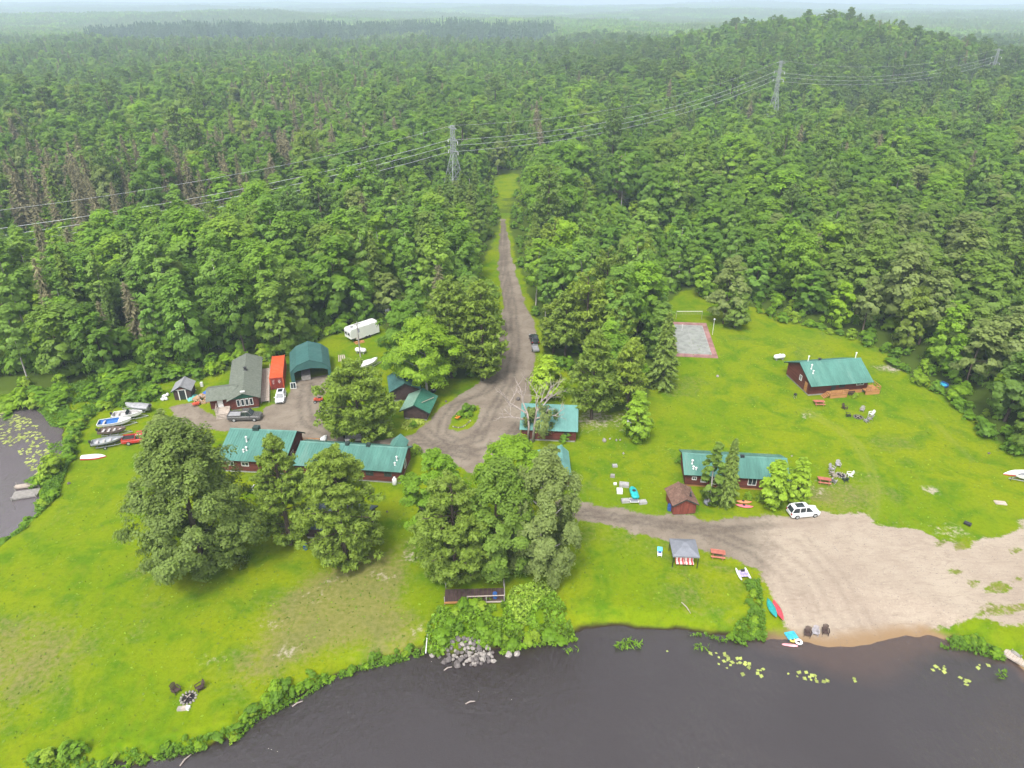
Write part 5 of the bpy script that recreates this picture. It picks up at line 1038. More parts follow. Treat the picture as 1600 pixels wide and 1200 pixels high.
# ------------------------------------------------------------------ vehicles
def wheel(t, x, y, r=.36, w=.24):
    o = MB().lathe([(r * .6, -w / 2), (r, -w / 2 + .03), (r, w / 2 - .03), (r * .6, w / 2)], (0, 0, 0), 14, 'y').build('wheel', M['black_rubber'], t, (x, y, r)); o.name = 'wheel'
    MB().lathe([(r * .58, -w / 2 - .012), (r * .58, w / 2 + .012)], (0, 0, 0), 10, 'y').build('rim', M['metal'], o); return o
def rsec(x, hw, z0, z1, top=.9, r=.1):   # rounded section across the car
    return [(x, -hw * .96, z0), (x, -hw, z0 + r), (x, -hw, z1 - r * 1.6), (x, -hw * top, z1), (x, hw * top, z1), (x, hw, z1 - r * 1.6), (x, hw, z0 + r), (x, hw * .96, z0)]
def car(name, label, x, y, rz, Ln, Wd, Hh, paint, kind='suv'):
    t = thing(name, label, 'car' if kind != 'pickup' else 'pickup truck', (x, y, tz(x, y)), rz); a = Ln / 2; hw = Wd / 2; P = M[paint]; belt = Hh * .58
    if kind == 'suv':
        body = [(-a, .82, .45, belt * .9), (-a + .12, .97, .3, belt), (-a * .4, 1., .25, belt), (a * .3, 1., .25, belt), (a * .5, .99, .25, belt * .98), (a * .85, .95, .26, belt * .88), (a * .97, .86, .32, belt * .76), (a, .74, .4, belt * .62)]
        roof = [(-a * .98, .8, belt - .02), (-a * .86, .8, Hh - .12), (-a * .7, .8, Hh), (a * .0, .82, Hh), (a * .18, .8, Hh - .05), (a * .5, .84, belt - .02)]
    else:
        body = [(-a, .96, .5, belt * .98), (-a + .1, 1., .42, belt), (a * .3, 1., .36, belt), (a * .5, 1., .36, belt * .99), (a * .9, .97, .36, belt * .93), (a * .98, .9, .4, belt * .82), (a, .82, .46, belt * .7)]
        roof = [(-a * .16, .84, belt - .02), (-a * .13, .82, Hh - .06), (-a * .05, .82, Hh), (a * .22, .82, Hh), (a * .3, .8, Hh - .05), (a * .52, .86, belt - .02)]
    MB().loft([rsec(px_ + 0, hw * k, z0, z1) for px_, k, z0, z1 in body]).build('body', P, t, smooth_=False)
    # glasshouse: dark glass shell with a painted roof and pillars
    g = MB(); n = len(roof); vs = [(px_, -hw * k * (1 if zz < belt else .88), zz) for px_, k, zz in roof] + [(px_, hw * k * (1 if zz < belt else .88), zz) for px_, k, zz in roof]
    g.add(vs, [tuple(range(n)), tuple(range(2 * n - 1, n - 1, -1))] + [(i, n + i, n + i + 1, i + 1) for i in range(n - 1)]); g.build('window', M['glass'], t)
    tops = [r for r in roof if r[2] > Hh - .13]
    mb = MB(); secs = [[(px_, -hw * k * .9, zz + .012), (px_, hw * k * .9, zz + .012), (px_, hw * k * .86, zz + .045), (px_, -hw * k * .86, zz + .045)] for px_, k, zz in tops]; mb.loft(secs); mb.build('roof', P, t)
    mb = MB()
    for s in (-1, 1):
        for (x0, k0, z0), (x1, k1, z1) in ((roof[0], roof[1]), (roof[-1], roof[-2])): mb.bar((x0, s * hw * k0 * 1.0, z0 + .02), (x1, s * hw * k1 * .9, z1 + .02), .1, .07)
        for xx in ((-.45, -.05) if kind == 'suv' else (.12,)): mb.bar((xx * a, s * hw * .86, belt), (xx * a, s * hw * .76, Hh - .03), .09, .06)
    mb.build('pillar', P, t)
    for s in (-1, 1):
        MB().box((a * .93, s * hw * .68, belt * .74), (.22, .34, .16), s * -.35).build('headlight', M['clear_light'], t); MB().box((-a + .03, s * hw * .76, belt * .85), (.12, .26, .22)).build('tail_light', M['red_light'], t)
        MB().box((a * .36, s * (hw + .1), belt + .06), (.16, .2, .14)).build('mirror', P, t)
        for xx in (-.6, .62): wheel(t, xx * a, s * (hw - .1), .37 if kind == 'suv' else .41)
    MB().box((a - .03, 0, belt * .55), (.1, Wd * .6, .16)).build('grille', M['dark_metal'], t)
    if kind == 'suv': MB().box((-a * .35, 0, Hh + .06), (a * .55, Wd * .5, .025)).build('sunroof', M['glass'], t)
    if kind == 'pickup':
        mb = MB(); L0, L1 = -a + .02, -a * .18
        MB().box(((L0 + L1) / 2, 0, belt + .005), (L1 - L0 - .14, Wd * .84, .02)).build('bed_floor', M['dark_inside'] if paint != 'car_grey' else M['rv_grey'], t)
        for s in (-1, 1): mb.box(((L0 + L1) / 2, s * hw * .93, belt + .09), (L1 - L0, .1, .2))
        mb.box((L0 + .03, 0, belt + .09), (.08, Wd * .9, .2)); mb.box((L1, 0, belt + .1), (.08, Wd * .86, .2)); mb.build('bed_side', P, t)
    return t
X, Y = at(1254, 804); car('parked_car', 'white car with dark sunroof parked at the top of the sandy lot', X, Y, R(8), 4.5, 1.9, 1.75, 'car_white')
X, Y = at(439, 624); car('parked_car', 'white hatchback standing in front of the orange container', X, Y, R(-80), 4.2, 1.75, 1.5, 'car_white')
X, Y = at(834.5, 533); car('parked_car', 'black car parked at the right edge of the gravel road', X, Y, R(97), 4.6, 1.85, 1.55, 'car_black')
X, Y = at(384, 655); car('parked_pickup', 'dark grey crew-cab pickup truck in front of the house', X, Y, R(3), 5.8, 2., 1.9, 'car_grey', 'pickup')
X, Y = at(219, 690); car('parked_pickup', 'red pickup truck with open black bed at the edge of the boat row', X, Y, R(14), 5.2, 1.9, 1.75, 'car_red', 'pickup')
def trailer(label, x, y, rz, Ln, Wd, mat='metal', box=None, name='boat_trailer', tongue=1.4):
    t = thing(name, label, 'trailer', (x, y, tz(x, y)), rz); mb = MB(); a = Ln / 2
    for s in (-1, 1): mb.bar((-a, s * Wd * .35, .42), (a * .75, s * Wd * .35, .42), .08, .1); mb.bar((a * .75, s * Wd * .35, .42), (a + tongue, 0, .42), .08, .1)
    for xx in (-a * .9, -a * .2, a * .5): mb.bar((xx, -Wd * .38, .42), (xx, Wd * .38, .42), .07, .08)
    mb.build('frame', M[mat], t)
    for s in (-1, 1): wheel(t, -a * .25, s * Wd * .5, .28, .18)
    if box: 
        mb = MB(); mb.box((0, 0, .52), (Ln, Wd * .86, .06))
        for s in (-1, 1): mb.box((0, s * Wd * .43, .7), (Ln, .05, .36)); mb.box((s * a, 0, .7), (.05, Wd * .86, .36))
        mb.build('box', M[box], t)
    MB().tube([(a + tongue - .3, .12, .05), (a + tongue - .3, .12, .75)], .04, 6).build('jack', M['dark_metal'], t)
    return t
X, Y = at(836.5, 548); trailer('grey utility trailer behind the black car, half under the trees', X, Y, R(97), 2.6, 1.5, 'metal', 'rv_grey', 'utility_trailer')
# ------------------------------------------------------------------ boats
def hull_secs(Ln, B, D, dz=0., n=9, transom=.85, bowr=.18):
    out = []
    for i in range(n):
        t = i / (n - 1); xx = -Ln / 2 + Ln * t; k = transom + (1 - transom) * min(1, t * 3) if t < .4 else max(.03, (1 - ((t - .4) / .6) ** 2.3)); sh = .12 * D * t ** 2 * 2
        b = B / 2 * k; kz = .0 + D * (.75 * max(0, (t - .72) / .28) ** 2); out.append([(xx, -b, D + sh), (xx, -b * .9, D * .45 + kz * .5), (xx, -b * .35, .06 + kz), (xx, b * .35, .06 + kz), (xx, b * .9, D * .45 + kz * .5), (xx, b, D + sh)])
    return out
def boat(name, label, x, y, rz, Ln, B, D, hullm, inm, z=.5, seats=3, motor=True, cover=None, deckm=None, stripe=None, tr=None, wind=False, group=None):
    z0 = tz(x, y); t = thing(name, label, 'boat', (x, y, z0 + z), rz, group); S_ = hull_secs(Ln, B, D); n = len(S_)
    MB().loft(S_, True, False).build('hull', M[hullm], t)
    ins = [[(p[0] * .96, p[1] * .88, max(p[2] - .02, D * .32) if i in (0, 5) else max(p[2] + .08, D * .32)) for i, p in enumerate(s)] for s in S_]; MB().loft(ins, True, False).build('interior', M[inm], t)
    mb = MB()
    for s in (0, 5):
        for i in range(n - 1): mb.bar(S_[i][s], S_[i + 1][s], .09, .07)
    mb.bar(S_[0][0], S_[0][5], .09, .07); mb.build('gunwale', M[stripe or hullm], t)
    if stripe:
        mb = MB()
        for s, q in ((0, 1), (5, 4)):
            for i in range(n - 1): 
                a0 = Vector(S_[i][s]).lerp(Vector(S_[i][q]), .35) + Vector((0, .012 if s else -.012, 0)); a1 = Vector(S_[i + 1][s]).lerp(Vector(S_[i + 1][q]), .35) + Vector((0, .012 if s else -.012, 0)); mb.bar(a0, a1, .03, .14)
        mb.build('stripe', M[stripe], t)
    if cover:
        secs = [[(s[0][0], s[0][1] * 1.03, s[0][2] + .02), (s[0][0], s[0][1] * .5, s[0][2] + .22 + .1 * (i % 2)), (s[0][0], 0, s[0][2] + .3 + .12 * (i % 2)), (s[0][0], -s[0][1] * .5, s[0][2] + .22 + .1 * (i % 2)), (s[0][0], -s[0][1] * 1.03, s[0][2] + .02)] for i, s in enumerate(S_)]
        MB().loft(secs, True, True).build('cover', M[cover], t)
    elif deckm:
        nf = int(n * .62)
        secs = [[(s[0][0], s[0][1] * .96, s[0][2] + .01), (s[0][0], 0, s[0][2] + .07), (s[0][0], -s[0][1] * .96, s[0][2] + .01), (s[0][0], 0, s[0][2] - .05)] for s in S_[nf:]]; MB().loft(secs).build('foredeck', M[deckm], t)
    if not cover:
        for i in range(seats):
            xx = -Ln * .33 + i * Ln * .6 / max(1, seats - 1); w_ = B * .7 * (1 if xx < Ln * .1 else .7)
            MB().box((xx, 0, D * .72), (.34, w_, .1)).build('seat', M['seat_pale'], t)
    if wind: MB().prism([(-.1, D + .05), (.25, D + .05), (-.1, D + .5)], -B * .34, B * .34, 'y').build('windscreen', M['glass'], t)
    if motor:
        mb = MB(); mb.box((-Ln / 2 - .2, 0, D + .22), (.36, .28, .42), 0, .8); mb.box((-Ln / 2 - .2, 0, D - .35), (.14, .1, .8)); mb.box((-Ln / 2 - .2, 0, D - .75), (.34, .05, .14)); mb.build('outboard_motor', M['dark_metal'], t)
    if tr: trailer(tr, x, y, rz, Ln * .78, B * 1.02)
    return t
X, Y = at(217, 643); boat('fishing_boat', 'grey boat under a grey cover, topmost of the parked boat row', X, Y, R(172), 4.6, 1.9, .75, 'alu', 'boat_cover', cover='boat_cover', tr='trailer under the grey covered boat')
X, Y = at(202, 655); boat('motor_boat', 'white open bowrider with dark motor, second in the boat row', X, Y, R(10), 5., 2., .8, 'boat_white', 'seat_pale', wind=True, tr='trailer under the white bowrider')
X, Y = at(182, 667); boat('motor_boat', 'white boat with bright blue carpeted deck in the boat row', X, Y, R(14), 5.4, 2.2, .8, 'boat_white', 'boat_blue', seats=2, deckm='boat_white', motor=False, tr='trailer under the blue-decked boat')
X, Y = at(178, 680); boat('fishing_boat', 'dark brown aluminium fishing boat fourth in the boat row', X, Y, R(10), 4.4, 1.8, .7, 'boat_brown', 'boat_brown', seats=4, tr='trailer under the dark brown fishing boat')
X, Y = at(171, 697); boat('fishing_boat', 'black and silver fishing boat nearest the overturned hull', X, Y, R(20), 4.9, 1.9, .75, 'boat_black', 'alu', seats=4, stripe='alu', tr='trailer under the black and silver boat')
def overturned(name, label, x, y, rz, Ln, B, D, hullm, stripe):
    t = thing(name, label, 'boat', (x, y, tz(x, y)), rz); S_ = [[(p[0], p[1], D * 1.12 - p[2]) for p in s] for s in hull_secs(Ln, B, D)]
    MB().loft(S_, True, False).build('hull', M[hullm], t); mb = MB()
    for s in (0, 5):
        for i in range(len(S_) - 1): mb.bar(Vector(S_[i][s]) + Vector((0, 0, .12)), Vector(S_[i + 1][s]) + Vector((0, 0, .12)), .06, .2)
    mb.bar(Vector(S_[0][0]) + Vector((0, 0, .1)), Vector(S_[0][5]) + Vector((0, 0, .1)), .06, .2); mb.build('rim', M[stripe], t); return t
X, Y = at(147, 715); overturned('rowing_boat', 'white overturned rowing boat with red rim below the boat row', X, Y, R(8), 3.8, 1.4, .5, 'boat_white', 'boat_red')
X, Y = at(1600, 742); overturned('canoe', 'cream-topped red overturned boat on the lawn at the right edge', X, Y, R(178), 6.5, 1.3, .8, 'boat_white', 'boat_red')
X, Y = at(1607, 752); boat('fishing_boat', 'pale grey boat on a white trailer beside the red overturned boat', X, Y, R(176), 4.4, 1.6, .6, 'boat_white', 'alu', z=.45, seats=3, tr='white trailer under the pale boat at the right edge')
X, Y = at(412, 728); boat('motor_boat', 'white boat with fittings parked tight behind the lodge pine', X, Y, R(168), 5., 2., .8, 'boat_white', 'seat_pale', seats=4, wind=True, tr='trailer under the white boat behind the lodge')
X, Y = at(419, 768); boat('pontoon_boat', 'long white boat with blotched seats lying on the grass by the oak', X, Y, R(-6), 4.8, 1.4, .6, 'boat_white', 'dark_inside', z=.05, seats=6, motor=False)
X, Y = at(504, 689); overturned('rowing_boat', 'small white overturned boat behind the lodge roof', X, Y, R(80), 3.4, 1.2, .5, 'boat_white', 'alu')
X, Y = at(560, 690); boat('fishing_boat', 'white boat standing on the yard under the big pine', X, Y, R(5), 4.2, 1.6, .6, 'boat_white', 'seat_pale', z=.3, seats=3)
X, Y = at(574, 575); boat('covered_boat', 'boat under a white cover beside the light pole', X, Y, R(40), 5., 2., .8, 'boat_white', 'boat_cover', z=.45, cover='white_paint', motor=False, tr='trailer under the white covered boat by the light pole')
def kayak(name, label, x, y, rz, Ln, B, D, m, open_=True, tilt=0., z=.0, cat='kayak'):
    t = thing(name, label, cat, (x, y, tz(x, y) + z), rz); secs = []
    for i in range(11):
        u = i / 10; k = max(.04, sin(pi * u)) ** .75; rk = .1 * (2 * u - 1) ** 4; b = B / 2 * k
        secs.append([((u - .5) * Ln, b * cos(a), rk + D * .5 + D * .5 * k * sin(a)) for a in [2 * pi * j / 8 for j in range(8)]])
    MB().loft(secs).build('hull', M[m], t, smooth_=True)
    if open_: MB().lathe([(B * .26, D * .98), (B * .3, D * 1.08), (B * .22, D * 1.06)], (-.1, 0, 0), 10).build('cockpit', M['dark_inside'], t)
    if tilt: t.rotation_euler = (0, tilt, rz)
    return t
a, b = at(1200, 936), at(1211, 969); X, Y = mid(a, b); kayak('canoe', 'teal canoe lying upside down on the grass beside the sand', X, Y, math.atan2(b[1] - a[1], b[0] - a[0]), math.dist(a, b) + .3, 1., .42, 'kayak_teal', False, cat='canoe')
a, b = at(1208, 936), at(1222, 974); X, Y = mid(a, b); kayak('canoe', 'pink-red canoe lying beside the teal canoe', X, Y, math.atan2(b[1] - a[1], b[0] - a[0]), math.dist(a, b) + .3, .85, .42, 'kayak_red', False, cat='canoe')
X, Y = at(1163, 792); kayak('kayak', 'pink kayak on the grass right of the spruce', X, Y, R(-12), 2.6, .75, .35, 'kayak_pink'); X, Y = at(1162, 785.5); kayak('kayak', 'orange kayak just behind the pink kayak', X, Y, R(-6), 2.4, .7, .35, 'kayak_orange')
X, Y = at(982, 676); kayak('canoe', 'white canoe leaning steeply against the small pointed cedar', X, Y, R(115), 3.6, .85, .4, 'boat_white', False, R(-58), 1.5, 'canoe')
# paddle boat: two hulls, a seat deck
X, Y = at(1161, 899); t = thing('paddle_boat', 'white and lilac twin-hulled paddle boat on the grass', 'paddle boat', (X, Y, 0), R(94))
for s in (-1, 1):
    secs = [[(u * 1.15, s * .62 + .17 * k * cos(q), .2 + .17 * k * sin(q) + .12 * abs(u) ** 3) for q in [2 * pi * j / 8 for j in range(8)]] for u, k in ((-1, .15), (-.8, .75), (-.3, 1), (.3, 1), (.8, .75), (1, .15))]
    MB().loft(secs).build('float', M['boat_white'], t, smooth_=True)
MB().box((0, 0, .34), (1.1, 1.0, .1)).build('deck', M['lilac'], t)
for s in (-.26, .26): o = MB().box((-.1, s, .44), (.42, .4, .1)).box((-.34, s, .62), (.1, .4, .42)).build('seat', M['lilac'], t)
MB().box((.35, 0, .55), (.2, .5, .25)).build('pedal_box', M['dark_metal'], t)

# ------------------------------------------------------------------ furniture on the lawns
def adirondack(mat, x, y, rz, label, group, sc=1.):
    t = thing('lawn_chair', label, 'chair', (x, y, tz(x, y)), rz, group); m = M[mat]; t.scale = (sc,) * 3
    mb = MB()
    for i in range(5): mb.box((.28 - i * .13, 0, .36 - i * .035), (.11, .56, .03), 0, 1, 0, .26)
    mb.build('seat', m, t); mb = MB()
    for i in range(5): k = i - 2; mb.bar((-.26, k * .105, .2), (-.58, k * .135, .98 - .03 * k * k), .1, .03)
    mb.build('backrest', m, t)
    for s in (-1, 1):
        MB().box((-.02, s * .36, .56), (.72, .13, .035)).build('arm', m, t); MB().box((.3, s * .32, .27), (.09, .05, .54)).build('leg', m, t); MB().bar((.3, s * .3, .3), (-.5, s * .3, .03), .05, .1).build('leg', m, t)
    return t
def picnic(x, y, rz, label, sc=1.):
    t = thing('picnic_table', label, 'picnic table', (x, y, tz(x, y)), rz); t.scale = (sc,) * 3
    for i in range(4): MB().box((0, -.3 + i * .2, .75), (1.9, .18, .045)).build('plank', M['pink_wood'], t)
    for s in (-1, 1):
        MB().box((0, s * .72, .45), (1.9, .27, .045)).build('bench', M['pink_wood'], t); mb = MB(); mb.bar((s * .65, -.3, .73), (s * .65, -.75, .0), .06, .09); mb.bar((s * .65, .3, .73), (s * .65, .75, .0), .06, .09); mb.bar((s * .65, -.8, .4), (s * .65, .8, .4), .05, .09); mb.build('leg_frame', M['pink_wood'], t)
    return t
for a, b, rz, lb in ((1279, 632, -2, 'faded red picnic table in front of the porch cabin'), (1287, 754, -14, 'faded red picnic table beside the lower ring of lawn chairs'), (1121, 869, -12, 'faded red picnic table beside the grey gazebo')): X, Y = at(a, b); picnic(X, Y, R(rz), lb)
def fire_pit(px, py, r, label, pale='rock_pale', n=14):
    X, Y = at(px, py); t = thing('fire_pit', label, 'fire pit', (X, Y, tz(X, Y))); rr = random.Random(int(px))
    MB().lathe([(r * .86, .0), (r * .86, .06)], (0, 0, 0), 16).build('ash_bed', M['ash'], t)
    for i in range(n): a = 2 * pi * i / n; MB().rock((0, 0, -.03), (.36, .28, .24), rr, 6).build('stone', M[pale], t, (r * cos(a), r * sin(a), 0), a)
    for i in range(6): a = rr.uniform(0, 6.28); MB().tube([(r * .7 * cos(a), r * .7 * sin(a), .08), (-r * .5 * cos(a + .3), -r * .5 * sin(a + .3), .2)], .05, 6).build('log', M['bark_dead'] if i % 2 else M['ash'], t)
    return t
fire_pit(294.5, 1091, .78, 'stone fire pit with charred logs on the front lawn'); fire_pit(1341, 652, .75, 'stone fire pit inside the upper ring of lawn chairs', 'rock', 12); fire_pit(1313.6, 743, .72, 'pale fire pit inside the lower ring of lawn chairs')
def chair_at(px, py, tx, ty, mat, label, group, sc=1.):
    X, Y = at(px, py); a, b = at(tx, ty); adirondack(mat, X, Y, math.atan2(b - Y, a - X), label, group, sc)
fg = 'chairs at the front fire pit'; chair_at(276, 1081, 296, 1096, 'dark_wood', 'dark brown lawn chair left of the front fire pit', fg, 1.05); chair_at(312.5, 1077, 290, 1092, 'dark_wood', 'dark brown lawn chair right of the front fire pit', fg, 1.05)
g1 = 'chairs around the upper fire pit'
for a, b, m, lb in ((1319.6, 639, 'dark_wood', 'dark lawn chair farthest left of the upper fire pit'), (1325.4, 650.5, 'dark_metal', 'dark lawn chair close on the left of the upper fire pit'), (1346.5, 642.5, 'grey_wood', 'grey lawn chair directly behind the upper fire pit'), (1361, 648.5, 'trim_white', 'white lawn chair right of the upper fire pit'), (1358.5, 654.5, 'grey_wood', 'grey lawn chair in front of the white lawn chair'), (1353.5, 659, 'plum_seat', 'pale grey lawn chair nearest the viewer at the upper fire pit')): chair_at(a, b, 1341, 652, m, lb, g1)
g2_ = 'chairs around the lower fire pit'
for a, b, m, lb in ((1309, 728.5, 'plum_seat', 'grey lawn chair farthest back at the lower fire pit'), (1299.6, 734, 'plum_seat', 'upper of two grey lawn chairs left of the lower fire pit'), (1299.6, 739.8, 'grey_wood', 'middle weathered lawn chair left of the lower fire pit'), (1302, 745, 'pale_wood', 'tan lawn chair left of the lower fire pit'), (1302.7, 754, 'plum_seat', 'grey lawn chair next to the lower picnic table'), (1320.3, 751.5, 'dark_trim', 'dark lawn chair in front of the lower fire pit'), (1327, 743.5, 'trim_white', 'white lounger-like chair right of the lower fire pit')): chair_at(a, b, 1313.6, 743, m, lb, g2_)
bg = 'chairs on the beach'; chair_at(1261, 993, 1258, 1030, 'dark_wood', 'left dark chair at the water edge of the sand', bg, 1.05); chair_at(1273.5, 991, 1270, 1030, 'plum_seat', 'pale grey chair between the two dark beach chairs', bg, 1.); chair_at(1289, 990, 1292, 1030, 'dark_wood', 'right dark chair at the water edge of the sand', bg, 1.05)
# gazebo with striped seats
X, Y = at(1066.5, 874); t = thing('gazebo', 'grey canopy gazebo on the waterfront lawn', 'gazebo', (X, Y, 0), R(-3))
mb = MB(); e = 1.75; hz = 2.05
mb.add([(-e, -e, hz), (e, -e, hz), (e, e, hz), (-e, e, hz), (-.45, -.45, 2.72), (.45, -.45, 2.72), (.45, .45, 2.72), (-.45, .45, 2.72), (-e, -e, hz - .2), (e, -e, hz - .2), (e, e, hz - .2), (-e, e, hz - .2)], [(0, 1, 5, 4), (1, 2, 6, 5), (2, 3, 7, 6), (3, 0, 4, 7), (4, 5, 6, 7), (8, 9, 1, 0), (9, 10, 2, 1), (10, 11, 3, 2), (11, 8, 0, 3), (11, 10, 9, 8)]); mb.build('canopy', M['canopy_grey'], t)
MB().add([(-.6, -.6, 2.74), (.6, -.6, 2.74), (.6, .6, 2.74), (-.6, .6, 2.74), (0, 0, 3.0)], [(0, 1, 4), (1, 2, 4), (2, 3, 4), (3, 0, 4), (3, 2, 1, 0)]).build('vent_cap', M['canopy_grey'], t)
for sx in (-1, 1):
    for sy in (-1, 1): MB().box((sx * 1.62, sy * 1.62, 1.), (.09, .09, 2.05)).build('post', M['dark_metal'], t)
for s_, lb in ((-.55, 'left red and white striped seat under the gazebo'), (.65, 'right red and white striped seat under the gazebo')):
    dx, dy = s_ * cos(R(-3)) - (-.9) * sin(R(-3)), s_ * sin(R(-3)) + (-.9) * cos(R(-3)); st = thing('striped_bench', lb, 'bench', (X + dx, Y + dy, 0), R(-3)); MB().box((0, -.15, .42), (1.15, .62, .14)).build('seat', M['stripe'], st); MB().box((0, .24, .72), (1.15, .14, .55), 0, 1, -.2).build('backrest', M['stripe'], st)
    for q in (-.48, .48): MB().box((q, -.38, .18), (.07, .07, .36)).box((q, .2, .18), (.07, .07, .36)).build('leg', M['dark_metal'], st)
# blue-topped lounger left of the gazebo
X, Y = at(1030.5, 866); t = thing('lounge_chair', 'turquoise and white reclining chair left of the gazebo', 'lounge chair', (X, Y, 0), R(-100))
MB().box((.2, 0, .3), (.8, .62, .08)).build('seat', M['white_paint'], t); MB().box((-.42, 0, .55), (.62, .7, .1), 0, 1, 0, R(38)).build('backrest', M['sky_blue'], t); MB().box((.05, 0, .4), (.3, .4, .1)).build('cushion', M['barrel_blue'], t)
for sx in (-.3, .5):
    for sy in (-.26, .26): MB().box((sx, sy, .14), (.06, .06, .3)).build('leg', M['white_paint'], t)
# beach toys
def floaty(label, px, py, r, rr, m, name='swim_ring', z=.0):
    X, Y = at(px, py); o = MB(); n = 14; secs = []
    vs = [((r + rr * cos(b)) * cos(a), (r + rr * cos(b)) * sin(a), rr + rr * sin(b)) for a in [2 * pi * i / n for i in range(n)] for b in [2 * pi * j / 6 for j in range(6)]]
    o.add(vs, [(i * 6 + j, i * 6 + (j + 1) % 6, ((i + 1) % n) * 6 + (j + 1) % 6, ((i + 1) % n) * 6 + j) for i in range(n) for j in range(6)])
    return tag(o.build(name, M[m], None, (X, Y, tz(X, Y) + z), smooth_=True), label, 'swim ring')
floaty('white swim ring lying at the water edge', 1247.5, 1005, .33, .14, 'white_paint', z=.1); floaty('yellow swim ring behind the white swim ring', 1238, 1001, .27, .12, 'yellow', z=.02)
X, Y = at(1236, 994); t = thing('air_mattress', 'light blue air mattress on the grass by the beach', 'air mattress', (X, Y, tz(X, Y)), R(12))
for i in range(5): MB().lathe([(.09, -.65), (.13, -.6), (.13, .6), (.09, .65)], (0, -.44 + i * .22, .13), 8, 'x').build('tube', M['sky_blue'], t)
X, Y = at(1234, 1009); tag(MB().loft([[(u * .9, .22 * k * cos(q), .06 + .05 * sin(q)) for q in [2 * pi * j / 6 for j in range(6)]] for u, k in ((-1, .3), (-.6, .9), (.5, 1), (.9, .7), (1, .3))]).build('swim_board', M['pink'], None, (X, Y, tz(X, Y) + .06), R(-8)), 'pink and white swim board at the water edge', 'swim board')
# turquoise paddle boat among grey slabs
X, Y = at(990, 774); t = thing('spa_tub', 'turquoise plastic boat standing nose-up on a small trailer frame', 'plastic boat', (X, Y, .35), R(94))
MB().loft([[(u * 1.45, .62 * k * cos(q), .25 + .3 * k * sin(q)) for q in [2 * pi * j / 10 for j in range(10)]] for u, k in ((-1, .7), (-.8, .95), (0, 1), (.6, .85), (.9, .5), (1, .15))]).build('hull', M['turq'], t, smooth_=True); t.name = 'plastic_boat'
MB().lathe([(.25, .5), (.3, .6), (.15, .58)], (0, 0, 0), 8).build('hatch', M['dark_metal'], t)
X, Y = at(990.5, 784); t = thing('boat_dolly', 'small white-framed dolly under the turquoise boat', 'dolly', (X, Y, 0), 0); mb = MB()
for s in (-.6, .6): mb.box((s, 0, .3), (.07, 1.1, .07))
for s in (-.5, .5): mb.box((0, s, .3), (1.2, .07, .07))
mb.build('frame', M['trim_white'], t); MB().box((0, 0, .28), (1.1, .95, .04)).build('tray', M['canopy_grey'], t)
for s in (-.62, .62): wheel(t, s, 0, .2, .1)
for a, b, w_, d_, h_, m, nm, lb in ((975, 759, 1.5, 1., .4, 'concrete', 'concrete_slab', 'grey slab table nearest the turquoise boat'), (968, 769, .9, 1., .45, 'trim_white', 'cooler_box', 'white cooler box with red lid patch'), (977, 784, 1.2, .8, .35, 'concrete', 'concrete_slab', 'grey slab left of the boat dolly'), (1004, 786, 1.2, .8, .35, 'concrete', 'concrete_slab', 'grey slab right of the boat dolly'), (960.5, 729, .8, .6, .3, 'concrete', 'concrete_slab', 'small grey slab alone on the grass, farther back'), (957, 745, .7, .6, .35, 'grey_wood', 'wooden_crate', 'small weathered crate on the grass by the slabs'), (961, 757, .5, .35, .25, 'trim_white', 'plastic_bin', 'small white bin beside the grey slab table'), (1563, 786, 1.6, .9, .08, 'pale_wood', 'wooden_pallet', 'pale wooden pallet lying on the lawn near the sand'), (281.5, 1108.5, .5, .45, .22, 'rock_pale', 'stone_slab', 'yellowish stone slab below the front fire pit'), (288, 1108, .45, .45, .25, 'pale_wood', 'stone_slab', 'tan block between the two slabs of the front fire pit'), (294, 1107.5, .4, .45, .25, 'white_paint', 'stone_slab', 'white block below the front fire pit')):
    X, Y = at(a, b); o = MB(); o.box((0, 0, h_ / 2), (w_, d_, h_), 0, .94); o.box((0, 0, h_ + .02), (w_ * .98, d_ * .98, .04)); tag(o.build(nm, M[m], None, (X, Y, tz(X, Y)), R(random.uniform(-12, 12))), lb, nm.split('_')[-1])
# propane tanks
def tank_h(px, py, rz, ln, r, label):
    X, Y = at(px, py); t = thing('propane_tank', label, 'propane tank', (X, Y, tz(X, Y)), rz); a = ln / 2
    MB().lathe([(.05, -a), (r * .6, -a + r * .2), (r, -a + r * .7), (r, a - r * .7), (r * .6, a - r * .2), (.05, a)], (0, 0, r + .28), 12, 'x').build('tank', M['white_paint'], t, smooth_=True)
    MB().lathe([(.16, 2 * r + .24), (.16, 2 * r + .42), (.05, 2 * r + .46)], (0, 0, 0), 8).build('valve_dome', M['white_paint'], t)
    for s in (-.55, .55): MB().box((s * a, 0, .16), (.14, r * 1.5, .34)).build('leg', M['concrete'], t)
tank_h(1217, 562, R(12), 2.6, .48, 'white horizontal propane tank behind the porch cabin'); tank_h(564, 552, R(-14), 2.6, .5, 'white horizontal propane tank in front of the camper')
X, Y = at(617, 757); t = thing('propane_tank', 'white upright propane tank at the lodge wall', 'propane tank', (X, Y, 0)); MB().lathe([(.3, 0), (.38, .1), (.38, 1.0), (.25, 1.2), (.1, 1.26)], (0, 0, 0), 12).build('tank', M['white_paint'], t, smooth_=True); MB().lathe([(.18, 1.2), (.18, 1.4)], (0, 0, 0), 10).build('collar', M['white_paint'], t)
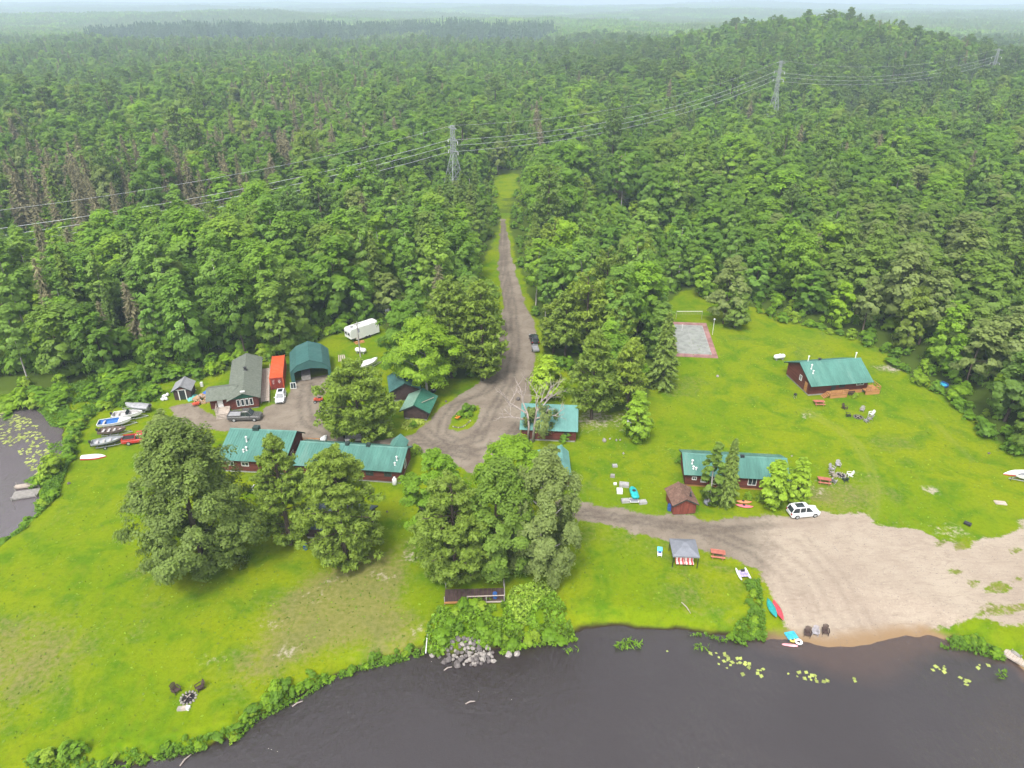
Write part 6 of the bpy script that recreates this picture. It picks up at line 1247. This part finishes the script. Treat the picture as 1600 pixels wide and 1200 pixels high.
# barbecue, barrel, tyre, bins
X, Y = at(1241.7, 622); t = thing('barbecue', 'black kettle barbecue left of the porch cabin', 'barbecue', (X, Y, 0)); MB().lathe([(.1, .55), (.28, .65), (.32, .8), (.26, .98), (.06, 1.06)], (0, 0, 0), 12).build('kettle', M['dark_metal'], t)
for i in range(3): a = i * 2.094; MB().bar((.2 * cos(a), .2 * sin(a), .62), (.34 * cos(a), .34 * sin(a), 0), .04).build('leg', M['metal'], t)
def barrel(px, py, m, label, z=None, r=.29, h=.88, lie=False):
    X, Y = at(px, py); o = MB().lathe([(r * .96, 0), (r, .03), (r, h * .33), (r * 1.05, h * .35), (r, h * .37), (r, h * .66), (r * 1.05, h * .68), (r, h * .7), (r, h - .03), (r * .94, h), (r * .9, h - .04)], (0, 0, 0), 14).build('barrel', M[m], None, (X, Y, tz(X, Y) if z is None else z))
    if lie: o.rotation_euler = (R(90), 0, R(40)); o.location.z += r
    return tag(o, label, 'barrel')
barrel(477.5, 858, 'barrel_blue', 'blue barrel under the broad pine by the dark hut'); barrel(1506, 818, 'boat_black', 'black barrel lying on the lawn near the sand', lie=True, h=.9); barrel(1046, 797, 'barrel_blue', 'blue barrel at the left wall of the red hut', h=1., r=.34)
X, Y = at(1105, 788); tag(MB().lathe([(.1, 0), (.5, .1), (.62, .45), (.5, .7), (.1, .74)], (0, 0, 0), 12).build('kettle_tub', M['canopy_grey'], None, (X, Y, 0), smooth_=True), 'pale grey rounded tub beside the spruce trunk', 'tub')
# blue paddling pool at the forest edge
X, Y = at(1471, 602); t = thing('paddling_pool', 'round blue paddling pool at the right forest edge', 'paddling pool', (X, Y, 0)); MB().lathe([(1.15, 0), (1.25, .2), (1.2, .42), (1.05, .42), (1.0, .12)], (0, 0, 0), 20).build('pool_wall', M['barrel_blue'], t); MB().lathe([(1.02, .1), (1.02, .16)], (0, 0, 0), 20).build('pool_water', M['sky_blue'], t)
# tennis court
a, b, c = COURT; u = Vector(b) - Vector(c); ct_len = u.length; ang = math.atan2(u.y, u.x); wv = Vector((-u.y, u.x)).normalized(); Wc = 9.4; ctr = (Vector(b) + Vector(c)) / 2 + wv * Wc / 2
t = thing('tennis_court', 'small tennis court with faded red border and grey playing surface', 'court', (ctr.x, ctr.y, 0), ang)
MB().box((0, 0, .0), (ct_len, Wc, .08)).build('border', M['court_red'], t); MB().box((0, 0, .042), (ct_len - 3.2, Wc - 2.2, .012)).build('playing_surface', M['court_grey'], t)
mb = MB(); hl, hw_ = (ct_len - 3.4) / 2, (Wc - 2.4) / 2
for s in (-1, 1): mb.box((0, s * hw_, .054), (hl * 2, .1, .008)); mb.box((s * hl, 0, .0545), (.1, hw_ * 2, .009)); mb.box((s * hl * .62, 0, .055), (.08, hw_ * 2 - .1, .01))
mb.box((0, 0, .0535), (hl * 1.24, .08, .007)); mb.build('court_lines', M['concrete'], t)
X, Y = at(1113, 523); t = thing('court_lamp', 'slender white lamp pole at the right side of the tennis court', 'lamp post', (X, Y, 0)); MB().tube([(0, 0, 0), (0, 0, 3.6)], [.06, .045], 8).build('pole', M['trim_white'], t); MB().lathe([(.08, 3.5), (.2, 3.65), (.2, 3.85), (.05, 3.95)], (0, 0, 0), 10).build('lamp_head', M['clear_light'], t)
X, Y = at(1065.5, 517); t = thing('court_post', 'short white post at the left side of the tennis court', 'post', (X, Y, 0)); MB().tube([(0, 0, 0), (0, 0, 1.5)], .06, 8).build('pole', M['trim_white'], t); MB().box((0, 0, 1.5), (.2, .2, .06)).build('cap', M['trim_white'], t)
a, b = at(1056, 499), at(1096, 499); t = thing('volleyball_net', 'volleyball net with white top tape behind the tennis court', 'net', (*mid(a, b), 0)); hx = math.dist(a, b) / 2
for s in (-1, 1): MB().tube([(s * hx, 0, 0), (s * hx, 0, 2.2)], .05, 6).build('post', M['grey_wood'], t)
MB().box((0, 0, 2.05), (hx * 2, .04, .12)).build('tape', M['trim_white'], t); mb = MB()
for i in range(int(hx * 2 / .35)): mb.box((-hx + i * .35, 0, 1.62), (.012, .012, .8))
for i in range(4): mb.box((0, .001, 1.25 + i * .2), (hx * 2, .01, .012))
mb.build('mesh', M['grey_wood'], t)
# light pole in the yard
X, Y = at(565, 573); t = thing('utility_pole', 'tall grey utility pole in front of the camper', 'utility pole', (X, Y, 0)); hp = height_for(X, Y, 503); MB().tube([(0, 0, -.2), (0, 0, hp)], [.16, .11], 8).build('pole', M['grey_wood'], t); MB().box((0, 0, hp - .5), (1.4, .1, .12), .5).build('crossarm', M['grey_wood'], t); MB().lathe([(.16, hp - 2.2), (.16, hp - 1.5)], (.25, -.1, 0), 8).build('transformer', M['canopy_grey'], t)
MB().tube([(0, -.1, hp - .3), (.5, -.3, hp - .1), (.9, -.5, hp - .15)], .04, 6).build('lamp_arm', M['metal'], t)
# lumber, woodpile, bags, rubbish by the shed
X, Y = at(534, 560); t = thing('plank_stack', 'few pale boards lying beside the green garage', 'boards', (X, Y, 0), R(105))
for i in range(4): MB().box((0, -.6 + i * .4, .05 + .03 * (i % 2)), (3.2, .22, .06), random.uniform(-.06, .06)).build('plank', M['pale_wood'], t)
X, Y = at(545, 537); t = thing('plank_stack', 'small pile of brown lumber beside the camper', 'boards', (X + 2.2, Y + .6, 0), R(35))
for i in range(5): MB().box((0, -.5 + i * .25, .06 + .08 * (i % 3)), (2.2, .2, .08), random.uniform(-.15, .15)).build('plank', M['orange_wood'], t)
X, Y = at(317, 625); t = thing('wood_pile', 'heap of split firewood partly under a blue and a teal tarp', 'firewood', (X, Y, 0)); rr = random.Random(4); proto = [MB().tube([(-.28, 0, 0), (.28, 0, 0)], rr.uniform(.09, .14), 5).mesh('log', M['firewood'] if i < 3 else M['pale_wood']) for i in range(4)]
for i in range(190):
    a, q = rr.uniform(0, 6.28), rr.random() ** .6; hh = max(.05, 1.2 * (1 - q) + rr.uniform(-.1, .12)); o = link('log', proto[i % 4], t, (q * 2.2 * cos(a), q * 1.5 * sin(a), hh)); o.rotation_euler = (rr.uniform(-.4, .4), rr.uniform(-.5, .5), rr.uniform(0, 6.28))
def drape(name, m, label, px, py, sx, sy, h, seed, rz=0.):
    X, Y = at(px, py); r0 = np.random.default_rng(seed); n = 9; vs = [((i / (n - 1) - .5) * sx, (j / (n - 1) - .5) * sy, .03 + h * max(0, 1 - ((i / 4 - 1) ** 2 + (j / 4 - 1) ** 2) * .8) + r0.uniform(-.06, .1) * (h > .2)) for j in range(n) for i in range(n)]
    fs = [(j * n + i, j * n + i + 1, (j + 1) * n + i + 1, (j + 1) * n + i) for j in range(n - 1) for i in range(n - 1)]
    o = MB().add(vs, fs).build(name, M[m], None, (X, Y, tz(X, Y)), rz); md = o.modifiers.new('thickness', 'SOLIDIFY'); md.thickness = .02; return tag(o, label, 'tarp')
drape('tarp', 'tarp_blue', 'crumpled blue tarp on the back of the firewood heap', 327, 616, 2.6, 2., .9, 5); drape('tarp', 'tarp_teal', 'pale teal tarp at the left of the firewood heap', 301, 622, 1.9, 2.2, .5, 6, .5); drape('tarp', 'tarp_blue', 'small blue tarp beside the grey shed', 286, 615, 1.2, 1., .35, 7); drape('tarp', 'trim_white', 'white sheet draped over things behind the blue shed tarp', 299, 611, 1.6, 1., .45, 8)
X, Y = at(306.5, 634); t = thing('wheelbarrow', 'red wheelbarrow in front of the firewood heap', 'wheelbarrow', (X, Y, 0), R(30)); MB().prism([(-.5, .35), (.4, .3), (.65, .62), (-.6, .62)], -.36, .36, 'y').build('tray', M['mower_red'], t); wheel(t, .6, 0, .2, .09)
for s in (-.28, .28): MB().bar((.5, s * .4, .28), (-1., s, .5), .05).build('handle', M['pale_wood'], t); MB().box((-.4, s, .17), (.05, .05, .34)).build('leg', M['dark_metal'], t)
for i, (a, b) in enumerate(((255, 626), (260, 625), (257.5, 621), (262, 619))):
    X, Y = at(a, b); tag(MB().rock((0, 0, 0), (.8, .7, .65), random.Random(i), 8).build('rubbish_bag', M['white_paint'], None, (X, Y, 0), smooth_=True), ('white bag at the front left of the shed bag heap', 'white bag at the front right of the shed bag heap', 'white bag in the middle of the shed bag heap', 'white bag nearest the shed wall')[i], 'bag', 'white bags by the shed')
X, Y = at(316, 604); tag(MB().box((0, 0, .45), (.5, .4, .9), 0, .9).box((0, 0, .93), (.46, .38, .06)).build('plastic_bin', M['trim_white'], None, (X, Y, 0)), 'small white bin left of the house', 'bin')
X, Y = at(459, 607); t = thing('window_sash', 'blue-white old window frame leaning by the garage', 'window frame', (X, Y, 0), R(10)); o = frame_window(t, (0, 0, .65), 1.1, 1.2, -pi / 2); o.rotation_euler[0] = R(-14)
X, Y = at(417, 606); 
def atv(px, py, rz, label, m):
    X, Y = at(px, py); t = thing('quad_bike', label, 'quad bike', (X, Y, 0), rz)
    MB().loft([rsec(q, .3 * k, .35, z1) for q, k, z1 in ((-.8, .8, .75), (-.3, 1, .85), (.1, .7, .78), (.5, 1, .9), (.85, .7, .75))]).build('body', M[m], t); MB().box((-.25, 0, .9), (.6, .3, .12)).build('seat', M['black_rubber'], t); MB().bar((.35, -.38, 1.1), (.35, .38, 1.1), .05).bar((.4, 0, .8), (.35, 0, 1.1), .06).build('handlebar', M['dark_metal'], t)
    for sx in (-.6, .6):
        for sy in (-.45, .45): wheel(t, sx, sy, .29, .24)
atv(501, 650, R(200), 'dark quad bike nearest the viewer at the edge of the yard', 'dark_metal'); atv(508, 641, R(165), 'dark quad bike behind another at the edge of the yard', 'boat_black'); atv(498, 628, R(190), 'red-orange riding mower beside the big yard pine', 'mower_red')
# ------------------------------------------------------------------ docks and deck by the water
def dock(name, label, px, py, rz, lx, ly, z, n, mat='grey_wood'):
    X, Y = G(px, py, z); t = thing(name, label, 'dock', (X, Y, z), rz)
    for i in range(n): MB().box((-lx / 2 + (i + .5) * lx / n, 0, -.03), (lx / n - .03, ly, .06)).build('plank', M[mat], t)
    mb = MB()
    for s in (-1, 1): mb.box((0, s * (ly / 2 - .08), -.16), (lx, .12, .18))
    mb.build('beam', M[mat], t)
    for sx in (-1, 1):
        for sy in (-1, 1): MB().tube([(sx * (lx / 2 - .15), sy * (ly / 2 + .06), -2.), (sx * (lx / 2 - .15), sy * (ly / 2 + .06), .35)], .07, 6).build('pile', M['grey_wood'], t)
dock('dock', 'wide weathered dock section on the pond', 40, 771, R(16), 3.6, 2.0, -.85, 12); dock('dock', 'narrow weathered gangway beside the wide pond dock', 42.5, 757.5, R(14), 3.6, .9, -.8, 12, 'pale_wood')
dock('dock', 'weathered dock reaching into the river at the right edge', 1612, 1034, R(-52), 5.2, 2.6, -.8, 16, 'pale_wood'); dock('gangway', 'short grey boardwalk joining the right dock to the bank', 1598, 1014, R(32), 3.2, .9, -.72, 10)
p0 = at(694, 943); p1 = at(788, 941); X, Y = mid(p0, p1); t = thing('waterfront_deck', 'timber deck with low railing under the waterfront pine', 'deck', (X, Y + 1.1, 0), R(2))
W_ = math.dist(p0, p1)
for i in range(14): MB().box((-W_ / 2 + (i + .5) * W_ / 14, -.2, .42), (W_ / 14 - .03, 2.2, .06)).build('plank', M['dark_wood'], t)
MB().box((-W_ * .3, -1.36, .4), (W_ * .4, .1, .24)).build('beam', M['orange_wood'], t); MB().box((W_ * .22, -1.36, .36), (W_ * .5, .08, .2)).build('beam', M['pale_wood'], t)
MB().bar((-W_ * .12, -1.25, 1.25), (W_ / 2, -1.25, 1.3), .1, .08).build('rail', M['pale_wood'], t); MB().bar((W_ / 2, -1.25, 1.3), (W_ / 2, 1.6, 1.3), .1, .08).build('rail', M['grey_wood'], t)
for q in (-.5, -.12, .2, .5): MB().box((q * (W_ - .12), -1.28, .45), (.11, .11, 1.7)).build('post', M['grey_wood'], t)
for q in (-.5, .5): MB().box((q * (W_ - .12), 1.6, .45), (.11, .11, 1.7)).build('post', M['grey_wood'], t)
c = t.matrix_basis; X, Y = at(773.5, 941); barrel(773.5, 938, 'barrel_blue', 'blue barrel with pale lid at the right end of the waterfront deck', z=.45, r=.28, h=.8)
X, Y = at(666.5, 1008); o = MB().tube([(0, 1.6, .4), (.1, -1.6, .25)], .07, 8).build('white_pole', M['trim_white'], None, (X, Y, tz(X, Y) + .25)); tag(o, 'slim white pole lying down the bank left of the boulders', 'pole')
# ------------------------------------------------------------------ boulders
rr = random.Random(12); RP = PG([(692,1012),(705,1003),(735,1000),(760,1008),(775,1022),(770,1033),(730,1038),(700,1030)], -.9); rk = [MB().rock((0, 0, 0), (1, 1, .8), random.Random(40 + i), 8).mesh('boulder', M['rock'] if i % 3 else M['rock_pale']) for i in range(7)]
cnt = 0; A_ = np.array(RP); lo, hi = A_.min(0), A_.max(0); placed = []
while cnt < 92:
    q = (rr.uniform(lo[0], hi[0]), rr.uniform(lo[1], hi[1])); s = rr.choice((.35, .45, .5, .6, .75))
    if sdist(np.array([q[0]]), np.array([q[1]]), RP)[0] < 0 or any(math.dist(q, k[:2]) < .42 * (s + k[2]) * .75 for k in placed): cnt += .05; continue
    placed.append((*q, s)); cnt += 1
def stone(q, s, label, group, z=None, m=None):
    o = link('boulder', rk[int(rr.random() * 7)], None, (q[0], q[1], (tz(*q) if z is None else z) - .05), rr.uniform(0, 6.28), (s * rr.uniform(.9, 1.3), s, s * rr.uniform(.7, 1.1))); return tag(o, label, 'boulder', group)
for q in placed: stone(q[:2], q[2] * 1.05, 'grey angular boulder in the heap below the deck', 'boulders heaped below the deck', max(tz(*q[:2]), -1.25) + .08)
for a, b, s in ((695, 1034, .8), (675, 1024, .7), (686, 1027, .5), (714, 1040, .9), (795, 1024, .9), (808, 1022, .8), (812, 1013, .4), (742, 1038, .6)): stone(G(a, b, ZW), s, 'single boulder standing in the water near the boulder heap', 'boulders in the water', -1.35)
for a, b, s, lb in ((944, 689.5, .85, 'large pale stone on the lawn left of the small cedar'), (953, 686, .4, 'small stone right of the large pale lawn stone'), (963, 688.5, .45, 'small stone in the middle of the row near the cedar'), (969, 688, .4, 'small stone nearest the cedar'), (974, 709, .4, 'lone small stone between cedar and slabs'), (108, 756, .45, 'lone white stone on the grass by the pond dock'), (1121, 588.5, .7, 'flat dark stone with pale top below the tennis court'), (697, 628, .5, 'white stone on the verge of the drive'), (575, 856, .5, 'pale stone beside the broad pine'), (605, 800, .4, 'small white stone right of the broad pine'), (1237, 713, .35, 'small white stone between lawn rings and the cabin'), (1545, 709, .4, 'small white stone at the right forest edge'), (810, 625, .9, 'pale boulder beside the half-dead tree')): stone(at(a, b), s, lb, None)
# driftwood in shallow water
for i, (a, b, ln, ang) in enumerate(((465, 1100, 1.2, .6), (290, 1188, 1.4, 1.1), (700, 1045, 1., .5), (1072, 950, 2., -1.2), (735, 1098, 1.1, .3))):
    z = ZW + .03 if b > 1000 else 0; X, Y = G(a, b, z); tag(MB().tube([(-ln / 2, 0, .02), (0, .08, .1), (ln / 2, 0, .04)], [.07, .09, .04], 6).build('driftwood', M['bark_dead'], None, (X, Y, z), ang), ('short driftwood below the left bank shrubs', 'driftwood stick near the corner of the front bank', 'driftwood beside the water boulders', 'dead branch on the waterfront lawn', 'pale driftwood out in the river')[i], 'driftwood')
r2_ = np.random.default_rng(5); X, Y = at(769, 562); t = thing('fallen_branch', 'bleached fallen branch at the left edge of the gravel road', 'branch', (X, Y, .1)); mb = MB(); dead_limbs(r2_, mb, (-1.6, -1.6, .1), (1, 1, .12), 3.2, .1, 2, .45); mb.build('wood', M['bark_white'], t)
# ------------------------------------------------------------------ planted island in the drive
rr = random.Random(9); X0, Y0 = G(724, 652)
for i, (a, b, s, k, lb) in enumerate(((728, 643, .55, 'bush', 'taller leafy plant at the back of the round flower bed'), (738, 642, .4, 'bush', 'leafy plant at the right of the round flower bed'), (718, 652, .45, 'bush', 'leafy plant at the left of the round flower bed'), (729, 653, .4, 'bush', 'leafy plant in the middle of the round flower bed'), (735, 650, .35, 'bush', 'small leafy plant behind the bed edging stones'))): X, Y = G(a, b); plant(PROTO['bush'][i % 4], 'bush', X, Y, s * 1.4, label=lb, cat='plant', name='garden_plant')
X, Y = G(716, 656); t = thing('flower_clump', 'clump of orange flowers in the round flower bed', 'flowers', (X, Y, 0))
for i in range(14): a, q = rr.uniform(0, 6.28), rr.uniform(0, .55); MB().lathe([(.02, 0), (.02, .4 + .1 * (i % 3))], (q * cos(a), q * sin(a), 0), 4).build('stem', L['bush'], t); MB().lathe([(.04, .0), (.12, .06), (.1, .12)], (q * cos(a), q * sin(a), .4 + .1 * (i % 3)), 6).build('blossom', M['flower'], t)
for i in range(11): 
    u = i / 10; a, b = 708 + 27 * u, 667 + 3 * sin(pi * u) - 9 * u ** 2; X, Y = G(a, b); o = link('edging_stone', rk[i % 7], None, (X, Y, -.03), rr.uniform(0, 6), (.38, .3, .3)); tag(o, 'pale edging stone along the front of the round flower bed', 'stone', 'edging stones of the flower bed')
X, Y = at(677, 613); t = thing('fire_bowl', 'dark round fire bowl with pale lid by the birch', 'fire bowl', (X, Y, 0)); MB().lathe([(.3, 0), (.55, .3), (.6, .5), (.5, .46)], (0, 0, 0), 12).build('bowl', M['dark_metal'], t); MB().box((.1, 0, .55), (.4, .3, .05), .4).build('lid', M['trim_white'], t)
# ------------------------------------------------------------------ power line
def pylon(x, y, h, rz, label):
    t = thing('steel_pylon', label, 'pylon', (x, y, tz(x, y)), rz); b, w, tp = 4.0, .8, .5; zw = h * .6
    f = lambda z: b + (w - b) * z / zw if z < zw else w + (tp - w) * (z - zw) / (h - zw)
    for sx in (-1, 1):
        for sy in (-1, 1): MB().bar((sx * b, sy * b, -.5), (sx * w, sy * w, zw), .17).bar((sx * w, sy * w, zw), (sx * tp, sy * tp, h), .14).build('leg', M['tower_metal'], t)
    zs = [0, h * .16, h * .3, h * .43, h * .52, zw, h * .67, h * .73, h * .82, h * .91, h]; mb = MB()
    for z0, z1 in zip(zs[:-1], zs[1:]):
        a, c = f(z0), f(z1)
        for (p, q) in (((-1, -1), (1, -1)), ((1, -1), (1, 1)), ((1, 1), (-1, 1)), ((-1, 1), (-1, -1))):
            mb.bar((p[0] * a, p[1] * a, z0), (q[0] * c, q[1] * c, z1), .075); mb.bar((q[0] * a, q[1] * a, z0), (p[0] * c, p[1] * c, z1), .075); mb.bar((p[0] * c, p[1] * c, z1), (q[0] * c, q[1] * c, z1), .075)
    mb.build('bracing', M['tower_metal'], t)
    for z, l_ in ((h - 9, 3.), (h - 5.2, 3.), (h - 1.1, 2.6)):
        mb = MB()
        for s in (-1, 1): mb.bar((0, -.5, z), (0 + s * l_, 0, z + .1), .15); mb.bar((0, .5, z), (s * l_, 0, z + .1), .15); mb.bar((0, 0, z + 1.1), (s * l_, 0, z + .1), .12)
        mb.build('crossarm', M['tower_metal'], t)
        if z < h - 2:
            for s in (-1, 1): MB().lathe([(.09, 0), (.16, .3), (.09, .5), (.16, .8), (.09, 1.1)], (s * l_, 0, z - 1.1), 6).build('insulator', M['rv_white'], t)
    return t
T1 = G(711, 312); hT = height_for(T1[0], T1[1], 196); T2 = (140., 405.); h2 = height_for(T2[0], T2[1], 95, tz(*T2)); T3 = (332., 535.); h3 = height_for(T3[0], T3[1], 76, tz(*T3)); T0 = (T1[0] - 190, T1[1] - 128)
az = math.atan2(T2[1] - T1[1], T2[0] - T1[0]) + pi / 2
pylon(*T1, hT, az, 'steel lattice pylon left of the road end, nearest of three'); pylon(*T2, h2, az, 'steel lattice pylon on the wooded slope, middle of three'); pylon(*T3, h3, az, 'steel lattice pylon on the hill shoulder, farthest of three')
print('pylons', hT, h2, h3)
ox, oy = cos(az), sin(az)
P = [(T0, tz(*T0), hT - 7), (T1, tz(*T1), hT), (T2, tz(*T2), h2), (T3, tz(*T3), h3)]
nm = {0: ('lower', 8.6, 3.), 1: ('middle', 6.4, 3.), 2: ('upper', 4.4, 3.), 3: ('top', 0, 0)}
for i, (tier, f_, l_) in nm.items():
    for s in ((1,) if l_ else (0,)):
        side = {1: '', 0: ''}[s]; pts = []
        for (a, za, ha), (b, zb, hb) in zip(P[:-1], P[1:]):
            p = Vector((a[0] + ox * l_ * s, a[1] + oy * l_ * s, za + ha - f_ - (1.1 if l_ else 0))); q = Vector((b[0] + ox * l_ * s, b[1] + oy * l_ * s, zb + hb - f_ - (1.1 if l_ else 0)))
            for k in range(16): u = k / 16; v = p.lerp(q, u); v.z -= 4 * 6.5 * u * (1 - u); pts.append(v)
        pts.append(q); tag(MB().tube(pts, .05 if l_ else .03, 4).build('power_cable', M['wire']), f'{side} {tier} power cable strung between the steel pylons'.strip(), 'cable')
# ------------------------------------------------------------------ the air
k = NT('haze_air'); pv = k.n('ShaderNodeVolumePrincipled'); pv.inputs['Color'].default_value = (.68, .85, 1, 1); pv.inputs['Density'].default_value = .00027; pv.inputs['Density Attribute'].default_value = ''; pv.inputs['Anisotropy'].default_value = .1
k.t.links.new(pv.outputs[0], k.out.inputs['Volume']); k.m.cycles.homogeneous_volume = True
zt = 118.
mb = MB(); mb.box((0, 4600, (zt - 22) / 2), (17200, 9600, zt + 22)); tag(mb.build('haze', k.m), 'thin pale air veiling the far woods', 'haze', kind='stuff')
